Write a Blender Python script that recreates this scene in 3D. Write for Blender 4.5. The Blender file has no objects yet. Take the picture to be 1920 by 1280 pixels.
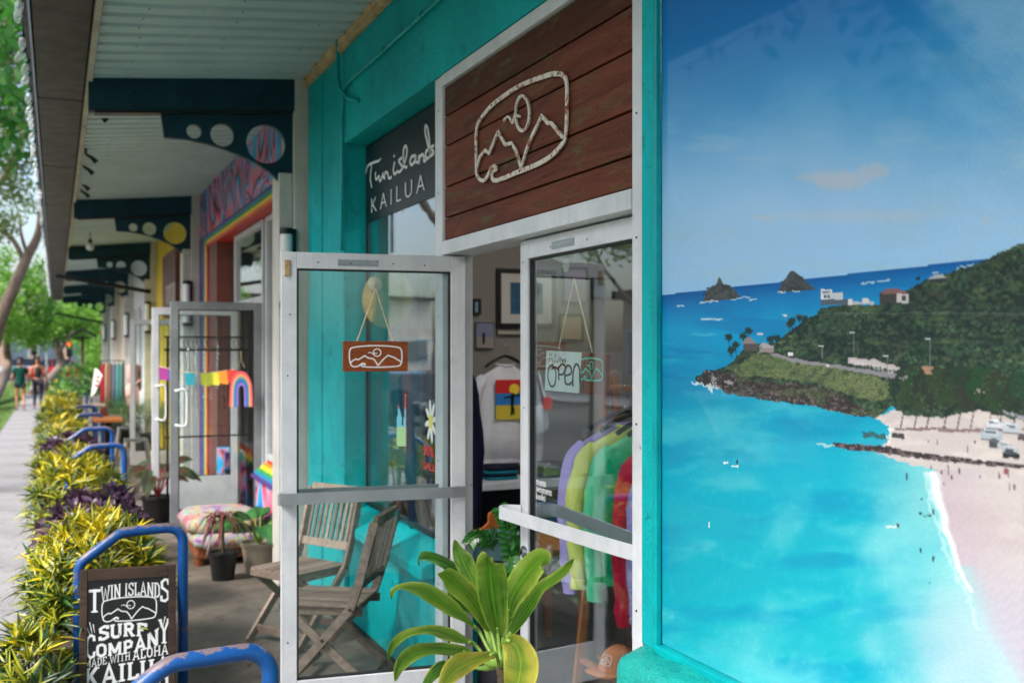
import bpy, bmesh, math, random
import numpy as np
from mathutils import Vector, Matrix, noise as mnoise
from mathutils.geometry import tessellate_polygon
random.seed(7)
S = bpy.context.scene
COL = S.collection
# ------------------------------------------------------------ camera
TH = math.atan2(855, 1900)
ST, CT = math.sin(TH), math.cos(TH)
CAM = Vector((0, 0, 1.74))
cd = bpy.data.cameras.new('camera'); cam = bpy.data.objects.new('camera', cd); COL.objects.link(cam)
cam.location = CAM; cam.rotation_euler = (math.pi/2, 0, -TH)
cd.sensor_width = 36; cd.lens = 36*1900/1920; cd.shift_y = 15/1920
cd.clip_start = 0.05; cd.clip_end = 2000
cd.dof.use_dof = True; cd.dof.focus_distance = 3.3; cd.dof.aperture_fstop = 3.0
S.camera = cam
# ------------------------------------------------------------ world, sun, exposure
W = bpy.data.worlds.new('World'); S.world = W; W.use_nodes = True
nt = W.node_tree; nt.nodes.clear()
sky = nt.nodes.new('ShaderNodeTexSky'); sky.sky_type = 'NISHITA'; sky.sun_disc = False
SUN_EL, SUN_AZ = math.radians(47), math.radians(-108)     # azimuth measured from +y towards +x
sky.sun_elevation = SUN_EL; sky.sun_rotation = SUN_AZ
sky.dust_density = 4.0; sky.ozone_density = 1.0; sky.air_density = 1.0
bg = nt.nodes.new('ShaderNodeBackground'); bg.inputs[1].default_value = 0.15
wo = nt.nodes.new('ShaderNodeOutputWorld')
nt.links.new(sky.outputs[0], bg.inputs[0]); nt.links.new(bg.outputs[0], wo.inputs[0])
sl = bpy.data.lights.new('sun', 'SUN'); sl.energy = 2.2; sl.angle = math.radians(16); sl.color = (1, .975, .94)
so = bpy.data.objects.new('sun', sl); COL.objects.link(so)
sd = Vector((math.sin(SUN_AZ)*math.cos(SUN_EL), math.cos(SUN_AZ)*math.cos(SUN_EL), math.sin(SUN_EL)))
so.rotation_euler = sd.to_track_quat('Z', 'Y').to_euler(); so.location = sd*60
S.view_settings.view_transform = 'Standard'; S.view_settings.look = 'None'
S.view_settings.gamma = 1; S.view_settings.use_curve_mapping = False
S.view_settings.exposure = 1.3
S.cycles.max_bounces = 10; S.cycles.transparent_max_bounces = 24; S.cycles.diffuse_bounces = 5

# ------------------------------------------------------------ helpers
def ray(u, v):
    t = (u-960)/1900; s = (655-v)/1900
    return Vector((ST + CT*t, CT - ST*t, s))
def atd(u, v, d): return CAM + ray(u, v)*d
def onx(u, v, x): r = ray(u, v); return CAM + r*(x/r.x)
def ony(u, v, y): r = ray(u, v); return CAM + r*(y/r.y)
def onz(u, v, z=0.0): r = ray(u, v); return CAM + r*((z-CAM.z)/r.z)
def onp(u, v, p0, n): r = ray(u, v); return CAM + r*((Vector(p0)-CAM).dot(n)/r.dot(n))
def lin(c): return c/12.92 if c <= .04045 else ((c+.055)/1.055)**2.4
def C(r, g, b): return (lin(r/255), lin(g/255), lin(b/255), 1)
def tag(o, label=None, cat=None, group=None, kind=None):
    if label: o['label'] = label
    if cat: o['category'] = cat
    if group: o['group'] = group
    if kind: o['kind'] = kind
    return o
def empty(name, loc, label=None, cat=None, group=None, rz=0):
    o = bpy.data.objects.new(name, None); COL.objects.link(o); o.location = loc; o.rotation_euler = (0, 0, rz)
    o.empty_display_size = .1
    o['_m'] = 1
    return tag(o, label, cat, group)
def link(o, parent=None, world=True):
    COL.objects.link(o)
    if parent is not None:
        o.parent = parent
        if world and parent.type == 'EMPTY':
            o.matrix_parent_inverse = Matrix.LocRotScale(parent.location, parent.rotation_euler, None).inverted()
    return o
def kids(o): return KID.get(o.name, [])
def copy_tree(o, parent=None):
    c = o.copy(); COL.objects.link(c)
    if parent is not None: c.parent = parent
    for ch in [k for k in bpy.data.objects if k.parent == o]: copy_tree(ch, c)
    return c
class MB:
    def __init__(s): s.v = []; s.f = []; s.uv = None; s.mi = []
    def add(s, vs, fs):
        n = len(s.v); s.v += [tuple(p) for p in vs]; s.f += [tuple(i+n for i in f) for f in fs]; return s
    def box(s, x0, x1, y0, y1, z0, z1):
        return s.add([(x0,y0,z0),(x1,y0,z0),(x1,y1,z0),(x0,y1,z0),(x0,y0,z1),(x1,y0,z1),(x1,y1,z1),(x0,y1,z1)],
            [(0,3,2,1),(4,5,6,7),(0,1,5,4),(1,2,6,5),(2,3,7,6),(3,0,4,7)])
    def bar(s, a, b, w, h, up=(0,0,1), w2=None, h2=None):
        a = Vector(a); b = Vector(b); d = (b-a).normalized(); up = Vector(up)
        x = d.cross(up)
        if x.length < 1e-4: x = d.cross(Vector((1,0,0)))
        x.normalize(); y = x.cross(d)
        w2 = w if w2 is None else w2; h2 = h if h2 is None else h2
        vs = []
        for p, ww, hh in ((a, w, h), (b, w2, h2)):
            for i, j in ((-1,-1),(1,-1),(1,1),(-1,1)): vs.append(p + x*(i*ww/2) + y*(j*hh/2))
        return s.add(vs, [(0,1,2,3),(7,6,5,4),(0,4,5,1),(1,5,6,2),(2,6,7,3),(3,7,4,0)])
    def tube(s, pts, r, n=8, cap=True, closed=False):
        pts = [Vector(p) for p in pts]; m = len(pts)
        rs = r if isinstance(r, (list, tuple)) else [r]*m
        vs = []; nrm = None
        for i, p in enumerate(pts):
            a = pts[(i-1) % m] if (i > 0 or closed) else p
            b = pts[(i+1) % m] if (i < m-1 or closed) else p
            d = (b-a).normalized()
            if nrm is None:
                nrm = d.cross(Vector((0,0,1)))
                if nrm.length < .05: nrm = d.cross(Vector((1,0,0)))
            nrm = (nrm - d*nrm.dot(d)).normalized(); bn = d.cross(nrm)
            for k in range(n):
                an = 2*math.pi*k/n; vs.append(p + (nrm*math.cos(an) + bn*math.sin(an))*rs[i])
        fs = []
        for i in range(m if closed else m-1):
            for k in range(n):
                k2 = (k+1) % n; j = (i+1) % m; fs.append((i*n+k, i*n+k2, j*n+k2, j*n+k))
        if cap and not closed: fs.append(tuple(range(n-1,-1,-1))); fs.append(tuple((m-1)*n+k for k in range(n)))
        return s.add(vs, fs)
    def lathe(s, prof, c=(0,0,0), n=20, sx=1, sy=1, axis=None):
        vs = []; fs = []
        M = Matrix.Identity(3) if axis is None else Vector(axis).to_track_quat('Z', 'Y').to_matrix()
        for r, z in prof:
            for k in range(n):
                a = 2*math.pi*k/n; vs.append(Vector(c) + M @ Vector((r*math.cos(a)*sx, r*math.sin(a)*sy, z)))
        for i in range(len(prof)-1):
            for k in range(n): k2 = (k+1) % n; fs.append((i*n+k, i*n+k2, (i+1)*n+k2, (i+1)*n+k))
        if prof[0][0] > 1e-4: fs.append(tuple(range(n-1,-1,-1)))
        if prof[-1][0] > 1e-4: fs.append(tuple((len(prof)-1)*n+k for k in range(n)))
        return s.add(vs, fs)
    def plate(s, loops, fr, d0, d1):
        """polygon (with holes) in a frame fr(a,b,c)->3D, extruded from c=d0 to c=d1"""
        tri = tessellate_polygon([[Vector((a, b, 0)) for a, b in lp] for lp in loops])
        flat = [p for lp in loops for p in lp]; n = len(flat)
        vs = [fr(a, b, d0) for a, b in flat] + [fr(a, b, d1) for a, b in flat]
        fs = [tuple(t) for t in tri] + [tuple(i+n for i in reversed(t)) for t in tri]
        o = 0
        for lp in loops:
            m = len(lp)
            for i in range(m): j = (i+1) % m; fs.append((o+i, o+j, o+n+j, o+n+i))
            o += m
        return s.add(vs, fs)
    def stroke(s, pts, w, fr, d0, d1, closed=False):
        m = len(pts); L = []; R = []
        for i in range(m):
            p = Vector(pts[i]); a = Vector(pts[(i-1) % m]) if (i > 0 or closed) else None
            b = Vector(pts[(i+1) % m]) if (i < m-1 or closed) else None
            d1_ = (p-a).normalized() if a is not None and (p-a).length > 1e-9 else None
            d2_ = (b-p).normalized() if b is not None and (b-p).length > 1e-9 else None
            if d1_ is None: d1_ = d2_
            if d2_ is None: d2_ = d1_
            t = (d1_+d2_)
            t = t.normalized() if t.length > 1e-6 else d1_
            nn = Vector((-t.y, t.x)); k = max(.45, nn.dot(Vector((-d1_.y, d1_.x))))
            ww = (w[i] if isinstance(w, (list, tuple)) else w)/2/k
            L.append(p+nn*ww); R.append(p-nn*ww)
        vs = []
        for i in range(m):
            vs += [fr(L[i].x, L[i].y, d0), fr(R[i].x, R[i].y, d0), fr(R[i].x, R[i].y, d1), fr(L[i].x, L[i].y, d1)]
        fs = []
        for i in range(m if closed else m-1):
            j = (i+1) % m
            for k in range(4): k2 = (k+1) % 4; fs.append((i*4+k, i*4+k2, j*4+k2, j*4+k))
        if not closed: fs += [(3,2,1,0), tuple((m-1)*4+k for k in range(4))]
        return s.add(vs, fs)
    def mesh(s, name, mat=None, smooth=False):
        me = bpy.data.meshes.new(name); me.from_pydata(s.v, [], s.f)
        if smooth is not False:
            me.polygons.foreach_set('use_smooth', [True]*len(me.polygons))
        if mat: me.materials.append(mat)
        if s.uv: 
            ul = me.uv_layers.new(name='UVMap'); li = np.empty(len(me.loops), dtype=np.int32)
            me.loops.foreach_get('vertex_index', li)
            ul.data.foreach_set('uv', np.array(s.uv, dtype=np.float32)[li].ravel())
        me.validate(); me.update(); return me
    def build(s, name, mat=None, parent=None, smooth=False, bevel=0, fix=True, label=None, cat=None, group=None, kind=None, angle=40):
        me = s.mesh(name, mat, smooth)
        if fix:
            bm = bmesh.new(); bm.from_mesh(me); bmesh.ops.recalc_face_normals(bm, faces=bm.faces); bm.to_mesh(me); bm.free()
        if smooth == 'auto': me.set_sharp_from_angle(angle=math.radians(angle))
        o = bpy.data.objects.new(name, me); link(o, parent)
        if bevel:
            b = o.modifiers.new('bevel', 'BEVEL'); b.width = bevel; b.segments = 2; b.limit_method = 'ANGLE'
        return tag(o, label, cat, group, kind)
def inst(name, me, parent, M=None):
    o = bpy.data.objects.new(name, me); COL.objects.link(o)
    if M is not None: o.matrix_basis = M
    if parent is not None:
        o.parent = parent
        if parent.type == 'EMPTY':
            o.matrix_parent_inverse = Matrix.LocRotScale(parent.location, parent.rotation_euler, None).inverted()
    return o
def smooth2(pts, n=5, closed=False):
    P = [Vector(p) for p in pts]; m = len(P); out = []
    for i in range(m if closed else m-1):
        p0 = P[(i-1) % m] if (i > 0 or closed) else P[i]; p1 = P[i]; p2 = P[(i+1) % m]
        p3 = P[(i+2) % m] if (i < m-2 or closed) else p2
        for k in range(n):
            t = k/n; out.append(.5*((2*p1)+(p2-p0)*t+(2*p0-5*p1+4*p2-p3)*t*t+(3*p1-p0-3*p2+p3)*t**3))
    if not closed: out.append(P[-1])
    return out
def circ(cx, cy, r, n=24, ry=None): return [(cx+r*math.cos(2*math.pi*k/n), cy+(ry or r)*math.sin(2*math.pi*k/n)) for k in range(n)]

# ------------------------------------------------------------ materials
class NT:
    def __init__(s, m): s.t = m.node_tree; s.n = s.t.nodes; s.l = s.t.links
    def new(s, ty, **k):
        nd = s.n.new(ty)
        for a, b in k.items():
            if a.startswith('i_'):
                key = a[2:]; key = int(key) if key.isdigit() else key.replace('_', ' ')
                nd.inputs[key].default_value = b
            else: setattr(nd, a, b)
        return nd
    def ln(s, a, b): s.l.new(a, b)
    def mix(s, fac, a, b, bt='MIX'):
        m = s.new('ShaderNodeMix', data_type='RGBA', blend_type=bt)
        for sock, val in ((0, fac), (6, a), (7, b)):
            if isinstance(val, (int, float, tuple, list)): m.inputs[sock].default_value = val
            else: s.ln(val, m.inputs[sock])
        return m.outputs[2]
    def noise(s, sc, det=4, rough=.6, dist=0, vec=None, scale3=None):
        n = s.new('ShaderNodeTexNoise'); n.inputs['Scale'].default_value = sc; n.inputs['Detail'].default_value = det
        n.inputs['Roughness'].default_value = rough; n.inputs['Distortion'].default_value = dist
        v = vec or s.coord(scale3); s.ln(v, n.inputs['Vector']); return n.outputs[0]
    def coord(s, scale3=None, kind='Object'):
        tc = s.new('ShaderNodeTexCoord'); o = tc.outputs[kind]
        if scale3:
            mp = s.new('ShaderNodeMapping'); mp.inputs['Scale'].default_value = scale3; s.ln(o, mp.inputs[0]); o = mp.outputs[0]
        return o
    def ramp(s, fac, stops, interp='LINEAR'):
        r = s.new('ShaderNodeValToRGB'); cr = r.color_ramp; cr.interpolation = interp
        while len(cr.elements) < len(stops): cr.elements.new(.5)
        for e, (p, c) in zip(cr.elements, stops):
            e.position = p; e.color = c if isinstance(c, (tuple, list)) else (c, c, c, 1)
        s.ln(fac, r.inputs[0]); return r.outputs[0]
def newmat(name):
    m = bpy.data.materials.new(name); m.use_nodes = True; n = NT(m); b = n.n['Principled BSDF']; return m, n, b
def dirty(name, col, col2=None, sc=3, rough=.6, bump=.0, bsc=60, metal=0, wear=None, wsc=8, wlim=(.6,.66), rvar=.15, coat=0, scale3=None, spec=.5, streak=0):
    m, n, b = newmat(name)
    col2 = col2 or tuple(c*.72 for c in col[:3])+(1,)
    base = n.mix(n.ramp(n.noise(sc, 5, .65, .3, scale3=scale3), [(.32, 0), (.68, 1)]), col, col2)
    if streak:
        st = n.ramp(n.noise(4, 4, .6, 0, scale3=(9, 9, .5)), [(.5, 0), (.78, 1)])
        m2 = n.new('ShaderNodeMath', operation='MULTIPLY'); n.ln(st, m2.inputs[0]); m2.inputs[1].default_value = streak
        base = n.mix(m2.outputs[0], base, tuple(c*.45 for c in col[:3])+(1,))
    if wear:
        base = n.mix(n.ramp(n.noise(wsc, 8, .72, .2), [(wlim[0], 0), (wlim[1], 1)]), base, wear)
    n.ln(base, b.inputs['Base Color'])
    r = n.noise(sc*4, 4, .6)
    mr = n.new('ShaderNodeMapRange'); n.ln(r, mr.inputs[0]); mr.inputs[3].default_value = max(.03, rough-rvar); mr.inputs[4].default_value = min(1, rough+rvar)
    n.ln(mr.outputs[0], b.inputs['Roughness'])
    b.inputs['Metallic'].default_value = metal; b.inputs['Specular IOR Level'].default_value = spec
    if coat: b.inputs['Coat Weight'].default_value = coat; b.inputs['Coat Roughness'].default_value = .08
    if bump:
        bp = n.new('ShaderNodeBump'); bp.inputs['Strength'].default_value = 1; bp.inputs['Distance'].default_value = bump
        n.ln(n.noise(bsc, 6, .65), bp.inputs['Height']); n.ln(bp.outputs[0], b.inputs['Normal'])
    return m
def wood(name, c1, c2, axis='x', sc=1, rough=.6, green=None, knots=False, bump=.001):
    m, n, b = newmat(name)
    st = {'x': (1.5, 18, 18), 'y': (18, 1.5, 18), 'z': (18, 18, 1.5)}[axis]; st = tuple(s*sc for s in st)
    oi = n.new('ShaderNodeObjectInfo'); ad = n.new('ShaderNodeVectorMath', operation='ADD')
    sc_ = n.new('ShaderNodeVectorMath', operation='SCALE'); sc_.inputs[3].default_value = 9
    cmb = n.new('ShaderNodeCombineXYZ'); [n.ln(oi.outputs['Random'], cmb.inputs[i]) for i in range(3)]
    n.ln(cmb.outputs[0], sc_.inputs[0]); n.ln(n.coord(st), ad.inputs[0]); n.ln(sc_.outputs[0], ad.inputs[1])
    g = n.noise(1.2, 8, .7, 1.2, vec=ad.outputs[0])
    base = n.mix(n.ramp(g, [(.25, 0), (.75, 1)]), c1, c2)
    hv = n.new('ShaderNodeHueSaturation'); mr = n.new('ShaderNodeMapRange'); n.ln(oi.outputs['Random'], mr.inputs[0]); mr.inputs[3].default_value = .65; mr.inputs[4].default_value = 1.3
    n.ln(mr.outputs[0], hv.inputs['Value']); n.ln(base, hv.inputs['Color']); base = hv.outputs[0]
    if knots:
        mp = n.coord((1, 4, 9)); vo = n.new('ShaderNodeTexVoronoi'); vo.inputs['Scale'].default_value = 1.1; n.ln(mp, vo.inputs['Vector'])
        base = n.mix(n.ramp(vo.outputs['Distance'], [(.03, 1), (.13, 0)]), base, tuple(c*.25 for c in c1[:3])+(1,))
    if green:
        base = n.mix(n.ramp(n.noise(1.6, 12, .85, .5, scale3=(1, 2.2, 12)), [(.53, 0), (.66, .8)]), base, green)
    n.ln(base, b.inputs['Base Color']); b.inputs['Roughness'].default_value = rough; b.inputs['Specular IOR Level'].default_value = .22
    bp = n.new('ShaderNodeBump'); bp.inputs['Distance'].default_value = bump; n.ln(g, bp.inputs['Height']); n.ln(bp.outputs[0], b.inputs['Normal'])
    return m
def plain(name, col, rough=.5, metal=0, emit=0, spec=.5, trans=0, alpha=1):
    m, n, b = newmat(name); b.inputs['Base Color'].default_value = col; b.inputs['Roughness'].default_value = rough
    b.inputs['Metallic'].default_value = metal; b.inputs['Specular IOR Level'].default_value = spec
    if emit: b.inputs['Emission Color'].default_value = col; b.inputs['Emission Strength'].default_value = emit
    if trans: b.inputs['Transmission Weight'].default_value = trans
    if alpha < 1: b.inputs['Alpha'].default_value = alpha
    return m
def glassmat(name, tint=(.93,.97,.96,1), f0=.045, mult=1.0):
    m = bpy.data.materials.new(name); m.use_nodes = True; n = NT(m); n.n.clear()
    lw = n.new('ShaderNodeLayerWeight'); lw.inputs[0].default_value = .5
    pw = n.new('ShaderNodeMath', operation='POWER'); n.ln(lw.outputs['Facing'], pw.inputs[0]); pw.inputs[1].default_value = 4.2
    ma = n.new('ShaderNodeMath', operation='MULTIPLY_ADD'); n.ln(pw.outputs[0], ma.inputs[0]); ma.inputs[1].default_value = .95*mult; ma.inputs[2].default_value = f0
    ma.use_clamp = True
    tr = n.new('ShaderNodeBsdfTransparent'); tr.inputs[0].default_value = tint
    gl = n.new('ShaderNodeBsdfGlossy'); gl.inputs['Roughness'].default_value = .01; gl.inputs[0].default_value = (.95,.97,1,1)
    bp = n.new('ShaderNodeBump'); bp.inputs['Distance'].default_value = .0006; n.ln(n.noise(2.5, 2, .5), bp.inputs['Height']); n.ln(bp.outputs[0], gl.inputs['Normal'])
    mx = n.new('ShaderNodeMixShader'); n.ln(ma.outputs[0], mx.inputs[0]); n.ln(tr.outputs[0], mx.inputs[1]); n.ln(gl.outputs[0], mx.inputs[2])
    out = n.new('ShaderNodeOutputMaterial'); n.ln(mx.outputs[0], out.inputs[0]); return m
def leafmat(name, c_mid, c_edge, c_alt=None, rough=.4, trans=.25, veins=0, altlim=(.5,.6), useattr=True, sheen=.5):
    """leaf colours run across the leaf by UV; u 0..1 across, v 0..1 along"""
    m = bpy.data.materials.new(name); m.use_nodes = True; n = NT(m); b = n.n['Principled BSDF']; out = n.n['Material Output']
    uv = n.new('ShaderNodeUVMap'); sx = n.new('ShaderNodeSeparateXYZ'); n.ln(uv.outputs[0], sx.inputs[0])
    a = n.new('ShaderNodeMath', operation='SUBTRACT'); n.ln(sx.outputs[0], a.inputs[0]); a.inputs[1].default_value = .5
    ab = n.new('ShaderNodeMath', operation='ABSOLUTE'); n.ln(a.outputs[0], ab.inputs[0])
    ns = n.noise(9, 4, .6); ad = n.new('ShaderNodeMath', operation='MULTIPLY_ADD'); n.ln(ns, ad.inputs[0]); ad.inputs[1].default_value = .5; n.ln(ab.outputs[0], ad.inputs[2])
    base = n.mix(n.ramp(ad.outputs[0], [(.36, 0), (.62, 1)]), c_mid, c_edge)
    if veins:
        tp = n.new('ShaderNodeMath', operation='MULTIPLY_ADD'); n.ln(ns, tp.inputs[0]); tp.inputs[1].default_value = .12; n.ln(sx.outputs[1], tp.inputs[2]); base = n.mix(n.ramp(tp.outputs[0], [(1.0, 0), (1.04, 1)]), base, C(150,104,50))
    if c_alt: base = n.mix(n.ramp(n.noise(3.3, 5, .6, .5), [(altlim[0], 0), (altlim[1], 1)]), base, c_alt)
    if veins:
        mps = n.new('ShaderNodeMapping'); mps.inputs['Scale'].default_value = (26, 1.3, 1); n.ln(uv.outputs[0], mps.inputs[0])
        sn = n.noise(1, 5, .65, .3, vec=mps.outputs[0]); base = n.mix(n.ramp(sn, [(.45, 0), (.7, .75)]), base, c_edge); base = n.mix(n.ramp(sn, [(.28, .8), (.42, 0)]), base, c_alt or c_mid)
        base = n.mix(n.ramp(ad.outputs[0], [(.66, 0), (.74, .85)]), base, tuple(min(1, c*1.5) for c in c_edge[:3])+(1,))
        wv = n.new('ShaderNodeTexWave', bands_direction='X'); wv.inputs['Scale'].default_value = veins; wv.inputs['Distortion'].default_value = 1.5; wv.inputs['Detail'].default_value = 2
        mp = n.new('ShaderNodeMapping'); mp.inputs['Scale'].default_value = (1, .12, 1); n.ln(uv.outputs[0], mp.inputs[0]); n.ln(mp.outputs[0], wv.inputs[0])
        dk = n.mix(1.0, base, (.42, .6, .34, 1), 'MULTIPLY'); base = n.mix(n.ramp(wv.outputs[0], [(.35, 0), (.9, .7)]), base, dk)
        rb = n.ramp(ab.outputs[0], [(.006, .8), (.02, 0)]); base = n.mix(rb, base, tuple(min(1, c*1.5) for c in c_mid[:3])+(1,))
        bp = n.new('ShaderNodeBump'); bp.inputs['Distance'].default_value = .002; n.ln(wv.outputs[0], bp.inputs['Height']); n.ln(bp.outputs[0], b.inputs['Normal'])
    n.ln(base, b.inputs['Base Color']); b.inputs['Roughness'].default_value = rough; b.inputs['Specular IOR Level'].default_value = sheen
    tl = n.new('ShaderNodeBsdfTranslucent'); n.ln(base, tl.inputs[0]); mx = n.new('ShaderNodeMixShader'); mx.inputs[0].default_value = trans
    n.ln(b.outputs[0], mx.inputs[1]); n.ln(tl.outputs[0], mx.inputs[2]); n.ln(mx.outputs[0], out.inputs[0]); return m

M = {}
M['teal'] = dirty('teal_stucco', C(0,178,184), C(0,152,160), sc=1.6, rough=.55, bump=.005, bsc=42, wear=C(6,92,100), wsc=9, wlim=(.58,.74), streak=.34, spec=.2)
M['teal_hi'] = dirty('teal_gloss_trim', C(0,172,176), C(0,140,148), spec=.3, sc=4, rough=.35, bump=.0015, bsc=25, wear=C(25,70,70), wsc=9, wlim=(.64,.74), streak=.3)
M['stucco_white'] = dirty('pale_stucco', C(205,202,196), C(178,174,168), sc=2, rough=.85, bump=.004, bsc=45, wear=C(120,115,110), wsc=4, wlim=(.66,.8), streak=.3)
M['alu_white'] = dirty('worn_white_paint', C(212,216,222), C(190,195,202), sc=5, rough=.42, bump=.0006, bsc=60, wear=C(105,105,108), wsc=16, wlim=(.67,.72), streak=.18)
M['alu_grey'] = dirty('grey_aluminium', C(158,164,170), C(132,138,144), sc=4, rough=.35, metal=.35, wear=C(90,92,95), wsc=14, wlim=(.7,.75))
M['alu_trim'] = dirty('brushed_trim', C(175,180,186), C(140,146,152), sc=6, rough=.32, metal=.6, scale3=(1,1,12))
M['gasket'] = plain('black_gasket', C(25,27,30), .6)
M['navy'] = dirty('dark_teal_paint', C(10,60,76), C(6,46,60), spec=.3, sc=4, rough=.5, bump=.0008, bsc=30)
M['corr'] = dirty('corrugated_paint', C(186,204,208), C(164,184,190), sc=1.3, rough=.55, bump=.001, bsc=20, wear=C(110,135,132), wsc=3, wlim=(.66,.8))
M['gutter'] = dirty('brown_gutter', C(38,28,24), C(26,19,17), sc=2, rough=.45, metal=.1, spec=.3, wear=C(120,110,104), wsc=7, wlim=(.7,.76), scale3=(1,.5,1))
M['fascia'] = dirty('fascia_paint', C(190,180,168), C(150,138,126), sc=4, rough=.7, bump=.001, wear=C(60,45,38), wsc=12, wlim=(.62,.68))
M['lip'] = plain('pale_drip_edge', C(150,160,190), .35, .5)
M['foam'] = dirty('mortar_foam', C(205,180,140), C(160,125,90), sc=12, rough=.95, bump=.008, bsc=50)
M['conc'] = dirty('worn_concrete_floor', C(122,112,102), C(84,77,71), sc=2.2, rough=.6, bump=.0015, bsc=30, wear=C(66,58,52), wsc=3, wlim=(.56,.72), rvar=.2)
M['walk'] = dirty('sidewalk_concrete', C(146,146,148), C(122,121,124), sc=1.2, rough=.85, bump=.0015, bsc=80, wear=C(115,104,98), wsc=6, wlim=(.62,.74))
M['asphalt'] = dirty('asphalt', C(72,72,74), C(56,56,58), sc=.8, rough=.9, bump=.003, bsc=120)
M['soil'] = dirty('soil', C(66,48,36), C(40,30,24), sc=9, rough=1, bump=.01, bsc=30)
M['blue'] = dirty('chipped_blue_paint', C(18,84,156), C(12,70,138), sc=4, rough=.38, bump=.0006, bsc=40, wear=C(104,92,98), wsc=11, wlim=(.58,.60), rvar=.1)
def chip_top():
    m = M['blue']; n = NT(m); b = n.n['Principled BSDF']; src = b.inputs['Base Color'].links[0].from_socket
    g = n.new('ShaderNodeNewGeometry'); s = n.new('ShaderNodeSeparateXYZ'); n.ln(g.outputs['Normal'], s.inputs[0])
    mu = n.new('ShaderNodeMath', operation='MULTIPLY_ADD'); n.ln(s.outputs[2], mu.inputs[0]); mu.inputs[1].default_value = .28; n.ln(n.noise(14, 6, .7), mu.inputs[2])
    n.ln(n.mix(n.ramp(mu.outputs[0], [(.655, 0), (.69, 1)]), src, C(118,104,110)), b.inputs['Base Color'])
chip_top()
M['sign_wood'] = wood('red_stained_planks', C(116,60,40), C(50,22,16), 'y', .8, .6, green=C(80,104,64), knots=True)
M['sign_edge'] = plain('plank_gap', C(22,12,10), .9)
M['rust_white'] = dirty('rusty_white_steel', C(222,216,208), C(198,190,182), sc=12, rough=.55, wear=C(150,84,42), wsc=30, wlim=(.53,.58))
M['black_panel'] = plain('black_vinyl', C(16,20,32), .35)
M['white_vinyl'] = plain('white_vinyl', C(228,230,232), .5)
M['black_paint'] = plain('black_paint', C(14,14,16), .4)
M['teak'] = wood('weathered_teak', C(168,152,138), C(116,100,90), 'x', 1.2, .75)
M['teak_dark'] = wood('weathered_dark_teak', C(132,118,108), C(80,70,66), 'x', 1.2, .75)
M['ply'] = wood('varnished_board', C(138,72,34), C(92,44,20), 'x', 1.5, .45)
M['board_frame'] = wood('dark_board_frame', C(88,70,60), C(44,36,34), 'x', 1.3, .7)
M['glass'] = glassmat('window_glass')
M['glass_win'] = glassmat('reflective_window_glass', (.86,.92,.92,1), .085)
M['glass_dark'] = glassmat('tinted_glass', (.75,.8,.82,1), .06)
M['steel'] = plain('bright_steel', C(185,188,192), .25, 1)
M['dark_steel'] = plain('dark_steel', C(40,42,46), .4, .7)
M['black_metal'] = plain('black_metal', C(18,18,20), .4, .3)
M['opal'] = plain('opal_lamp_tube', C(222,226,230), .35)
M['bulb'] = plain('frosted_bulb', C(225,230,238), .1, 0, 0, .6, 0, .24)
M['socket'] = plain('green_socket', C(10,70,60), .4)
M['int_wall'] = dirty('interior_wall', C(140,134,128), C(122,116,110), sc=1, rough=.9)
M['int_dark'] = dirty('dark_interior', C(48,50,58), C(34,36,42), sc=1, rough=.9)
M['int_floor'] = dirty('interior_floor', C(76,72,70), C(58,54,52), sc=2, rough=.4)
M['oak'] = wood('oiled_oak', C(176,112,62), C(140,82,42), 'z', 1, .5)
M['pot_black'] = plain('black_plastic_pot', C(18,18,20), .45)
M['pot_beige'] = dirty('beige_pot', C(176,166,146), C(150,140,122), sc=5, rough=.7)
M['pot_blue'] = dirty('pale_blue_pot', C(120,158,168), C(100,140,150), sc=5, rough=.6)
M['pot_grey'] = dirty('grey_ribbed_pot', C(108,104,108), C(90,86,90), sc=5, rough=.7)
M['alu_mid'] = dirty('pale_aluminium', C(188,192,198), C(165,170,176), sc=4, rough=.38, metal=.15)
def fabric(name, col, sc=30):
    return dirty(name, col, tuple(c*.82 for c in col[:3])+(1,), sc=6, rough=.92, bump=.0025, bsc=9, spec=.15)
# ------------------------------------------------------------ setting
def struct(name, mb, mat, **k): return mb.build(name, mat, None, kind='structure', **k)
struct('ground', MB().box(-400, 400, -60, 500, -1.2, -.30), M['soil'])
struct('road', MB().box(-13.5, -3.7, -40, 300, -.6, -.26), M['asphalt'])
struct('cross_road', MB().box(-200, 200, 66, 78, -.6, -.256), M['asphalt'])
struct('far_pavement', MB().box(-17, -13.5, -40, 66, -.5, -.13), M['walk'], bevel=.02)
struct('kerb', MB().box(-3.7, -3.52, -40, 66, -.5, -.13), M['walk'], bevel=.02)
_sw = empty('sidewalk', (0, 0, -.12)); tag(_sw, kind='structure')
_slab = MB().box(-1.15, -.1, 0, 1.62, -.4, -.12).build('slab', M['walk'], _sw, bevel=.008)
_slab.location = (0, -5, 0)
for i in range(1, 42):
    o = inst('slab', _slab.data, _sw); o.location = (0, -5+1.64*i, 0)
    b = o.modifiers.new('bevel', 'BEVEL'); b.width = .008; b.segments = 1
struct('sidewalk_bed', MB().box(-1.16, -.09, -6, 66, -.5, -.14), M['asphalt'])
struct('cross_path', MB().box(-3.52, -1.17, 20.6, 22.4, -.4, -.124), M['walk'])
struct('arcade_floor', MB().box(.55, 1.72, -6, 42, -.4, 0), M['conc'], bevel=.01)
struct('planter_soil', MB().box(-.1, .55, -6, 42, -.4, -.10), M['soil'])
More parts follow.
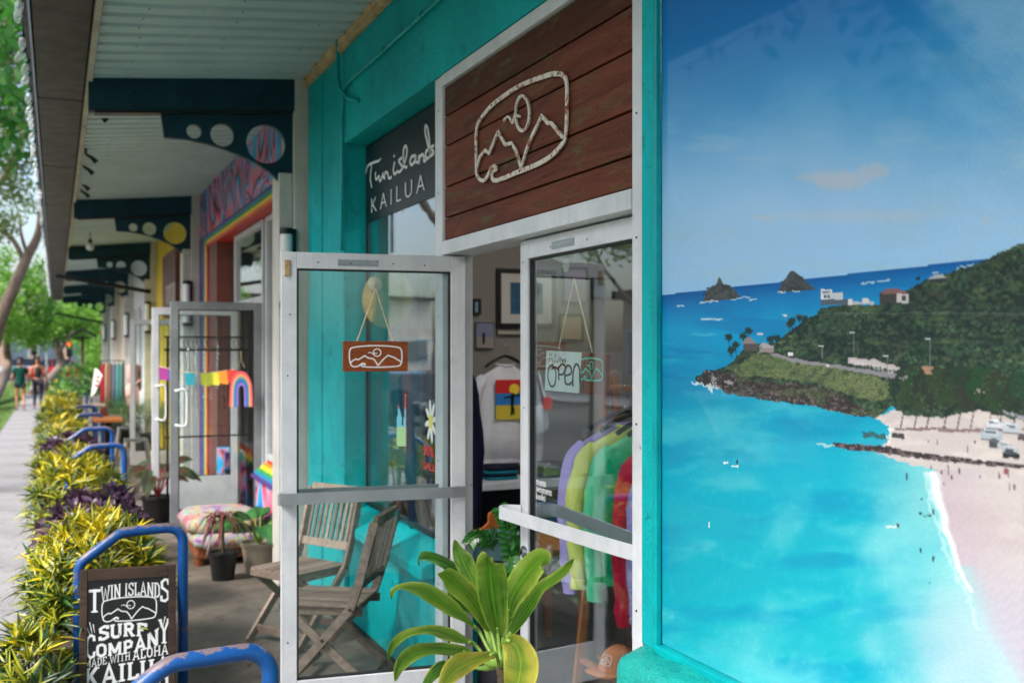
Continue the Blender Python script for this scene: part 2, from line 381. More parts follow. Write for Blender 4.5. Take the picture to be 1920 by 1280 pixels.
# verge grass: blades over a green sheet
m_grass = dirty('verge_turf', C(70,110,40), C(96,120,50), sc=3, rough=1, bump=.02, bsc=40, wear=C(110,90,60), wsc=1.5, wlim=(.6,.72))
struct('verge', MB().box(-3.52, -1.17, -20, 66, -.4, -.14), m_grass)
g = MB()
for i in range(9000):
    x = random.uniform(-3.4, -1.2); y = 14+46*random.random()**1.4
    if 20.5 < y < 22.5: continue
    h = random.uniform(.03, .09); a = random.uniform(0, 6.28); dx, dy = math.cos(a)*.012, math.sin(a)*.012; lx, ly = random.uniform(-.03,.03), random.uniform(-.03,.03)
    g.add([(x-dx, y-dy, -.14), (x+dx, y+dy, -.14), (x+lx, y+ly, -.14+h)], [(0,1,2)])
g.build('grass', m_grass, None, fix=False, kind='stuff', label='short green verge grass between the sidewalk and the kerb')

# ------------------------------------------------------------ canopy
YK = [7.5+6.2*k for k in range(-2, 6)]
XI, XO = 1.72, .27
def zc(x): return 3.735 - (1.7-x)*.10
cano = empty('canopy', (1.0, 18, 3.7), 'long pale green corrugated arcade canopy with dark teal beams and brown gutter', 'canopy')
def corr(y0, y1):
    mb = MB(); vs = []; fs = []; xs = [.22, .6, 1.1, 1.72]
    pitch = .19; prof = [(0, 0), (.115, 0), (.120, .052), (.168, .054)]
    ys = []; y = y0
    while y < y1:
        for a, b in prof: ys.append((y+a, b))
        y += pitch
    ys = [p for p in ys if p[0] < y1]+[(y1, 0)]
    for (yy, b) in ys:
        for x in xs: vs.append((x, yy, zc(x)+b + .012*mnoise.noise(Vector((x*2, yy*.9, 0)))))
    n = len(xs)
    for i in range(len(ys)-1):
        for k in range(n-1): fs.append((i*n+k, i*n+k+1, (i+1)*n+k+1, (i+1)*n+k))
    return mb.add(vs, fs).build('roof_sheet', M['corr'], cano, fix=False)
for k in range(len(YK)):
    y0 = -7 if k == 0 else YK[k-1]+.03
    corr(y0, YK[k]-.03 if k else YK[0]-.03)
MB().box(-.2, 1.9, -7, 39, 3.86, 3.95).build('roof_deck', M['gutter'], cano)
def q(u, v, y=7.47):                                     # photo pixel -> (x, z) in the bracket plane
    p = ony(u, v, y); return (p.x, p.z)
outl = [q(302,213), q(552,215), q(552,343), q(527,343)] + [q(*p) for p in ((505,322),(478,304),(450,291),(420,279),(390,270),(350,261),(308,257))]
outl[1] = (1.59, outl[1][1]); outl[2] = (1.59, outl[2][1])
holes = [circ(*q(364,246), .052), circ(*q(417,253), .083), circ(*q(499,270), .142, 32)]
for k, yk in enumerate(YK):
    mb = MB(); y0, y1 = yk-.06, yk+.03
    vs = []
    for yy in (y0, y1):
        vs += [(.20, yy, zc(.2)-.225), (1.60, yy, zc(1.6)-.235), (1.60, yy, zc(1.6)-.002), (.20, yy, zc(.2)-.002)]
    mb.add(vs, [(0,1,2,3),(7,6,5,4),(0,4,5,1),(1,5,6,2),(2,6,7,3),(3,7,4,0)])
    mb.build('beam', M['navy'], cano, bevel=.004)
    MB().bar((.24, yk-.02, zc(.24)-.236), (1.585, yk-.02, zc(1.585)-.246), .10, .018).build('beam_flange', M['black_paint'], cano)
    (k != 1) and MB().plate([outl]+holes, lambda a, b, c: (a, yk+c, b), -.03, .02).build('bracket', M['navy'], cano)
# gutter: segments with visible joints, inner fascia, outer lip
y = -7.0
while y < 41:
    L = 3.05
    MB().box(-.125, .185, y+.0005, y+L-.0005, 3.59, 3.88).build('gutter_section', M['gutter'], cano, bevel=.008)
    MB().box(-.128, .186, y+L-.04, y+L-.01, 3.587, 3.88).build('gutter_joint', M['gutter'], cano)
    y += L
MB().box(.19, .228, -7, 41, 3.555, 3.75).build('fascia_board', M['fascia'], cano, bevel=.004)
MB().box(.232, .262, -7, 41, 3.60, 3.73).build('fascia_trim', M['fascia'], cano, bevel=.004)
MB().box(-.142, -.129, -7, 41, 3.575, 3.74).build('drip_edge', M['lip'], cano)
# mortar bead where the sheet meets the wall
mb = MB(); pts = []; y = -1
while y < 7.4: pts.append((1.675+random.uniform(-.012,.012), y, 3.72+random.uniform(-.012,.012))); y += .05
mb.tube(pts, [random.uniform(.014,.034) for _ in pts], 6).build('mortar_bead', M['foam'], cano, smooth=True)
MB().box(1.66, 1.70, -4, 7.41, 3.665, 3.705).build('wall_batten', M['foam'], cano, bevel=.006)

# ------------------------------------------------------------ columns between shops
for k, yk in enumerate(YK[1:]):
    if k == 0: continue
    c = empty('column', (1.6, yk, 0), group='stucco columns under the canopy beams')
    words = ['pale stucco column behind the camera end of the arcade', 'pale rough stucco column between the teal shop and the rainbow shop', 'pale stucco column between the rainbow shop and the yellow shop',
             'pale column between the yellow shop and the white shop', 'column past the white shop carrying the fourth bracket', 'column carrying the second to last bracket of the arcade', 'last column at the far end of the arcade']
    tag(c, words[k], 'column')
    MB().box(1.59, 1.92, yk-.06, yk+.38, 0, 3.79).build('shaft', M['stucco_white'], c, bevel=.012)
    MB().box(1.485, 1.588, yk-.045, yk+.2, 0, 3.035).build('bracket_post', M['stucco_white'], c, bevel=.01)
    if k >= 1:
        lm = empty('wall_lamp', (1.44, yk+.02, 2.1))
        lw = ['white tube wall lamp with black caps above the open glass door', 'white tube wall lamp beside the yellow shop', 'white tube wall lamp beside the white shop', 'small tube wall lamp second from the far end', 'small tube wall lamp near the arcade end', 'smallest tube wall lamp on the last column'][k-1]
        tag(lm, lw, 'lamp', 'tube lamps on the columns')
        yy = yk-.07; xx = 1.535
        MB().lathe([(.044, 2.09), (.044, 2.58)], (xx, yy, 0), 18).build('tube', M['opal'], lm, smooth='auto')
        for zz in (2.04, 2.58): MB().lathe([(.0, zz), (.05, zz), (.05, zz+.045), (0, zz+.045)], (xx, yy, 0), 18).build('cap', M['black_metal'], lm, smooth='auto')
        MB().box(xx+.046, xx+.07, yy-.02, yy+.05, 2.04, 2.62).build('back_plate', M['black_metal'], lm)

# ------------------------------------------------------------ building mass (roof and party walls)
bm_ = empty('building', (4, 18, 0), 'long single storey shop building above and behind the shopfronts', 'building')
MB().box(1.93, 9, -7, 39, 3.5, 5.2).build('roof_mass', M['stucco_white'], bm_)  # unseen roof box above the shops, put in to block the sky
MB().box(1.72, 1.93, -7, 39, 3.83, 4.6).build('parapet', M['stucco_white'], bm_)
for yy in (-.3, 7.46, 13.75, 19.95, 26.1, 32.3, 38.6): MB().box(1.93, 8.9, yy, yy+.15, 0, 3.49).build('party_wall', M['int_wall'], bm_)
MB().box(6.2, 6.4, -7, 39, 0, 3.49).build('back_wall', M['int_wall'], bm_)
MB().box(1.73, 6.2, -7, 39, -.3, -.004).build('shop_floor', M['int_floor'], bm_)
MB().box(1.93, 6.2, -.1, 7.4, 3.30, 3.40).build('shop_ceiling', M['int_wall'], bm_)

# ------------------------------------------------------------ teal shopfront
sh = empty('shopfront', (1.8, 4, 0), 'teal stucco surf shop front with white glass doors and plank sign', 'shopfront')
T = M['teal']
def part(name, mat, b, par=None, bev=.006, **k): return MB().box(*b).build(name, mat, par or sh, bevel=bev, **k)
part('wall', T, (1.70, 1.93, 6.43, 7.00, 0, 3.79))
part('wall', T, (1.69, 1.93, 7.004, 7.41, 0, 3.79))
part('wall', T, (1.70, 1.93, .1, 6.428, 3.07, 3.79))
part('wall', T, (1.735, 1.93, 4.705, 6.428, 0, .60))
part('wall', T, (1.70, 1.93, 2.70, 2.775, .805, 3.068))
part('wall', T, (1.70, 1.93, -6, .10, 0, 3.79))
part('wall', T, (1.70, 1.93, .102, 2.775, 0, .62))
part('wall', T, (1.72, 1.93, .102, .26, .62, 3.068))
mb = MB()
mb.add([(1.655,4.80,.585),(1.655,6.426,.585),(1.655,6.426,.65),(1.655,4.80,.65),(1.88,4.80,.585),(1.88,6.426,.585),(1.88,6.426,.735),(1.88,4.80,.735)],
       [(0,1,2,3),(7,6,5,4),(0,4,5,1),(1,5,6,2),(2,6,7,3),(3,7,4,0)]).build('sill', T, sh, bevel=.012)
# rough rounded ledge under the printed window
lg = MB(); NY, NA = 60, 14; vs = []; fs = []
for i in range(NY):
    yy = 2.74 - 2.5*(i/(NY-1))
    for k in range(NA):
        a = math.pi*(k/(NA-1)); ca, sa = math.cos(a), math.sin(a)
        e = min(1, (2.74-yy)/.05+.25)
        x = 1.70-.135*abs(sa)**.35*e; z = .71+.10*(abs(ca)**.45)*(1 if ca > 0 else -1)
        r = .004*mnoise.noise(Vector((x*22, yy*22, z*22)))+.003*mnoise.noise(Vector((x*60, yy*60, z*60)))
        vs.append((x+r*2, yy, z+r*2))
for i in range(NY-1):
    for k in range(NA-1): fs.append((i*NA+k, i*NA+k+1, (i+1)*NA+k+1, (i+1)*NA+k))
fs.append(tuple(range(NA)))
lg.add(vs, fs).build('ledge', dirty('ledge_teal', C(10,170,160), C(6,140,136), sc=9, rough=.4, bump=.01, bsc=55, wear=C(6,90,90), wsc=20, wlim=(.6,.7)), sh, smooth='auto', angle=60)
# trim round printed window
part('window_trim', M['teal_hi'], (1.694, 1.715, 2.678, 2.702, .806, 3.066), bev=.004)
part('window_trim', M['teal_hi'], (1.688, 1.722, .26, 2.677, .796, .826), bev=.004)
part('window_trim', M['teal_hi'], (1.69, 1.712, .26, 2.677, 3.02, 3.066), bev=.004)
# door opening frame + sign box
def dfr(name, b, mat='alu_white', bev=.003): return MB().box(*b).build(name, M[mat], sh, bevel=bev)
dfr('door_jamb', (1.70, 1.86, 4.60, 4.70, 0, 3.06))
dfr('door_jamb', (1.705, 1.86, 2.778, 2.84, 0, 3.066))
dfr('transom', (1.70, 1.86, 2.842, 4.598, 2.195, 2.262))
dfr('sign_frame', (1.695, 1.75, 2.842, 4.598, 3.005, 3.06))
dfr('threshold', (1.70, 1.90, 2.842, 4.598, 0, .018), 'alu_trim')
MB().box(1.742, 1.80, 2.842, 4.598, 2.262, 3.005).build('sign_backing', M['sign_edge'], sh)
# display window
wf = MB()
wf.box(1.835, 1.875, 4.703, 4.73, .737, 3.06); wf.box(1.845, 1.875, 6.40, 6.427, .737, 3.06)
wf.box(1.835, 1.875, 4.731, 6.399, .737, .762); wf.box(1.845, 1.875, 4.731, 6.399, 3.045, 3.06)
win = wf.build('window', M['dark_steel'], sh, bevel=.003)
MB().box(1.850, 1.856, 4.732, 6.398, .763, 3.044).build('pane', M['glass_win'], win)
MB().box(1.842, 1.8485, 4.732, 6.398, 2.56, 3.044).build('header_panel', M['black_panel'], win)
def win_fr(a, b, c): return (1.8415-c, -a, b)
def wpx(lst, x=1.842): return [(-onx(u, v, x).y, onx(u, v, x).z) for u, v in lst]
def z4(p): return (560+p[0]/2.56, p[1]/2.56)
scr = [ [(322,832),(332,800),(350,785),(388,772)], [(352,785),(347,830),(345,865),(352,900)], [(370,825),(370,850),(374,862),(386,845),(388,862),(393,868),(402,846),(406,828)],
 [(404,830),(408,850),(414,858)], [(393,760),(394,768)], [(414,856),(414,835),(424,826),(430,840),(434,856),(447,850)],
 [(462,778),(456,812),(460,836),(472,828)], [(459,745),(460,754)], [(497,758),(482,772),(492,790),(500,806),(486,826),(474,822)],
 [(500,808),(514,770),(522,728),(516,702),(506,716),(504,760),(510,800),(522,802)], [(562,748),(546,752),(536,776),(544,792),(558,776),(563,752),(564,778),(576,778)],
 [(578,744),(580,782),(584,756),(596,742),(602,752),(604,774),(614,768)], [(634,722),(618,722),(611,744),(618,762),(632,744),(630,680),(620,616),(610,606),(610,640),(622,690),(634,744),(642,742)],
 [(652,700),(638,708),(646,722),(650,736),(636,750)] ]
mb = MB()
for i, s_ in enumerate(scr):
    p = smooth2([z4(a) for a in s_], 6); w_ = .0165
    pp = wpx([tuple(a) for a in p]); mb.stroke([tuple(a) for a in pp], w_, win_fr, 0, .0012+.0002*i)
mb.build('script_lettering', M['white_vinyl'], win)
def text_flat(txt, size=1, bold=0, spacing=1):
    cu = bpy.data.curves.new('t', 'FONT'); cu.body = txt; cu.size = size; cu.offset = bold; cu.space_character = spacing; cu.resolution_u = 3; cu.fill_mode = 'FRONT'
    ob = bpy.data.objects.new('t', cu); COL.objects.link(ob)
    dg = bpy.context.evaluated_depsgraph_get(); me = ob.evaluated_get(dg).to_mesh()
    v = [tuple(p.co) for p in me.vertices]; f = [tuple(p.vertices) for p in me.polygons]
    ob.evaluated_get(dg).to_mesh_clear(); bpy.data.objects.remove(ob); bpy.data.curves.remove(cu)
    return v, f
def text_on(mb, txt, o, ax, up, nrm, width, height, bold=0, spacing=1, off=.0015):
    v, f = text_flat(txt, 1, bold, spacing)
    x0 = min(p[0] for p in v); x1 = max(p[0] for p in v); y0 = min(p[1] for p in v); y1 = max(p[1] for p in v)
    o = Vector(o); ax = Vector(ax).normalized(); up = Vector(up).normalized(); nrm = Vector(nrm).normalized()
    mb.add([o + ax*((p[0]-x0)/(x1-x0)*width) + up*((p[1]-y0)/(y1-y0)*height) + nrm*off for p in v], f); return mb
a0 = onx(697, 400, 1.84); a1 = onx(797, 361, 1.84)
mb = text_on(MB(), 'KAILUA', a0+Vector((0,0,0)), (0,-1,0), (0,0,1), (-1,0,0), (a0-a1).length, .094, -.012, 1.5, .002)
mb.build('plain_lettering', M['white_vinyl'], win, fix=False, kind='stuff')

# plank sign above the doors
sg = empty('plank_sign', (1.72, 3.8, 2.25), 'red brown plank sign with rusty white mountain emblem above the doorway', 'sign')
zz = [2.263, 2.373, 2.520, 2.722, 2.866, 3.004]
zz = [2.264, 2.372, 2.519, 2.716, 2.861, 3.003]
for i in range(5):
    MB().box(1.712, 1.741, 2.844, 4.596, zz[i]+.0035, zz[i+1]-.0035).build('plank', M['sign_wood'], sg, bevel=.004)
LOGO = dict(
 frame=[(-.97,-.60),(-1.0,-.2),(-1.0,.35),(-.97,.62),(-.88,.8),(-.45,.94),(0,.98),(.45,.94),(.86,.82),(.97,.62),(1.0,.3),(1.0,-.35),(.96,-.72),(.86,-.9),(.45,-.98),(0,-1.0),(-.3,-.98),(-.46,-.95)],
 wave=[(-.46,-.95),(-.54,-.88),(-.52,-.72),(-.40,-.70),(-.44,-.84)],
 wave2=[(-.97,-.60),(-.92,-.85),(-.80,-.95),(-.66,-.88),(-.54,-.68),(-.44,-.62)],
 mtn=[(-.96,-.58),(-.86,-.36),(-.74,-.24),(-.68,-.32),(-.60,-.20),(-.42,.06),(-.30,-.14),(-.22,-.18),(-.10,-.22),(.0,-.50),(.08,-.86)],
 mtn2=[(.08,-.86),(.20,-.52),(.34,-.16),(.48,.10),(.60,-.04),(.68,-.08),(.98,-.52)],
 sun=circ(.05, .34, .145, 20, .34), bird=[(-.30,.30),(-.22,.36),(-.13,.26),(-.08,.18)], bird2=[(-.10,.16),(-.02,.30),(.05,.24)])
def logo(mb, fr0, cx, cy, hw, hh, w, d0, d1, wmul=1):
    fr = lambda a, b, c: fr0(cx+a, cy+b, c)
    def S2(lst): return [(x*hw, y*hh) for x, y in lst]
    i = 0
    for key in ('frame', 'wave', 'wave2', 'mtn', 'mtn2', 'sun', 'bird', 'bird2'):
        p = S2(LOGO[key])
        if key in ('frame', 'wave', 'wave2', 'bird', 'bird2'): p = [tuple(a) for a in smooth2(p, 4)]
        ww = w*(.8 if key in ('sun',) else .6 if key.startswith('bird') else 1)
        mb.stroke(p, ww, fr, d0, d1+(d1-d0)*.04*i, closed=(key == 'sun')); i += 1
    return mb
def xface(x): return lambda a, b, c: (x-c, -a, b)            # frame for a face looking at the street
mb = MB(); e4 = lambda l: [(-onx(*z4(p), 1.698).y, onx(*z4(p), 1.698).z) for p in l]
for i, (l, w_, cl_) in enumerate((([(850,830),(848,700),(852,615),(872,570),(930,502),(1050,418),(1180,366),(1240,354),(1270,366),(1283,402),(1284,520),(1279,640),(1262,692),(1205,752),(1130,795),(1040,830),(965,862),(934,864),(924,848)], .019, 0),
   ([(924,848),(930,822),(946,814),(940,797),(918,810),(905,845),(885,867),(862,856),(850,830)], .016, 0), ([(852,806),(868,752),(895,722),(912,736),(955,632),(990,695),(1020,688),(1040,720),(1066,805)], .015, 2), ([(1066,805),(1100,690),(1165,556),(1194,592),(1212,592),(1268,662)], .015, 2),
   ([(1072+33*math.cos(a), 545+84*math.sin(a)) for a in [k*2*math.pi/22 for k in range(22)]], .012, 1), ([(984,580),(1006,560),(1026,590),(1036,556),(1062,560)], .010, 0))):
    p = e4(l); p = [tuple(a) for a in smooth2(p, 4)] if cl_ == 0 else p
    mb.stroke(p, w_, xface(1.712), .008, .014+.0004*i, closed=(cl_ == 1))
mb.build('emblem', M['rust_white'], sg)
mb = MB()
for (a, b) in e4([(848,705),(925,507),(1050,418),(1245,355),(1284,515),(1266,672),(1060,822),(860,850),(955,640),(1165,562)]): mb.lathe([(0,-.002),(.005,-.002),(.005,.012)], (1.698, -a, b), 8, axis=(1,0,0))
mb.build('standoff', M['dark_steel'], sg, kind='stuff')

# teal conduits on the header
cd_ = empty('conduit', (1.66, 5.5, 3.4), 'teal painted conduit with a hooked end dropping from the roof edge', 'pipe')
MB().tube([onx(u, v, 1.665) for u, v in [(632,56),(633,100),(634,148)]]+[onx(*p, 1.665+i*.012) for i, p in enumerate([(638,168),(650,183),(672,190)])], .0125, 10).build('pipe', M['teal_hi'], cd_, smooth=True)
MB().lathe([(.0,0),(.028,0),(.03,.03),(0,.03)], onx(633, 66, 1.665), 12).build('collar', M['foam'], cd_, smooth='auto')
cd2 = empty('conduit', (1.66, 5, 3.4), 'long teal conduit running diagonally along the header and down the window edge', 'pipe')
pp = [onx(1100,-280,1.683), onx(823,0,1.683), onx(760,58,1.683), onx(690,122,1.683)]+[onx(*p,1.683) for p in [(660,148),(648,162),(643,180),(641,230),(641,330),(641,470)]]
MB().tube(pp, .011, 8).build('pipe', M['teal_hi'], cd2, smooth=True)
for (u, v) in ((790,29),(720,94)): MB().lathe([(.018,-.012),(.018,.012)], onx(u, v, 1.683), 10, axis=(pp[2]-pp[3])).build('clip', M['teal_hi'], cd2)

# ------------------------------------------------------------ glass doors
def door(par, hinge, free, z0, z1, mat='alu_white', st=.072, top=.075, bot=.20, glass='glass', label=None):
    h = Vector((hinge[0], hinge[1], 0)); f = Vector((free[0], free[1], 0)); ax = (f-h).normalized(); L = (f-h).length
    nr = Vector((ax.y, -ax.x, 0)); 
    if nr.dot(-h) < 0: nr = -nr                              # towards the camera
    fr = lambda a, b, c: tuple(h + ax*a + Vector((0,0,b)) + nr*c)
    mb = MB(); t = .022
    def bx(a0, a1, b0, b1, c0=-t, c1=t):
        mb.add([fr(a,b,c) for c in (c0,c1) for b in (b0,b1) for a in (a0,a1)], [(0,1,3,2),(4,6,7,5),(0,4,5,1),(2,3,7,6),(0,2,6,4),(1,5,7,3)])
    bx(0, st, z0, z1); bx(L-st, L, z0, z1); bx(st, L-st, z1-top, z1); bx(st, L-st, z0, z0+bot)
    d = mb.build('door', M[mat], par, bevel=.003, label=label)
    mb = MB()
    for a0, a1, b0, b1 in ((st, st+.008, z0+bot, z1-top), (L-st-.008, L-st, z0+bot, z1-top), (st+.008, L-st-.008, z1-top-.008, z1-top), (st+.008, L-st-.008, z0+bot, z0+bot+.008)):
        mb.add([fr(a,b,c) for c in (-.012,.012) for b in (b0,b1) for a in (a0,a1)], [(0,1,3,2),(4,6,7,5),(0,4,5,1),(2,3,7,6),(0,2,6,4),(1,5,7,3)])
    mb.build('gasket', M['gasket'], d)
    a0, a1, b0, b1 = st+.006, L-st-.006, z0+bot+.006, z1-top-.006
    MB().add([fr(a,b,c) for c in (-.003,.003) for b in (b0,b1) for a in (a0,a1)], [(0,1,3,2),(4,6,7,5),(0,4,5,1),(2,3,7,6),(0,2,6,4),(1,5,7,3)]).build('pane', M[glass], d)
    return d, fr, L, nr, ax
def flatbar(pts, h, t, z):                                   # flat push bar: outline path in plan with height h
    mb = MB(); P = [Vector((p[0], p[1], 0)) for p in pts]
    mb.stroke([(p.x, p.y) for p in P], t, lambda a, b, c: (a, b, z+c), -h/2, h/2); return mb
HINGE_L, FREE_L = (1.80, 4.56), (.94, 4.675)
dl, frl, LL, nl, axl = door(sh, HINGE_L, FREE_L, .02, 2.187)
def lf(a, c): p = frl(a, 0, c); return (p[0], p[1])
path = [lf(.045, .03), lf(.07, .062)]+[lf(LL-.05, .075), lf(LL-.02, .072), lf(LL+.0, .055), lf(LL+.008, .035), lf(LL+.004, .012)]
flatbar([tuple(p) for p in smooth2([Vector(p) for p in path], 4)], .052, .007, 1.062).build('push_bar', M['alu_grey'], dl, bevel=.001)
flatbar([lf(.045,-.03), lf(.07,-.075), lf(LL-.06,-.085), lf(LL-.03,-.03)], .05, .007, 1.062).build('push_bar', M['alu_grey'], dl, bevel=.001)
mb = MB(); o_ = Vector(frl(LL-.028, 2.13, .024)); mb.box(o_.x-.014, o_.x+.014, o_.y-.006, o_.y+.006, o_.z-.055, o_.z+.02).build('closer_plate', M['foam'], dl, bevel=.003)
dr, frr, LR, nr_, axr = door(sh, (1.785, 2.85), (1.785, 3.835), .02, 2.187, glass='glass_win')
def rf(a, c): p = frr(a, 0, c); return (p[0], p[1])
flatbar([tuple(p) for p in smooth2([Vector(rf(*q_)) for q_ in ((.03,.026),(.05,.05),(.45,.085),(LR-.06,.115),(LR-.02,.118),(LR+.012,.10),(LR+.014,.07),(LR-.02,.026))], 4)], .052, .007, 1.07).build('push_bar', M['alu_white'], dr, bevel=.001)
flatbar([tuple(p) for p in smooth2([Vector(rf(*q_)) for q_ in ((.03,-.026),(.05,-.05),(.45,-.085),(LR-.12,-.115),(LR-.06,-.11),(LR-.04,-.026))], 4)], .052, .007, 1.07).build('push_bar', M['alu_grey'], dr, bevel=.001)
o_ = Vector(frr(LR-.042, .905, .022)); MB().lathe([(0,.016),(.012,.016),(.014,.008),(.026,.006),(.028,0)], o_, 20, axis=nr_).build('lock', M['steel'], dr, smooth='auto')
MB().box(o_.x-.02, o_.x-.014, o_.y-.003, o_.y+.003, o_.z-.008, o_.z+.008).build('keyhole', M['black_paint'], dr)
# lettering on the right leaf
ax_ = (0,-1,0)
for i, w_ in enumerate(('mens', 'womens', 'keiki')):
    p = onx(1006, 908+i*13.3, 1.780); wd = [17, 27, 16][i]
    text_on(MB(), w_, (1.780, p.y, p.z), ax_, (0,0,1), (-1,0,0), wd/192, .0205 if i != 2 else .027, .012, 1.05).build('door_lettering', M['white_vinyl'], dr, fix=False)

# small hardware: screws on the doors and frame, rating plates, bolts on beams, nails in the planks
def dots(par, name, pts, axis, r, mat):
    mb = MB()
    for p in pts: mb.lathe([(0,0),(r,0),(r*.8,r*.5),(0,r*.6)], p, 8, axis=axis)
    return mb.build(name, M[mat], par, kind='stuff')
dots(dl, 'screws', [frl(a, b, .0225) for a, b in ((.03,1.08),(.03,1.045),(.2,2.14),(.35,2.143),(.55,2.14),(.70,2.142),(LL-.03,.4),(LL-.03,1.62),(LL-.04,1.9))], nl, .004, 'dark_steel')
dots(dr, 'screws', [frr(a, b, .0225) for a, b in ((.03,1.09),(.03,1.05),(.03,.5),(.03,1.6),(LR-.03,2.1),(LR-.04,1.5),(.4,2.14),(.7,2.14))], nr_, .0035, 'dark_steel')
for d_, f_, l_, x_ in ((dl, frl, LL, .42), (dr, frr, LR, .50)): 
    MB().add([f_(a, b, c) for c in (.0222,.0232) for b in (2.128,2.158) for a in (x_, x_+.19)], [(0,1,3,2),(4,6,7,5),(0,4,5,1),(2,3,7,6),(0,2,6,4),(1,5,7,3)]).build('rating_plate', M['alu_trim'], d_)
dots(sh, 'screws', [(1.7035, y_, 2.23+.01*math.sin(y_*9)) for y_ in (3.1,3.5,3.95,4.3)]+[(1.7035, 2.81, z_) for z_ in (.9,1.5,2.1,2.5)]+[(1.6985, 4.65, z_) for z_ in (.6,1.2,1.9,2.5,2.9)], (-1,0,0), .004, 'dark_steel')
rr_ = random.Random(9)
dots(sg, 'nail_heads', [(1.7115, y_+rr_.uniform(-.02,.02), z_+dz) for y_ in (2.89,3.5,4.05,4.56) for z_ in zz[:-1] for dz in (.03,.085)], (-1,0,0), .0035, 'black_paint')
for yk in YK[2:6]: dots(cano, 'bolts', [(x_, yk-.062, 3.53-.1*(1.59-x_)+dz) for x_ in (.5,1.5) for dz in (0,.09)]+[(x_, yk-.032, 3.40) for x_ in (.75,1.5)], (0,-1,0), .009, 'black_metal')
dots(cano, 'roof_screws', [(x_+rr_.uniform(-.02,.02), 1+.19*k+.14, zc(x_)-.002) for k in range(60) for x_ in (.45,.95,1.45) if rr_.random() < .6], (0,0,-1), .006, 'dark_steel')
# ------------------------------------------------------------ printed window (flat picture on the wall plane)
def fbm(x, y, oct=5, seed=0):
    rs = np.random.RandomState(seed); tot = np.zeros_like(x); amp = 1; nrm = 0
    for o in range(oct):
        g = rs.rand(64, 64).astype(np.float32); xi = np.floor(x).astype(int); yi = np.floor(y).astype(int); fx = x-xi; fy = y-yi
        fx = fx*fx*(3-2*fx); fy = fy*fy*(3-2*fy)
        a = g[yi % 64, xi % 64]; b = g[yi % 64, (xi+1) % 64]; c = g[(yi+1) % 64, xi % 64]; d = g[(yi+1) % 64, (xi+1) % 64]
        tot += amp*((a*(1-fx)+b*fx)*(1-fy)+(c*(1-fx)+d*fx)*fy); nrm += amp; amp *= .55; x = x*2.03+7.1; y = y*2.03+3.3
    return tot/nrm
def inpoly(U, V, pts):
    ins = np.zeros(U.shape, bool); n = len(pts)
    for i in range(n):
        x1, y1 = pts[i]; x2, y2 = pts[(i+1) % n]
        if y1 == y2: continue
        c = ((y1 > V) != (y2 > V)) & (U < (x2-x1)*(V-y1)/(y2-y1)+x1); ins ^= c
    return ins
def sst(a, b, x): t = np.clip((x-a)/(b-a), 0, 1); return t*t*(3-2*t)
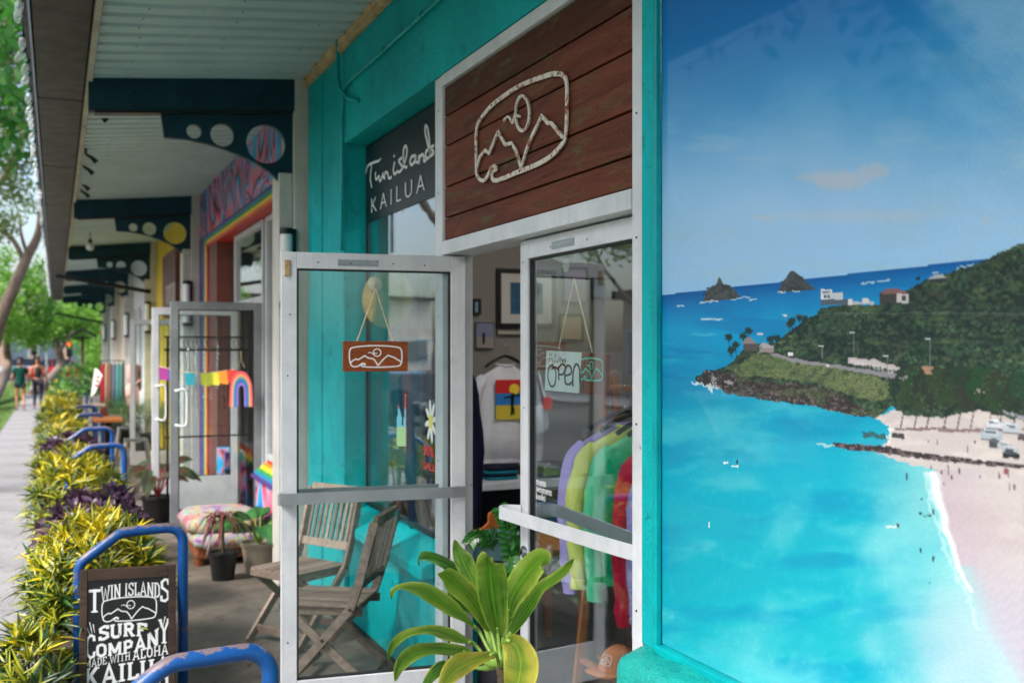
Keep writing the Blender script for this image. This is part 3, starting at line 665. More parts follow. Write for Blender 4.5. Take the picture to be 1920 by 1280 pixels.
def paint(U, V):
    P = np.zeros(U.shape+(3,), np.float32)
    def put(mask, col, al=1.0):
        m = (mask.astype(np.float32)*al)[..., None]; P[:] = P*(1-m)+np.array(col, np.float32)/255*m
    n1 = fbm(U/90, V/60, 5, 1); n2 = fbm(U/14, V/10, 4, 2); n3 = fbm(U/5, V/5, 3, 3); nb = fbm(U/260, V/200, 4, 4)
    jx = (fbm(U/9, V/9, 3, 5)-.5)*16; jy = (fbm(U/9, V/9, 3, 6)-.5)*16
    # sky
    P[:] = np.array((56,150,214), np.float32)/255
    t = sst(90, 400, V+(nb-.5)*170)
    put(np.ones_like(U), (160,208,250), t)
    put(np.ones_like(U), (0,104,190), (1-sst(-40, 250, V+.28*(1920-U)*0+(U-1240)*.18))*.85)
    put(np.ones_like(U), (140,192,228), sst(1740, 1980, U+.6*(200-V)+(n1-.5)*260)*.7*(1-sst(380,480,V)*0))
    put(np.ones_like(U), (165,205,232), sst(.55, .75, fbm(U/150, V/34, 5, 8))*.45*sst(150,330,V))
    for (cx, cy, rx, ry, a) in ((1575,338,60,22,.75),(1640,322,34,18,.7),(1520,332,36,10,.5),(1430,408,22,7,.7),(1850,415,20,8,.5),(1600,405,190,14,.35)):
        r = ((U-cx+jx*1.5)/rx)**2+((V-cy+jy)/ry)**2; put(np.ones_like(U), (196,206,224), np.clip(1.2-r, 0, 1)*a)
    # sea
    hz = 553-(U-1240)*.1115; dep = V-hz
    sea = dep > 0
    S_ = np.zeros_like(P); cs = [(0,(6,92,168)),(30,(10,128,196)),(75,(24,158,212)),(150,(8,140,190)),(260,(16,158,196)),(360,(30,168,196)),(480,(24,164,188)),(700,(30,168,184)),(1100,(60,180,190))]
    for k in range(3): S_[..., k] = np.interp(dep+(n1-.5)*60*np.clip(dep/100,0,1), [c[0] for c in cs], [c[1][k]/255 for c in cs])
    P[sea] = S_[sea]
    st1 = fbm(U/160+V/300, V/16-U/160, 5, 11)
    put(sea, (0,112,180), sst(.5,.7,st1)*.45*(1-sst(140,260,dep)))
    f2 = fbm(U/150, V/60, 4, 12); put(sea & (dep > 120), (104,196,208), sst(.40,.78,f2)*.55)
    f3 = fbm(U/170+5, V/50, 5, 13); put(sea & (dep > 160), (0,134,180), sst(.44,.74,f3)*.5)
    f4 = fbm((U+V*.3)/110, (V-U*.3)/170, 5, 14); put(sea & (dep > 330), (136,206,212), sst(.36,.86,f4)*.6*sst(1230,1500,U)*sst(330,480,dep)); put(sea & (dep > 100), (190,236,238), sst(.6,.8,n3)*.10)
    put(sea & (dep > 60), (170,220,236), sst(.66,.8,fbm(U/60, V/7, 4, 15))*.3*(1-sst(80,150,dep)))
    # pale shallows towards the beach
    bx = np.interp(V, [860,880,950,1000,1060,1120,1180,1280,1400,1600], [1745,1752,1760,1778,1800,1830,1850,1910,1990,2100])
    put(sea & (V > 800), (158,214,214), np.clip(1-(bx-U)/190, 0, 1)**1.3*.8*sst(800,870,V))
    put(sea & (V > 780), (176,190,206), sst(1180, 1700, V*.75+(U-1240)*.95-150+(n1-.5)*200)*.0)
    put(sea & (V > 1000), (186,196,208), sst(-260, -20, U-bx+(n1-.5)*120+ (V-1100)*.5)*.7*sst(1020,1200,V))
    # islands
    za = lambda l: [(1160+x/2.462, 380+y/2.462) for x, y in l]
    zb = lambda l: [(1160+x/2.526, 800+y/2.526) for x, y in l]
    big = lambda l: (lambda cx, by: [(cx+(x-cx)*1.12, by+(y-by)*1.18) for x, y in l])(sum(p[0] for p in l)/len(l), max(p[1] for p in l))
    for isl in (big(za([(398,456),(408,420),(428,398),(446,392),(465,362),(480,386),(505,390),(530,412),(553,440),(480,450)])), big(za([(742,412),(765,372),(790,338),(805,327),(832,344),(866,374),(898,402),(820,408)]))):
        put(inpoly(U+jx*.35, V+jy*.35, isl), (66,74,80)); put(inpoly(U+jx*.35, V+jy*.35, isl) & (n3 > .52), (96,98,98), .6); put(inpoly(U+jx*.35+4, V+jy*.35, isl) & (n2 > .55), (48,56,60), .5)
    for a, b, c_, d_ in ((372,458,460,452),(520,446,605,434),(726,412,770,412),(800,409,838,406),(268,478,304,476),(1116,374,1180,366),(1192,362,1254,354),(1446,324,1478,320),(1560,304,1640,284),(600,446,640,442),(380,540,480,536)):
        (x1, y1), (x2, y2) = za([(a, b), (c_, d_)]); m = inpoly(U+jx*.3, V+jy*.3, [(x1,y1-1.2),(x2,y2-1.2),(x2,y2+1.4),(x1,y1+1.4)]); put(m, (214,232,242), .8)
    J = lambda k: (U+jx*k, V+jy*k)
    # beach
    beach = za([(1180,985),(1240,962),(1300,950),(1880,960),(2400,1000),(2400,3300),(2100,1900)])
    bpoly = [(1638,781),(1690,764),(1960,770),(2300,800),(2300,1800),(2180,1650),(2080,1500),(1990,1400),(1912,1282),(1850,1180),(1800,1060),(1778,1000),(1760,950),(1752,880),(1700,868),(1640,846),(1668,820),(1666,800)]
    uu, vv = J(.6); bm1 = inpoly(uu, vv, bpoly); soft = np.where(V > 1060, sst(-30, 46, U-bx), 1.0)*bm1; P0 = P.copy()
    put(bm1, (200,192,192)); put(bm1, (182,170,174), sst(.45,.7,n1)*.5*sst(880,960,V)); put(bm1, (220,212,208), sst(.5,.7,fbm(U/40,V/12,4,21))*.6*(1-sst(860,960,V)))
    put(bm1 & (V > 880), (186,172,186), (1-np.clip((U-bx)/120, 0, 1))*.75)
    put(bm1, (178,178,196), sst(980,1200,V)*.7)
    P[:] = P0*(1-soft[..., None])+P*soft[..., None]
    foam = np.abs(U-bx-(n1-.5)*26+4)
    put((V > 884) & (V < 1110), (232,238,244), np.clip(1.25-foam/np.interp(V,[884,960,1110],[16,9,4]), 0, 1)*.95)
    put((V > 884) & (V < 1180), (226,236,240), np.clip(1.1-np.abs(U-bx+16+(n2-.5)*20)/4, 0, 1)*.5)
    # headland
    veg = za([(505,752),(540,725),(560,690),(600,660),(640,655),(690,650),(740,632),(780,600),(850,552),(905,520),(945,482),(1040,470),(1190,470),(1215,462),(1330,400),(1420,352),(1500,330),(1560,308),(1640,286),(1700,258),(1745,232),(1800,214),(1850,196),(1900,186),(2100,160),(2400,150),(2400,1010),(1871,1010),(1780,985),(1660,960),(1500,990),(1330,985),(1260,940),(1190,990),(1100,975),(1000,962),(930,940),(760,918),(640,905),(560,892),(500,872),(440,850),(420,830),(380,838),(348,818),(352,796),(400,776),(450,770)])
    uu, vv = J(.5); vg = inpoly(uu, vv, veg)
    put(vg, (60,88,68)); put(vg, (26,42,40), sst(.45,.6,n2)*.8); put(vg, (82,112,76), sst(.56,.7,n2)*sst(.42,.6,n1)*.8); put(vg, (60,92,62), sst(.5,.65,fbm(U/40,V/26,4,31))*.6)
    def cells(cs, seed):
        gx = np.floor(U/cs).astype(int); gy = np.floor(V/cs).astype(int); rs = np.random.RandomState(seed); JX = rs.rand(256,256); JY = rs.rand(256,256); JB = rs.rand(256,256)
        best = np.full(U.shape, 9.0); sh_ = np.zeros(U.shape); br = np.zeros(U.shape)
        for ox in (-1,0,1):
            for oy in (-1,0,1):
                ix = (gx+ox) % 256; iy = (gy+oy) % 256; dx = U/cs-(gx+ox+JX[iy,ix]); dy = V/cs-(gy+oy+JY[iy,ix]); d_ = dx*dx+dy*dy; m_ = d_ < best
                best = np.where(m_, d_, best); sh_ = np.where(m_, -dx*.5-dy, sh_); br = np.where(m_, JB[iy,ix], br)
        return np.clip(.5+sh_*.7, 0, 1)*np.clip(1.15-best*1.1, 0, 1), br
    c1_, b1_ = cells(11, 51); c2_, b2_ = cells(5, 52); c3_, b3_ = cells(3.2, 53)
    put(vg & (n3 > .6), (100,124,92), .2); put(vg, (20,34,34), sst(.5,.58,fbm(U/7,V/6,4,41))*.65); put(vg, (112,138,100), sst(.60,.68,fbm(U/6,V/5,3,42))*sst(.4,.6,n1)*.7); put(vg, (22,40,40), sst(.5,.62,fbm(U/60,V/40,4,43))*.55)
    grass = za([(500,760),(560,745),(640,690),(720,700),(800,716),(860,730),(960,745),(1080,785),(1180,800),(1250,830),(1252,905),(1180,910),(1090,895),(1010,865),(900,830),(780,815),(640,800),(560,805)])
    gm = inpoly(uu, vv, grass); put(gm, (86,116,72)); put(gm, (126,138,90), sst(.48,.62,n1)*.8); put(gm, (46,72,52), sst(.58,.66,n2)*.9)
    rock = za([(348,818),(400,776),(450,770),(500,790),(560,806),(700,835),(850,835),(1000,870),(1060,905),(1120,935),(1190,985),(1120,985),(1000,966),(880,935),(740,918),(600,900),(500,876),(440,850),(380,838)])
    rm = inpoly(uu, vv, rock); put(rm, (58,50,52)); put(rm, (150,128,126), sst(.56,.64,fbm(U/7,V/4,4,33))*.8); put(rm, (30,30,34), sst(.52,.6,n3)*.6)
    foamr = za([(318,832),(350,826),(420,838),(440,872),(430,880),(400,850)]); put(inpoly(*J(1.2), foamr), (226,236,242), .85)
    put(inpoly(*J(1.2), za([(418,780),(440,790),(455,840),(480,870),(430,862),(425,820)])), (220,222,230), .8)
    put(inpoly(*J(.8), za([(480,815),(530,822),(530,836),(480,830)])), (206,198,206), .9)
    # roads, terrace, wall of cut stones
    light = c1_*.6+c2_*.5
    put(vg, (104,128,84), sst(.56,.72,fbm(U/34,V/16,4,61))*.55); put(vg, (96,96,80), sst(.62,.7,fbm(U/16,V/8,4,62))*.5); P[vg] *= (.86+.28*fbm(U/2.5,V/2.5,2,63)[vg])[:, None]
    put(vg, (24,40,40), np.clip(.72-light, 0, 1)*.8); put(vg, (120,142,112), np.clip(light-.62, 0, 1)*(.5+.8*b1_)*sst(.3,.6,n1))
    put(gm, (128,132,96), .35); put(gm, (40,58,48), np.clip(.55-c2_, 0, 1)*.7*(n1 > .5)); put(rm, (164,146,142), np.clip(c3_-.45, 0, 1)*1.2*b3_); put(rm, (28,26,30), np.clip(.4-c3_, 0, 1)*1.3)
    for pl, c_ in ((za([(690,688),(740,700),(860,728),(960,742),(1300,790),(1340,800),(1340,822),(1200,800),(960,756),(840,742),(720,712)]), (150,146,158)),
                   (za([(1060,715),(1180,725),(1300,760),(1310,778),(1180,752),(1060,742)]), (206,196,200)), (za([(1760,950),(1880,990),(1990,1020),(1990,1050),(1871,1008),(1780,968)]), (168,170,182)),
                   (za([(1400,752),(1460,756),(1450,790),(1400,788)]), (176,140,112)), (za([(1620,830),(1690,860),(1700,880),(1640,880)]), (176,164,156))):
        put(inpoly(*J(.3), pl), c_, .9)
    # dark trees on the sand
    for k in range(26):
        r = np.random.RandomState(100+k); cx, cy = 1160+(1290+22*k+r.rand()*20)/2.462, 380+(820+r.rand()*70)/2.462
        if k > 18: cy += 8
        rr = ((U-cx+jx*1.6)/(15+8*r.rand()))**2+((V-cy+jy*1.6)/(26+14*r.rand()))**2
        put((rr < 1) & (n3 > .36), (34+int(22*r.rand()), 50+int(24*r.rand()), 46), .93)
        if k % 3 == 0:
            tx = cx; ty = 380+1050/2.462-6*r.rand(); put((np.abs(U-tx+(V-ty)*.2) < 1.5) & (V > cy) & (V < ty), (44,38,40), .6); 
            put(((np.abs(V-ty-2+jy*.3) < 2.2) & (np.abs(U-tx-14+jx) < 26)), (120,100,104), .8)
    # palms
    for (x, y, h) in ((508,620,90),(540,655,60),(575,615,70),(600,590,60),(520,680,40),(700,630,40),(730,625,40),(800,545,50),(835,530,45),(860,535,40),(790,560,30)):
        (px_, py_), = za([(x, y)]); hh = h/2.462
        put((np.abs(U-px_-(V-py_)*.05) < .8) & (V > py_) & (V < py_+hh), (40,40,44)); 
        an = np.arctan2(V-py_, U-px_); rr = np.hypot(U-px_, (V-py_)*1.15); put((rr < 8.5*(.55+.45*np.abs(np.cos(an*3.5)))), (30,52,50), .95)
    def rect(x0, y0, x1, y1, c_, al=1.0, sk=0):
        (a, b), (c2, d) = za([(x0, y0), (x1, y1)]); put(inpoly(U, V, [(a,b),(c2,b+sk),(c2,d+sk),(a,d)]), c_, al)
    rect(934,400,986,446,(226,232,240)); rect(940,406,980,420,(120,132,150)); rect(970,414,1036,446,(196,204,214)); rect(934,446,1076,472,(84,98,112)); rect(1060,446,1078,472,(210,216,222)); rect(1078,456,1180,470,(176,186,196)); rect(1126,442,1158,462,(206,212,218)); rect(946,426,958,440,(90,100,118)); rect(964,426,976,440,(90,100,118))
    rect(1206,414,1340,464,(66,64,66)); put(inpoly(U, V, za([(1200,420),(1230,400),(1290,396),(1330,412),(1335,420)])), (128,96,96)); rect(1284,420,1338,462,(196,194,196)); rect(1306,426,1326,452,(70,72,80))
    put(inpoly(U, V, za([(1430,352),(1450,336),(1496,332),(1512,346)])), (170,176,184)); rect(1440,350,1506,368,(48,56,58)); put(inpoly(U, V, za([(1370,345),(1388,340),(1392,352),(1376,360)])), (30,36,38))
    rect(580,646,638,686,(86,80,82)); put(inpoly(U, V, za([(566,650),(590,622),(604,618),(640,650)])), (140,132,136)); put(inpoly(U, V, za([(642,666),(668,644),(716,664),(716,672)])), (172,170,176)); rect(650,670,716,688,(150,140,140)); rect(780,692,806,706,(228,232,238)); rect(960,744,972,758,(220,220,226))
    for k in range(22): rect(1076+k*9, 722+k*2.2, 1079+k*9, 742+k*2.2, (224,222,228), .8)
    # hedge line, retaining stones, parked cars, people
    line = za([(985,1108),(1080,1112),(1160,1120),(1230,1122),(1400,1155),(1600,1180),(1871,1208),(2300,1240),(2300,1256),(1871,1228),(1600,1202),(1440,1188),(1300,1165),(1180,1150),(1060,1140),(1000,1130)])
    lm_ = inpoly(*J(.35), line); put(lm_, (54,48,52)); put(lm_ & (n3 > .55), (124,112,114), .8)
    put(inpoly(*J(1), za([(910,1108),(990,1112),(1010,1130),(930,1120)])), (216,226,226), .7); put(inpoly(*J(1), za([(1120,1062),(1240,1066),(1244,1088),(1140,1080)])), (56,84,86), .8); put(inpoly(*J(.6), za([(1250,1062),(1320,1070),(1322,1088),(1262,1082)])), (52,54,60), .9)
    put(inpoly(*J(1.2), za([(1236,1020),(1262,1050),(1256,1100),(1230,1118),(1244,1060)])), (236,238,238), .8)
    for (x, y, w_, h_, c_) in ((1696,998,80,40,(206,212,220)),(1770,1012,86,46,(186,194,204)),(1674,1040,96,48,(168,180,192)),(1712,1086,60,36,(66,72,82)),(1750,1098,66,34,(176,184,190)),(1770,1120,76,36,(170,180,188)),(1772,1140,82,34,(36,38,44)),(1840,1064,60,28,(70,60,62))):
        rect(x, y+h_*.35, x+w_, y+h_, c_, 1, 3); rect(x+w_*.15, y, x+w_*.8, y+h_*.55, tuple(min(255, v+24) for v in c_), 1, 3); rect(x+w_*.2, y+h_*.2, x+w_*.72, y+h_*.45, (84,92,104), .8, 3); rect(x, y+h_, x+w_*.9, y+h_+5, (70,60,64), .7, 3)
    for (x, y, h_) in ((1490,1245,12),(1522,1240,26),(1572,1240,22),(1500,1296,10),(1755,1262,18),(1800,1258,20),(1790,1230,26),(1430,1100,14),(1470,1105,18),(1645,1106,12),(1610,1135,30)):
        (a, b), = za([(x, y)]); put((np.abs(U-a) < 1.1) & (np.abs(V-b) < h_/4.6), (74,60,64))
    for (x, y, w_, h_, c_) in ((508,170,22,8,(230,236,238)),(550,186,34,6,(232,236,238)),(562,166,8,22,(30,42,54)),(428,464,5,26,(236,240,240)),(1364,238,7,34,(44,60,70)),(1434,340,5,14,(70,90,100)),(1430,410,14,8,(30,60,70)),(1448,422,10,7,(30,50,60)),(1470,418,22,8,(40,60,70)),(1488,404,7,24,(30,48,60)),(1294,472,56,7,(236,236,232)),(1322,464,13,18,(60,50,60)),(1432,584,8,22,(20,36,48)),(1490,624,11,28,(18,30,42)),(1474,736,8,8,(20,120,130)),(1480,190,6,24,(120,110,120)),(1562,196,8,30,(86,70,78)),(1612,208,7,24,(90,76,80)),(1530,212,6,14,(80,70,80)),(1578,238,10,18,(80,64,66)),(1802,226,8,30,(90,76,84)),(1852,284,8,34,(110,90,100)),(1874,288,7,26,(110,90,100)),(1835,210,24,26,(140,90,96)),(1712,236,7,14,(120,130,160))):
        (a, b), = zb([(x, y)]); put(inpoly(U+jx*.08, V+jy*.08, [(a-w_/5,b-h_/5),(a+w_/5,b-h_/5),(a+w_/5,b+h_/5),(a-w_/5,b+h_/5)]), c_)
    # lamps posts, power line
    for (x, y, h_) in ((1436,630,150),(1240,708,110),(1086,600,90),(775,520,90),(660,605,70),(940,660,60)): (a, b), = za([(x, y)]); put((np.abs(U-a) < .8) & (V > b) & (V < b+h_/2.462), (120,128,134), .8); put((np.abs(U-a+3) < 5) & (np.abs(V-b) < 1.2), (214,218,222), .9)
    ln_ = np.abs(V-(590-(U-1500)*.028+.00006*(U-1500)**2)); put((ln_ < 1.3) & (U > 1480), (146,160,156), .28)
    # halftone dots of the perforated film
    P *= (1-.06*(((np.floor(U/2.2)+np.floor(V/2.2)) % 2)))[..., None]
    return np.clip(P, 0, 1)
NYg, NZg = 560, 760
YY = np.concatenate([np.linspace(2.677, 1.30, NYg), np.linspace(1.28, .262, 60)]); ZZ = np.linspace(3.018, .828, NZg)
Yg, Zg = np.meshgrid(YY, ZZ)
XW = 1.716
dep = XW*ST+Yg*CT; lat = XW*CT-Yg*ST
Ug = 960+1900*lat/dep; Vg = 655-1900*(Zg-1.74)/dep
Ug = np.minimum(Ug, 2250); 
colr = paint(Ug.astype(np.float32), Vg.astype(np.float32))
cl = np.where(colr <= .04045, colr/12.92, ((colr+.055)/1.055)**2.4)
nz, ny = Yg.shape
verts = np.stack([np.full(Yg.size, XW), Yg.ravel(), Zg.ravel()], 1).astype(np.float32)
idx = np.arange(nz*ny).reshape(nz, ny)
quads = np.stack([idx[:-1,:-1], idx[:-1,1:], idx[1:,1:], idx[1:,:-1]], -1).reshape(-1, 4)
me = bpy.data.meshes.new('printed_film'); me.vertices.add(len(verts)); me.vertices.foreach_set('co', verts.ravel())
me.loops.add(quads.size); me.polygons.add(len(quads)); me.loops.foreach_set('vertex_index', quads.ravel().astype(np.int32))
me.polygons.foreach_set('loop_start', np.arange(0, quads.size, 4, dtype=np.int32)); me.update()
ca = me.color_attributes.new('print', 'FLOAT_COLOR', 'POINT')
ca.data.foreach_set('color', np.concatenate([cl.reshape(-1, 3), np.ones((cl.shape[0]*cl.shape[1], 1))], 1).astype(np.float32).ravel())
m_pr, n_, b_ = newmat('perforated_print'); at_ = n_.new('ShaderNodeAttribute', attribute_name='print')
hs = n_.new('ShaderNodeHueSaturation'); hs.inputs['Value'].default_value = PRINT_GAIN if 'PRINT_GAIN' in globals() else .88; hs.inputs['Saturation'].default_value = 1.03
n_.ln(at_.outputs['Color'], hs.inputs['Color']); n_.ln(hs.outputs[0], b_.inputs['Base Color'])
b_.inputs['Roughness'].default_value = .55; b_.inputs['Specular IOR Level'].default_value = .3; b_.inputs['Coat Weight'].default_value = .38; b_.inputs['Coat Roughness'].default_value = .04
me.materials.append(m_pr)
pf = bpy.data.objects.new('printed_window', me); COL.objects.link(pf)
tag(pf, 'window covered by a printed aerial view of a turquoise bay with two islets', 'window print')
# ------------------------------------------------------------ hanging signs, stickers
def framed_plane(p0, n, ax):                                # local 2D frame on a plane facing n
    p0 = Vector(p0); n = Vector(n).normalized(); ax = Vector(ax).normalized(); up = Vector((0,0,1))
    return lambda a, b, c: tuple(p0 + ax*a + up*b + n*c)
def hang_sign(name, label, cat, corners, knot, plane_p, plane_n, ax, thick, off):
    n = Vector(plane_n).normalized(); P0 = Vector(plane_p)+n*off
    pts = [onp(u, v, P0, n) for u, v in corners]; k = onp(knot[0], knot[1], P0, n)
    c = sum(pts, Vector())/4; t = empty(name, (c.x, c.y, min(p.z for p in pts)), label, cat)
    return t, pts, k, n, c
nL = nl; pL = Vector(frl(0, 0, 0))
t1, pts, k, n, c = hang_sign('hanging_sign', 'small varnished wooden sign with white mountain logo hanging on the open left door', 'sign', [(643,695),(764,696),(764,640),(643,640)], (704,532), pL, nL, axl, .018, .045)
w_ = (pts[1]-pts[0]).length; h_ = (pts[2]-pts[1]).length; ax = (pts[1]-pts[0]); ax.z = 0; ax.normalize()
fr = framed_plane(c, n, ax)
MB().plate([[(-w_/2,-h_/2),(w_/2,-h_/2),(w_/2,h_/2),(-w_/2,h_/2)]], fr, -.009, .009).build('board', M['ply'], t1, bevel=.0015)
logo(MB(), fr, 0, .0, w_*.405, h_*.36, .0055, .009, .0105).build('logo', M['white_vinyl'], t1)
M['cord'] = dirty('jute_cord', C(226,212,180), C(190,168,130), sc=60, rough=.9)
def cords(t, fr, top, l, r, rad):
    MB().tube([fr(*l), fr((l[0]+top[0])/2, (l[1]+top[1])/2-.002, l[2]), fr(*top), fr((r[0]+top[0])/2, (r[1]+top[1])/2-.002, r[2]), fr(*r)], rad, 6).build('cord', M['cord'], t)
kz = (k-c).z; ka = (k-c).dot(ax)
cords(t1, fr, (ka, kz-.02, 0), (-w_*.29, h_/2-.004, 0), (w_*.27, h_/2-.004, 0), .0028)
M['cup'] = plain('clear_plastic_cup', C(200,205,190), .15, alpha=.45)
MB().lathe([(.001,.018),(.006,.018),(.006,.010),(.014,.008),(.033,0),(.034,-.002)], fr(ka, kz, -.018), 20, axis=n).build('suction_cup', M['cup'], t1, smooth='auto')
MB().tube([fr(ka,kz-.004,.0), fr(ka,kz-.012,.008), fr(ka,kz-.02,0)], .0015, 6).build('hook', M['steel'], t1)
# right: aloha open sign behind the closed leaf
n2 = Vector((-1,0,0))
def on_open(u, v): return onx(u, v, 1.832)
pts = [on_open(1026,731), on_open(1137,741), on_open(1140,663), on_open(1029,657)]
c = sum(pts, Vector())/4; t2 = empty('hanging_sign', (c.x, c.y, c.z-.08), 'white and brown wooden sign reading Aloha Open hung inside the closed right door', 'sign')
fr2 = lambda a, b, c_: (c.x-c_, c.y-a, c.z+b)
P2 = [(-(p.y-c.y), p.z-c.z) for p in pts]
MB().plate([P2], fr2, -.011, .011).build('board', M['ply'], t2, bevel=.0015)
spl = lambda f, top: tuple((Vector(P2[3]).lerp(Vector(P2[2]), f) if top else Vector(P2[0]).lerp(Vector(P2[1]), f)))
m_aloha = dirty('washed_white_paint', C(232,236,234), C(206,228,226), sc=14, rough=.6, wear=C(150,190,185), wsc=22, wlim=(.68,.74))
MB().plate([[spl(.005,0), spl(.61,0), spl(.63,1), spl(.005,1)]], fr2, .0111, .0125).build('painted_panel', m_aloha, t2)
def op(u, v): p = on_open(840+u/2.56, 400+v/2.56); return (-(p.y-c.y), p.z-c.z)
mb = MB(); m_bk = M['black_paint']
big = [[(520,722),(498,740),(494,790),(508,828),(526,820),(532,770),(522,735),(500,728)], [(512,745),(530,738),(545,752)],
 [(545,735),(546,800)], [(545,740),(562,722),(578,738),(566,770),(548,772)], [(578,778),(604,768),(604,738),(588,730),(576,760),(578,810),(596,820),(612,806)], [(614,830),(616,760),(630,722),(646,745),(648,800),(654,838),(664,836),(666,805)]]
for i, s_ in enumerate(big): mb.stroke([tuple(a) for a in smooth2([op(*p) for p in s_], 5)], .0085, fr2, .0125, .0135+.0003*i)
sm = [[(498,716),(506,672),(518,718)],[(500,700),(520,694)],[(526,716),(530,674)],[(536,702),(543,698),(546,708),(540,714),(535,708)],[(552,714),(552,684),(554,700),(562,698),(563,714)],[(574,700),(567,704),(569,713),(577,710),(577,698),(580,714)]]
for i, s_ in enumerate(sm): mb.stroke([tuple(a) for a in smooth2([op(*p) for p in s_], 4)], .0022, fr2, .0125, .0135+.0003*i)
mb.build('lettering', m_bk, t2)
m_mint = plain('mint_paint', C(80,214,192), .5)
cc = op(698,747); logo(MB(), fr2, cc[0], cc[1], (op(754,747)[0]-op(642,747)[0])/2, .042, .0055, .0112, .0122).build('logo', m_mint, t2)
kk = op(610,312); cords(t2, fr2, kk, (op(535,655)[0], op(535,655)[1], 0), (op(695,668)[0], op(695,668)[1], 0), .0026) if False else MB().tube([fr2(op(535,650)[0], op(535,650)[1], .004), fr2(kk[0], kk[1], .004), fr2(op(697,665)[0], op(697,665)[1], .004)], .0034, 6).build('cord', M['cord'], t2)
kc = op(601,252); MB().lathe([(.001,-.016),(.006,-.014),(.010,-.009),(.026,0),(.027,.002)], fr2(kc[0], kc[1], .030), 20, axis=n2).build('suction_cup', M['cup'], t2, smooth='auto')
# things stuck on the display window
def wq(u, v): p = onx(u, v, 1.849); return (-p.y, p.z)
xf = lambda a, b, c_: (1.8495-c_, -a, b)
st = empty('window_sticker', (1.849, 5.2, 1.0), 'tall narrow sticker in red blue and pale green bands on the display window', 'sticker')
for i, (v0, v1, col) in enumerate(((738,765,C(214,82,70)),(765,800,C(120,190,214)),(800,836,C(170,206,140)))):
    MB().plate([[wq(744,v1),wq(761,v1),wq(761,v0),wq(744,v0)]], xf, 0, .0008).build('colour_band', plain('sticker_band', col, .5), st)
st = empty('window_sticker', (1.849, 4.9, 1.2), 'white daisy sticker with yellow heart on the display window', 'sticker')
cx, cy = wq(808, 790); mb = MB()
for k in range(8): a = k*math.pi/4+.2; mb.plate([[(cx+math.cos(a)*.055+math.cos(a)*.042*math.cos(t)-math.sin(a)*.016*math.sin(t), cy+math.sin(a)*.07+math.sin(a)*.05*math.cos(t)+math.cos(a)*.016*math.sin(t)) for t in [j*.52 for j in range(12)]]], xf, 0, .0006+.0001*k)
mb.build('petals', M['white_vinyl'], st); MB().plate([circ(cx, cy, .03, 16, .04)], xf, .001, .0025).build('heart', plain('daisy_yellow', C(214,206,80), .5), st)
st = empty('window_lettering', (1.849, 4.9, 1.0), 'hand painted red sale lettering low on the display window', 'lettering')
m_red = plain('red_paint_marker', C(206,44,34), .5)
p = onx(794, 852, 1.849); mb = text_on(MB(), '90%', (1.849, p.y, p.z), (0,-1,0), (0,0,1), (-1,0,0), .17, .055, .02, 1, .001); text_on(mb, 'SALE', (1.849, p.y, p.z-.075), (0,-1,0), (0,0,1), (-1,0,0), .19, .04, .02, 1, .001)
mb.build('letters', m_red, st, fix=False)
st = MB().plate([[wq(803,746),wq(822,746),wq(822,700),wq(803,700)]], xf, 0, .0008).build('window_notice', plain('dark_notice', C(40,42,46), .5), None); tag(st, 'small dark notice sticker near the door edge of the display window', 'notice')

# ------------------------------------------------------------ shop interior
def wallpic(name, label, u0, v0, u1, v1, yp, fw, mats, cat):
    a = ony(u0, v1, yp); b = ony(u1, v0, yp); a.z, b.z = min(a.z, b.z), max(a.z, b.z); t = empty(name, ((a.x+b.x)/2, yp, a.z), label, cat)
    F = lambda s_, x0, z0, x1, z1, d: MB().box(x0, x1, yp-d, yp-.002, z0, z1)
    mb = MB(); mb.box(a.x, b.x, yp-.03, yp, a.z, a.z+fw); mb.box(a.x, b.x, yp-.03, yp, b.z-fw, b.z); mb.box(a.x, a.x+fw, yp-.03, yp, a.z+fw, b.z-fw); mb.box(b.x-fw, b.x, yp-.03, yp, a.z+fw, b.z-fw)
    mb.build('frame', mats[0], t, bevel=.002); MB().box(a.x+fw, b.x-fw, yp-.014, yp-.001, a.z+fw, b.z-fw).build('mat_board', mats[1], t)
    return t, a, b
m_wave = dirty('print_wave', C(24,60,96), C(60,110,140), sc=5, rough=.4, wear=C(180,120,60), wsc=4, wlim=(.66,.7))
t, a, b = wallpic('framed_picture', 'black framed picture with pale mat on the shop back wall', 930, 615, 1040, 503, 7.45, .035, (M['black_paint'], plain('mat', C(196,192,186), .8)), 'picture')
MB().box(a.x+.12, b.x-.12, 7.430, 7.4355, a.z+.11, b.z-.11).build('print', m_wave, t)
t, a, b = wallpic('photo_print', 'small unframed beach photograph pinned left of the framed picture', 891, 652, 925, 603, 7.45, .004, (plain('paper_edge', C(150,150,160), .7), plain('photo_sky', C(120,124,150), .6)), 'photograph')
MB().box(a.x+.004, b.x-.004, 7.432, 7.4355, a.z+.004, a.z+.085).build('sand', plain('photo_sand', C(150,136,128), .7), t); MB().box(a.x+.055, a.x+.075, 7.428, 7.4315, a.z+.03, a.z+.12).build('figure', M['black_paint'], t)
t, a, b = wallpic('wall_plaque', 'thin pale name plaque under the framed picture', 931, 627, 978, 617, 7.45, .003, (plain('plaque_edge', C(130,124,116), .7), plain('plaque', C(176,168,156), .7)), 'plaque')
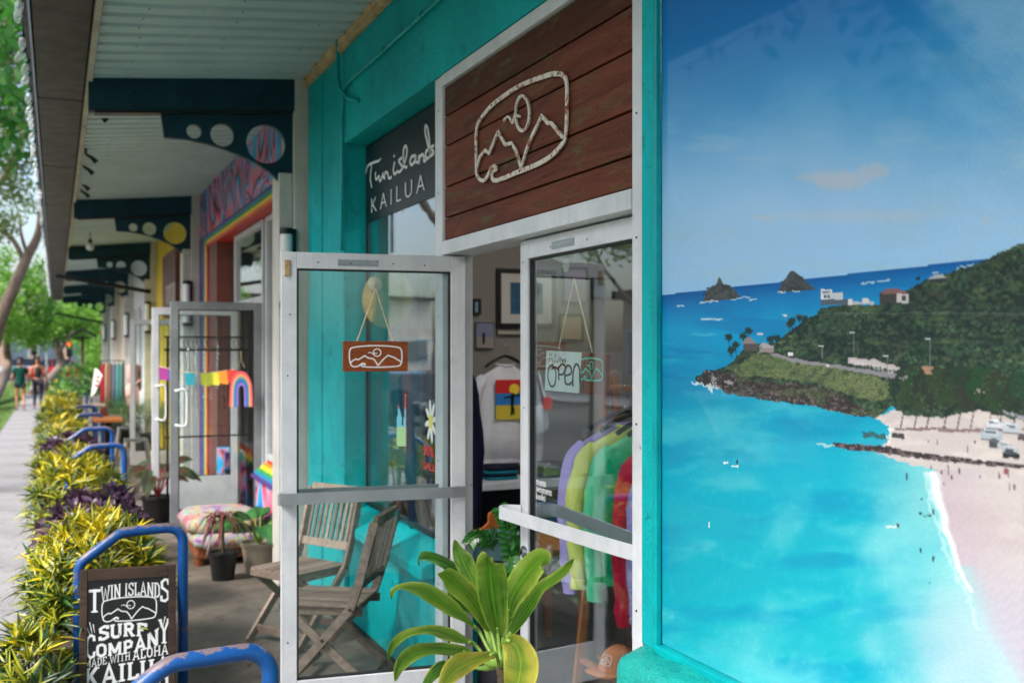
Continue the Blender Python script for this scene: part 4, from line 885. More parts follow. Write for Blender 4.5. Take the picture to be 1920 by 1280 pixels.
def shirt(name, label, origin, rz, mat, w=.27, L=.66, sl=.62, cuff=True, rise=0, depth=.055, cat='shirt', group=None):
    t = empty(name, origin, label, cat, group, rz)
    mb = MB(); n = 36; rings = [(0,.075,.05),(-.012,.10,.052),(-.035,w*.78,.045),(-.07,w*.96,.05),(-.12,w*.98,depth),(-.22,w*.93,depth*1.05),(-.38,w*.92,depth),(-.55,w*.93,depth*1.05),(-L+.05,w*.94,depth*1.05),(-L+.045,w*.9,depth*.9),(-L,w*.9,depth*.92)]
    ph = random.uniform(0, 6); vs = []; fs = []
    for i, (z, hw, hd) in enumerate(rings):
        f = min(1, max(0, (-z-.1)/.3))
        for k in range(n):
            a = 2*math.pi*k/n; m_ = 1+.22*f*math.sin(5*a+ph+z*3)*abs(math.sin(a))+.1*f*math.sin(11*a+ph*2)
            x = hw*math.copysign(abs(math.cos(a))**.75, math.cos(a)); y = hd*math.sin(a)*m_
            vs.append((x, y*(.8 if i < 6 else 1), z-(.055*(abs(x)/w)**1.4*(1, 1, 1, .8, .5, .2)[i] if i < 6 else 0)+.006*mnoise.noise(Vector((x*18, z*18, ph)))))
    for i in range(len(rings)-1):
        for k in range(n): k2 = (k+1) % n; fs.append((i*n+k, i*n+k2, (i+1)*n+k2, (i+1)*n+k))
    fs.append(tuple(range(n-1,-1,-1)))
    RZ = Matrix.Rotation(rz, 3, 'Z'); o3 = Vector(origin)
    tr = lambda p: o3 + RZ @ Vector(p)
    MB().add([tr(p) for p in vs], fs).build('body', mat, t, smooth='auto', angle=70)
    for sg_ in (-1, 1):
        pts = [(sg_*w*.74,0,-.10),(sg_*w*.93,0,-.15),(sg_*(w+.012),0,-.23),(sg_*(w+.045),-.01,-sl*.55),(sg_*(w+.035),-.015,-sl*.8),(sg_*(w+.03),-.015,-sl+.06),(sg_*(w+.03),-.015,-sl+.055),(sg_*(w+.03),-.015,-sl)]
        rr = [.042,.054,.052,.046,.043,.042,.036,.036]
        pts2 = smooth2(pts, 3); r2 = [np.interp(i/(len(pts2)-1)*(len(rr)-1), range(len(rr)), rr) for i in range(len(pts2))]
        mbs = MB().tube([tr(p) for p in pts2], r2, 14)
        mbs.v = [tuple(Vector(v)+Vector((0,0,0))+ (Vector((mnoise.noise(Vector(v)*14), mnoise.noise(Vector(v)*14+Vector((5,5,5))), 0))*.014)) for v in mbs.v]
        mbs.build('sleeve', mat, t, smooth='auto', angle=70)
    MB().tube([tr((.075*math.cos(a), .048*math.sin(a), .004-.008*abs(math.sin(a)))) for a in [k*2*math.pi/20 for k in range(20)]], .009, 6, closed=True).build('neckband', mat, t, smooth=True)
    return t
def hanger(origin, rz, label, group, mat='black_metal', w=.2, hook=.1):
    t = empty('clothes_hanger', origin, label, 'hanger', group, rz); RZ = Matrix.Rotation(rz, 3, 'Z'); o3 = Vector(origin); tr = lambda p: o3 + RZ @ Vector(p)
    MB().tube([tr(p) for p in smooth2([(-w,0,-.045),(-w*.6,0,.0),(-.02,0,.035),(.02,0,.035),(w*.6,0,.0),(w,0,-.045)], 4)], .012, 8).build('arms', M[mat], t, smooth=True)
    MB().tube([tr(p) for p in smooth2([(0,0,.03),(0,0,.06),(.012,0,.075),(.02,0,.092),(.004,0,hook+.008),(-.016,0,hook-.004)], 4)], .003, 6).build('hook', M['steel'], t, smooth=True)
    return t
F_ = dict(lav=fabric('lavender_fleece', C(172,160,232)), yel=fabric('pale_yellow_fleece', C(224,230,130)), mint=fabric('mint_fleece', C(98,222,170)), green=fabric('sea_green_fleece', C(30,184,130)), red=fabric('red_fleece', C(216,34,70)), white=fabric('white_cotton', C(232,230,238)), navy=fabric('navy_cotton', C(22,26,52)), black=fabric('black_cotton', C(20,20,24)), rope=M['cord'])
rk = empty('clothes_rack', (2.52, 3.8, 0), 'oiled wood A-frame clothes rack inside the right door', 'clothes rack')
for yy in (4.46, 3.05):
    for sx in (-1, 1): MB().bar((2.55+sx*.20, yy, 0), (2.55+sx*.015, yy, 1.63), .038, .028, (0,1,0)).build('leg', M['oak'], rk, bevel=.003)
MB().tube([(2.55,4.52,1.55),(2.55,3.0,1.55)], .016, 12).build('rail', M['oak'], rk, smooth='auto')
for xx in (2.385, 2.50, 2.62, 2.715): MB().box(xx-.018, xx+.018, 3.04, 4.48, .19, .208).build('shelf_slat', M['oak'], rk, bevel=.002)
for i, (key, yy, lab, sl, L) in enumerate((('lav',4.30,'lavender sweatshirt hanging farthest left on the wooden rack',.86,.66),('yel',4.18,'pale yellow sweatshirt between the lavender and mint ones',.82,.66),('mint',4.03,'mint green sweatshirt hanging on the wooden rack',.84,.72),('green',3.93,'sea green sweatshirt right behind the mint sleeve',.74,.80),('red',3.70,'red sweatshirt near the right end seen through the door glass',.86,.70),('lav',3.60,'lavender sweatshirt nearest the door frame beside the red one',.88,.70))):
    lab = lab.replace('right behind', 'right beside')
    shirt('sweatshirt', lab, (2.51 - (.06 if i >= 4 else 0), yy, 1.375), random.uniform(-.12,.12), F_[key], sl=sl-.07, L=L-.03, w=.25, cat='sweatshirt', group='sweatshirts on the wooden rack')
    hanger((2.54, yy, 1.40), 0, 'black hanger holding the ' + ['farthest lavender','pale yellow','mint','sea green','red','nearest lavender'][i] + ' sweatshirt', 'black hangers on the wooden rack', hook=.155)
# cap
cp = empty('cap', (2.42, 4.15, .21), 'peach orange cap with outline logo on the lower shelf of the wooden rack', 'cap')
m_cap = dirty('peach_twill', C(206,128,84), C(190,112,70), sc=6, rough=.85)
fz = Vector((-.85,.2,0)).normalized(); c0 = Vector((2.42, 4.15, .225)); sd_ = Vector((-fz.y, fz.x, 0))
vs = []; fs = []; n = 24; m_ = 8
for i in range(m_+1):
    ph = i/m_*math.pi/2
    for k in range(n): a = 2*math.pi*k/n; vs.append(c0 + fz*(.098*math.cos(a)*math.cos(ph)) + sd_*(.082*math.sin(a)*math.cos(ph)) + Vector((0,0,.125*math.sin(ph)**.9)))
for i in range(m_):
    for k in range(n): fs.append((i*n+k, i*n+(k+1)%n, (i+1)*n+(k+1)%n, (i+1)*n+k))
MB().add(vs, fs).build('crown', m_cap, cp, smooth=True)
vs = [c0 + fz*(.088*math.cos(a)+ (.075*r*math.cos(a)**.5 if math.cos(a) > 0 else 0)) + sd_*(.078*math.sin(a)) + Vector((0,0,.012-.022*r*(math.sin(a)**2)-.004*r)) for r in (0, .5, 1) for a in [(-1.45+2.9*k/16) for k in range(17)]]
fs = [(r*17+k, r*17+k+1, (r+1)*17+k+1, (r+1)*17+k) for r in range(2) for k in range(16)]
o = MB().add(vs, fs).build('brim', m_cap, cp, smooth=True, fix=False); sm_ = o.modifiers.new('thick', 'SOLIDIFY'); sm_.thickness = .004
pc = c0 + fz*.097 + Vector((0,0,.062)); n3 = (fz+Vector((0,-.55,.42))).normalized(); sx_ = Vector((0,0,1)).cross(n3).normalized(); up3 = n3.cross(sx_)
pc = c0 + Vector((n3.x*.094, n3.y*.088, .070))
logo(MB(), lambda a, b, c_: tuple(pc + sx_*a + up3*b + n3*(c_-.006*(a/.03)**2)), 0, 0, .03, .024, .0026, .004, .0055).build('logo', M['white_vinyl'], cp)
# hanging shirts seen in the doorway
a = ony(948, 672, 7.2)
ts = shirt('sweatshirt', 'white long sleeved shirt with red blue and yellow sunset print on the shop back wall', (a.x+.02, 7.25, a.z-.05), 0, F_['white'], w=.235, L=.76, sl=.80, cat='shirt')
hanger((a.x+.02, 7.25, a.z-.02), 0, 'black hanger holding the printed white shirt', None, w=.17, hook=.12)
pr0 = ony(930, 787, 7.17); pr1 = ony(1000, 711, 7.17); yb = 7.168; hh = pr1.z-pr0.z; ww = pr1.x-pr0.x
for nm, f0, f1, col in (('print_sky', .66, 1.0, C(206,34,34)), ('print_sea', .36, .66, C(36,122,196)), ('print_sand', 0, .36, C(214,190,60))): MB().box(pr0.x, pr1.x, yb, yb+.012, pr0.z+hh*f0+.0005, pr0.z+hh*f1).build(nm, plain(nm, col, .8), ts)
MB().lathe([(0,0),(.042,0),(.042,.003),(0,.003)], (pr0.x+ww*.48, yb-.0005, pr0.z+hh*.76), 20, axis=(0,-1,0)).build('print_sun', plain('print_sun', C(236,208,50), .8), ts)
mb = MB(); fx = lambda a_, b_, c_: (pr0.x+a_, yb-.004-c_, pr0.z+b_)
mb.stroke([(ww*.40,.03),(ww*.42,hh*.3),(ww*.43,hh*.56)], [.012,.022,.03], fx, 0, .001); mb.stroke([(ww*.47,.04),(ww*.45,hh*.3)], .014, fx, 0, .0012); mb.plate([circ(ww*.44, hh*.62, .014, 10)], fx, 0, .0014); mb.stroke([(ww*.2,hh*.55),(ww*.68,hh*.62)], .012, fx, 0, .0016)
mb.build('print_figure', M['black_paint'], ts)
for i, yy in enumerate((5.52, 5.66, 5.8)):
    shirt('sweatshirt', ['navy shirt hanging nearest behind the open left door', 'second navy shirt hanging behind the first in the doorway', 'dark shirt at the back of the doorway rail'][i], (2.055, yy, 1.70), random.uniform(-.1,.1), F_['navy'], w=.145, L=.80, sl=.40 if i else 1.02, cat='shirt', group='navy shirts behind the left door')
MB().tube([(2.12,5.3,1.80),(2.12,6.6,1.80)], .014, 10).build('wall_rail', M['black_metal'], None); tag(bpy.data.objects['wall_rail'], 'black hanging rail for the navy shirts just inside the window', 'rail')
# shelf table with folded shirts
tb = empty('display_shelf', (3.1, 7.0, 0), 'white display shelf under the printed shirt with folded clothes', 'shelf')
MB().box(2.4, 4.6, 6.62, 7.40, .74, .79).build('top', M['alu_white'], tb, bevel=.003); MB().box(2.4, 4.6, 6.66, 7.40, .12, .15).build('lower_shelf', M['alu_white'], tb); MB().box(2.4, 2.44, 6.66, 7.40, 0, .738).build('side_panel', M['int_dark'], tb); MB().box(2.441, 4.6, 7.35, 7.40, .151, .738).build('back_panel', M['int_dark'], tb)
def folded(label, x, y, z, w, d, n, mats, group):
    t = empty('folded_shirts', (x, y, z), label, 'folded clothes', group)
    for i in range(n):
        ww, dd = w*random.uniform(.94,1.04)/2, d*random.uniform(.94,1.04)/2; h = .022; a = random.uniform(-.06,.06); ca, sa = math.cos(a), math.sin(a)
        vs = []
        for (zz, s) in ((0,.96),(.3,1),(.7,1),(1,.95)):
            for k in range(20):
                an = 2*math.pi*k/20; cx = math.copysign(abs(math.cos(an))**.3, math.cos(an))*ww*s; cy = math.copysign(abs(math.sin(an))**.3, math.sin(an))*dd*s
                vs.append((x+cx*ca-cy*sa, y+cx*sa+cy*ca, z+i*h+zz*h*.96+.004*mnoise.noise(Vector((cx*9,cy*9,i)))))
        fs = [(r*20+k, r*20+(k+1)%20, (r+1)*20+(k+1)%20, (r+1)*20+k) for r in range(3) for k in range(20)]+[tuple(range(19,-1,-1)), tuple(range(60,80))]
        MB().add(vs, fs).build('shirt', mats[i % len(mats)], t, smooth='auto')
    return t
m_patt = dirty('black_cotton_white_print', C(20,20,24), C(24,24,30), sc=9, rough=.9, wear=C(210,205,205), wsc=22, wlim=(.585,.60))
folded('teal folded shirts on the white display shelf', 2.98, 6.9, .79, .26, .3, 4, [fabric('teal_cotton', C(28,120,140)), F_['navy']], 'folded clothes in the shop')
folded('black folded shirts at the middle of the white display shelf', 3.38, 6.9, .79, .36, .34, 4, [F_['black'], m_patt], 'folded clothes in the shop')
folded('coral and dark folded shirts at the right of the display shelf', 3.84, 6.95, .79, .3, .3, 4, [F_['black'], fabric('coral_cotton', C(200,120,96))], 'folded clothes in the shop')
sh_ = empty('shorts', (3.25, 6.5, .3), 'blue shorts clipped on a hanger below the display shelf', 'shorts')
mb = MB(); m_sh = fabric('blue_denim', C(30,84,140))
for sx in (-1, 1): mb.tube([(3.22+sx*.06,6.55,.66),(3.22+sx*.085,6.55,.5),(3.22+sx*.10,6.55,.34)], [.095,.10,.11], 14)
mb.v = [(x, 6.55+(y-6.55)*.3, z) for x, y, z in mb.v]; mb.build('cloth', m_sh, sh_, smooth='auto'); MB().box(3.06, 3.38, 6.53, 6.56, .668, .68).build('clip_bar', M['steel'], sh_)
tb2 = empty('display_table', (2.3, 5.3, 0), 'small low table inside the doorway carrying a folded patterned shirt', 'table')
MB().box(2.02, 2.75, 5.02, 5.55, .60, .63).build('top', M['oak'], tb2, bevel=.003)
for x in (2.06, 2.71):
    for y in (5.06, 5.51): MB().box(x-.02, x+.02, y-.02, y+.02, 0, .599).build('leg', M['oak'], tb2)
folded('black folded shirt with white pattern on the low table behind the plants', 2.28, 5.25, .63, .34, .30, 3, [m_patt], 'folded clothes in the shop')
fo = empty('orange_fin', (2.24, 5.3, .70), 'orange surfboard fin ornament on the folded patterned shirt', 'ornament')
MB().plate([[(0,0),(.22,0),(.20,.05),(.17,.09),(.12,.13),(.10,.115),(.10,.07),(.06,.04),(0,.03)]], lambda a, b, c_: (2.13+a*.9, 5.26+c_, .698+b), -.012, .012).build('fin', plain('orange_wood', C(208,112,52), .6), fo, bevel=.003)
for i, (u0, v0, u1, v1, c_, lab) in enumerate(((884,560,900,590,C(120,150,170),'small blue picture high on the shop back wall'),(1052,500,1100,570,C(150,120,150),'second framed picture right of the black framed one'),(1108,520,1150,560,C(90,110,120),'third small picture right along the shop back wall'),(1046,588,1092,640,C(180,150,110),'tan picture under the second framed picture'))):
    t, a, b = wallpic('framed_picture', lab, u0, v1, u1, v0, 7.45, .02, (M['black_paint'], plain('picture_tint', c_, .6)), 'picture')
for i, (y, c_, lab) in enumerate(((4.9,C(120,30,40),'maroon shirt hanging deep inside the shop'),(5.1,C(30,60,90),'blue shirt hanging deep inside the shop'),(5.3,C(60,60,64),'grey shirt hanging deep inside the shop'),(5.5,C(150,150,156),'light grey shirt hanging deep inside the shop'))): shirt('sweatshirt', lab, (4.1+.06*i, y+.5, 1.6), .9, fabric('shop_shirt', c_), w=.22, L=.7, sl=.6, cat='shirt', group='shirts deep inside the shop')
# brown card panel and shop bits behind the display window
cb = MB().box(2.31, 2.70, 7.38, 7.42, 1.5, 1.90).build('pin_board', dirty('brown_board', C(136,100,74), C(110,78,56), sc=3, rough=.9)); tag(cb, 'brown pin board on the back wall behind the display window', 'board')
hat = empty('straw_disc', (2.0, 6.2, 1.95), 'large round woven straw disc hanging inside the display window', 'ornament')
pc = onx(726, 560, 1.93); MB().lathe([(0,-.02),(.08,-.025),(.17,-.01),(.19,0),(.17,.012),(.08,.012),(0,.01)], pc, 30, axis=(-.75,-.65,0)).build('disc', dirty('woven_straw', C(196,176,120), C(160,140,90), sc=20, rough=.8), hat, smooth='auto')
for i, (x, y) in enumerate(((3.4, 2.2), (3.4, 5.4))):  # unseen glowing panels, added to brighten the shop interior
    fx_ = empty('ceiling_light', (x, y, 3.25), ['lit panel light on the shop ceiling near the printed window', 'lit panel light on the shop ceiling above the display shelf'][i], 'lamp', 'shop ceiling lights')
    MB().box(x-.32, x+.32, y-.62, y+.62, 3.262, 3.298).build('housing', M['alu_white'], fx_); MB().box(x-.29, x+.29, y-.59, y+.59, 3.250, 3.260).build('diffuser', plain('lit_diffuser', (1,.94,.86,1), .5, emit=6), fx_)

# ------------------------------------------------------------ leaf helper
def leaf(mb, P, wid, hint, fold=.22, na=4, wave=0, seed=0, prof=None):
    m = len(P)
    if mb.uv is None: mb.uv = []
    base = len(mb.v); prof = prof or (lambda t: math.sin(math.pi*min(1, t*.97+.03)**.8)**.75)
    for i, p in enumerate(P):
        t = i/(m-1); d = (P[min(i+1, m-1)]-P[max(i-1, 0)]).normalized()
        h = hint(p) if callable(hint) else Vector(hint)
        nn = (h - d*h.dot(d)).normalized(); s = d.cross(nn)
        w = wid*prof(t)/2
        for k in range(na+1):
            u = -1+2*k/na
            z = fold*abs(u)*w + (wave*math.sin(t*9+seed+u*2)*abs(u) if wave else 0)
            mb.v.append(tuple(p+s*(u*w)+nn*z)); mb.uv.append((k/na, t))
    for i in range(m-1):
        for k in range(na): a = base+i*(na+1)+k; mb.f.append((a, a+1, a+na+2, a+na+1)); 
    return mb
tocam = lambda up, side=0: (lambda p: (CAM-p).normalized()+Vector((side*CT, -side*ST, up)))

# ------------------------------------------------------------ foreground ti plant
m_ti = leafmat('ti_leaf', C(120,182,48), C(190,218,88), C(60,136,38), .33, .28, veins=15, altlim=(.46,.62))
m_tiy = leafmat('ti_leaf_yellowing', C(150,180,56), C(222,206,84), C(84,140,40), .35, .28, veins=15, altlim=(.5,.62))
m_tid = leafmat('ti_leaf_deep', C(66,132,42), C(120,172,66), C(38,98,34), .3, .2, veins=15, altlim=(.48,.6))
m_stem = dirty('ti_stem', C(110,96,70), C(70,60,44), sc=12, rough=.8, bump=.003, bsc=40)
m_pet = plain('ti_petiole', C(128,164,66), .4)
ti = empty('ti_plant', (1.42, 3.2, 0), 'large potted ti plant with broad glossy yellow green leaves in front of the shop door', 'plant')
def zt(x, y, d): return atd(720+x/3.048, 860+y/3.048, d)
TI = [  # points in a zoomed view of the photograph, depth start and end, width, material, petiole start index
 ([(652,1000),(640,900),(620,760),(608,640),(600,575),(606,556)], 3.45, 3.28, 196, m_ti, .15, 0),
 ([(560,790),(510,700),(455,590),(425,520),(410,465)], 3.75, 3.95, 112, m_ti, .2, 0),
 ([(610,970),(560,880),(490,780),(420,715),(360,665),(315,650)], 3.5, 3.3, 140, m_ti, .05, .3),
 ([(500,760),(440,670),(370,610),(290,572),(225,560),(205,575),(202,604)], 3.8, 4.0, 84, m_tid, .6, 0),
 ([(590,900),(480,830),(400,740),(350,690)], 3.75, 3.7, 110, m_tid, .1, 0),
 ([(545,985),(470,920),(400,870),(300,800),(210,752),(120,738),(60,752),(42,800)], 3.5, 3.2, 108, m_ti, .55, 0),
 ([(515,1055),(440,1035),(360,1005),(280,985),(210,985),(120,1010),(50,1070),(20,1140)], 3.45, 3.1, 92, m_ti, .7, 0),
 ([(490,1105),(400,1092),(300,1088),(210,1100),(130,1140),(80,1200),(66,1268)], 3.4, 3.0, 112, m_ti, .6, 0),
 ([(640,1112),(560,1135),(480,1165),(400,1215),(350,1290),(330,1380)], 3.35, 3.05, 150, m_tiy, .5, 0),
 ([(420,1165),(350,1185),(290,1220),(240,1290),(200,1360)], 3.5, 3.3, 76, m_ti, .4, 0),
 ([(700,1040),(745,1060),(775,1130),(775,1230),(750,1330),(730,1400)], 3.2, 2.95, 216, m_tiy, .3, 0),
 ([(708,900),(730,800),(790,700),(850,620),(905,570),(940,600)], 3.5, 3.45, 170, m_ti, .1, .2),
 ([(702,1025),(760,940),(830,840),(900,740),(980,680),(1040,630),(1082,570)], 3.4, 3.2, 96, m_ti, .5, 0),
 ([(680,1030),(700,960),(740,880),(780,820),(800,795)], 3.6, 3.7, 90, m_tid, .2, 0),
 ([(640,1030),(650,960),(690,880),(705,800)], 3.65, 3.75, 90, m_tid, .2, 0),
 ([(735,1010),(770,900),(860,760),(930,720),(962,738)], 3.7, 3.85, 70, m_tid, .4, 0)]
crown = zt(672, 1175, 3.42)
for i, (pts, d0, d1, w_, mt, up_, fl) in enumerate(TI):
    m_ = len(pts); P3 = [zt(x, y, d0+(d1-d0)*k/(m_-1)) for k, (x, y) in enumerate(pts)]; P3 = smooth2(P3, 4)
    wd = w_/3.048/1900*(d0+d1)/2*.92
    rnd = (i == 0 or i == 2 or i == 11 or i == 10)
    pf_ = (lambda t: (max(.0, math.sin(math.pi*(t*.86+.06)))**.7)*(1-max(0,(t-.86)/.14)**2*.75)) if rnd else (lambda t: max(.02, math.sin(math.pi*(t**.85*.985+.012)))**.8)
    leaf(MB(), P3, wd, tocam(up_, .22*math.sin(i*2.1)), fold=.30, na=10, wave=.009, seed=i*1.7, prof=pf_).build('leaf', mt, ti, smooth=True, fix=False)
    b0 = P3[0]; md = (b0+crown)/2+Vector((0,0,-.015))
    MB().tube(smooth2([crown, md, b0, P3[2]], 4), [.011]*4+[.0065]*9, 8).build('petiole', m_pet, ti, smooth=True)
gb = Vector((crown.x+.03, crown.y, .30))
pts = smooth2([gb, Vector((gb.x-.02, gb.y, .45)), zt(690,1290,3.42), crown], 6)
MB().tube(pts, [.021+.004*(i % 2) for i in range(len(pts))], 12).build('stem', m_stem, ti, smooth=True)
MB().lathe([(0,.0),(.13,0),(.165,.30),(.18,.30),(.18,.335),(.165,.335),(.16,.30),(0,.295)], (gb.x, gb.y, .0), 28).build('pot', M['pot_black'], ti, smooth='auto')

# ------------------------------------------------------------ zz plant, planters
pl = empty('planter', (2.06, 4.78, 0), 'tall grey ribbed planter standing just inside the doorway', 'planter')
mb = MB(); vs = []; fs = []; n = 72
for z, r in ((0,.10),(.02,.115),(.64,.135),(.66,.145),(.685,.145)):
    for k in range(n): a = 2*math.pi*k/n; rr = r*(1+(.035 if (k % 3 == 0 and .01 < z < .65) else 0)); vs.append((2.06+rr*math.cos(a), 4.78+rr*math.sin(a), z))
for i in range(4):
    for k in range(n): fs.append((i*n+k, i*n+(k+1)%n, (i+1)*n+(k+1)%n, (i+1)*n+k))
fs.append(tuple(range(4*n, 5*n))); mb.add(vs, fs).build('pot', M['pot_grey'], pl, smooth='auto')
zz_ = empty('zz_plant', (2.04, 4.76, .69), 'dark glossy zz plant in pale blue pot on top of the grey planter', 'plant')
MB().lathe([(0,.686),(.115,.686),(.13,.80),(.12,.80),(.11,.78),(0,.78)], (2.04,4.76,0), 28).build('pot', M['pot_blue'], zz_, smooth='auto')
m_zz = leafmat('zz_leaf', C(36,110,36), C(26,88,30), None, .22, .08)
def zz(pts, d, n, L=.045):
    P = smooth2([zt(x, y, dd) for (x, y), dd in zip(pts, d)], 6)
    MB().tube(P, [.006-.003*i/len(P) for i in range(len(P))], 6).build('stalk', plain('zz_stalk', C(70,120,50), .4), zz_, smooth=True)
    mb = MB()
    for k in range(n):
        f = .2+.8*k/(n-1); i = min(len(P)-2, int(f*(len(P)-1))); p = P[i]; t = (P[i+1]-P[i]).normalized()
        for sg_ in (-1, 1):
            sd_ = t.cross((CAM-p).normalized()).normalized()*sg_
            dr = (sd_+t*.75+Vector((0,0,-.1))).normalized(); ll = L*(1.1-.35*f)
            leaf(mb, [p+dr*(ll*s)+Vector((0,0,-.006*s*s)) for s in (0,.25,.5,.75,1)], ll*.5, tocam(.5), fold=.3, na=4, prof=lambda t_: max(.04, math.sin(math.pi*t_)**.7))
    mb.build('leaflets', m_zz, zz_, smooth=True, fix=False)
zz([(760,620),(735,540),(715,440),(700,350),(665,280)], [5.0,4.95,4.9,4.85,4.8], 11, .07)
zz([(640,560),(600,470),(560,440),(510,450),(485,480)], [5.1,5.0,4.9,4.85,4.8], 10, .06)
zz([(700,600),(690,500),(650,470),(610,420)], [5.1,5.1,5.1,5.1], 8, .06)
zz([(760,640),(775,560),(780,480),(740,470)], [5.0,4.9,4.85,4.8], 9, .06)
zz([(720,560),(735,600),(728,640)], [4.9,4.8,4.75], 7, .06)
# broad leaved plant behind the glass
bp_ = empty('potted_plant', (2.15, 4.5, 0), 'dim leafy plant on the shop floor behind the right door glass', 'plant')
mb = MB()
for k in range(18):
    a = random.uniform(0, 6.28); p0 = Vector((2.12, 4.62, .6)); dr = Vector((math.cos(a), math.sin(a), random.uniform(.2,1.4))).normalized(); L = random.uniform(.15,.28)
    P = [p0+dr*(L*s)+Vector((0,0,-.12*s*s)) for s in [j/8 for j in range(9)]]; leaf(mb, P, .06, (0,0,1), na=4)
mb.build('foliage', m_zz, bp_, smooth=True, fix=False); MB().lathe([(0,0),(.07,0),(.09,.58),(0,.58)], (2.12,4.62,0), 20).build('pot', M['pot_black'], bp_, smooth='auto')

# ------------------------------------------------------------ folding chairs
def chair(label, cx, cy, fx, fy, mat):
    rz = math.atan2(fy, fx); t = empty('folding_chair', (cx, cy, 0), label, 'chair', 'teak folding chairs against the teal wall', rz)
    R = Matrix.Rotation(rz, 3, 'Z'); o3 = Vector((cx, cy, 0)); T_ = lambda p: o3+R@Vector(p)
    Wd = .215
    def B(name, a, b, w, h, up=(0,1,0)): return MB().bar(T_(a), T_(b), w, h, R@Vector(up)).build(name, mat, t, bevel=.0025)
    bx, bz = -.145, .43; tx, tz = -.27, .87
    for s in (-1, 1):
        mb = MB(); y = s*Wd
        pts = [(.235,y,0),(bx,y,bz),(bx-.045,y,.56),(tx,y,tz)]
        side = R@Vector((0,1,0))
        for i in range(3): mb.bar(T_(pts[i]), T_(pts[i+1]), .044, .024, side)
        mb.build('back_stile', mat, t, bevel=.002)
        B('rear_leg', (.21,s*(Wd-.03),.415), (-.27,s*(Wd-.03),0), .042, .022)
        B('seat_rail', (.215,s*(Wd-.055),.405), (-.19,s*(Wd-.055),.405), .045, .022)
        mb = MB()
        for (x, z) in ((bx,bz),(.0,.268),(.2,.405)): mb.lathe([(0,0),(.008,0),(.008,.004),(0,.005)], T_((x, s*(Wd+.012), z)), 8, axis=R@Vector((0,s,0)))
        mb.build('bolt', M['dark_steel'], t)
    for i in range(8):
        y = -.175+.05*i; B('seat_slat', (.24,y,.436-.002*(i%2)), (-.17,y,.436), .036, .014, (0,0,1)) if False else MB().bar(T_((.235,y,.438)), T_((-.175,y,.436)), .038, .014, (0,0,1)).build('seat_slat', mat, t, bevel=.002)
    for i in range(9):
        y = -.168+.042*i; MB().bar(T_((bx-.045,y,.56)), T_((tx+.004,y,tz-.02)), .021, .011, R@Vector((1,0,.3))).build('back_slat', mat, t, bevel=.0015)
    for nm, p, w, h in (('top_rail',(tx,0,tz),.055,.024),('lower_back_rail',(bx-.04,0,.545),.05,.022)): MB().bar(T_((p[0],-Wd+.013,p[2])), T_((p[0],Wd-.013,p[2])), w, h, R@Vector((1,0,.28))).build(nm, mat, t, bevel=.004)
    B('foot_rail', (-.215,-Wd+.04,.05), (-.215,Wd-.04,.05), .045, .02, (1,0,0)); B('foot_rail', (.175,-Wd+.012,.07), (.175,Wd-.012,.07), .045, .02, (1,0,0)); B('front_rail', (.24,-.18,.42), (.24,.18,.42), .04, .022, (1,0,0))
    return t
chair('near weathered teak folding chair seen through the open left door', 1.35, 5.26, -.84, .54, M['teak_dark'])
chair('far weathered teak folding chair with upright slatted back against the teal wall', 1.36, 6.10, -.87, -.49, M['teak'])

# ------------------------------------------------------------ bike racks
def rack(y, label, x0=.10):
    t = empty('bike_rack', (x0+.24, y, 0), label, 'bike rack', 'blue bike racks in the hedge')
    P = [(x0,-.1),(x0,.5),(x0,.675),(x0+.012,.705),(x0+.03,.722),(x0+.17,.822),(x0+.195,.835),(x0+.22,.84),(x0+.36,.845)]+[(x0+.41+.075*math.sin(a), .77+.075*math.cos(a)) for a in (0,.35,.7,1.05,1.4,1.57)]+[(x0+.485,.5),(x0+.485,-.1)]
    MB().tube([(p[0], y+.03*(p[0]-x0), p[1]) for p in P], .0255, 14).build('hoop', M['blue'], t, smooth=True); return t
for y, l in ((3.05,'blue chipped bike rack nearest the camera'),(5.34,'blue chipped bike rack the chalk style board leans on'),(10.16,'blue bike rack third from the camera beyond the purple leaves'),(12.38,'blue bike rack fourth from the camera'),(15.1,'blue bike rack beside the nearer wooden cafe table'),(17.3,'blue bike rack beside the farther cafe table'),(22.9,'farthest blue bike rack near the green bush')): rack(y, l)

# ------------------------------------------------------------ sandwich board
bd = empty('sandwich_board', (.32, 5.2, 0), 'black sandwich board with white western lettering leaning in the blue bike rack', 'sign board')
A_ = Vector((.105, 5.25, 0)); B_ = Vector((.535, 5.20, 0)); axb = (B_-A_).normalized(); WB = (B_-A_).length; HB = .70
lean = Vector((axb.y, -axb.x, 0)); lean = lean if lean.y < 0 else -lean; upb = (Vector((0,0,1)) - lean*.10).normalized(); nb = (lean + Vector((0,0,.10))).normalized()
o0 = A_ + Vector((0,0,.68)) - upb*.68 + lean*0
frb = lambda a, b, c_: tuple(o0 + axb*a + upb*b + nb*c_)       # a along, b up, c towards the viewer
def brd(name, a0, a1, b0, b1, c0, c1, mat): return MB().add([frb(a,b,c_) for c_ in (c0,c1) for b in (b0,b1) for a in (a0,a1)], [(0,1,3,2),(4,6,7,5),(0,4,5,1),(2,3,7,6),(0,2,6,4),(1,5,7,3)]).build(name, mat, bd, bevel=.003)
brd('panel', .02, WB-.02, .10, .66, -.006, .003, M['black_paint'])
brd('frame', 0, .034, 0, .69, -.012, .012, M['board_frame']); brd('frame', WB-.034, WB, 0, .69, -.012, .012, M['board_frame']); brd('frame', .035, WB-.035, .635, .69, -.012, .012, M['board_frame']); brd('frame', .035, WB-.035, .08, .125, -.012, .012, M['board_frame'])
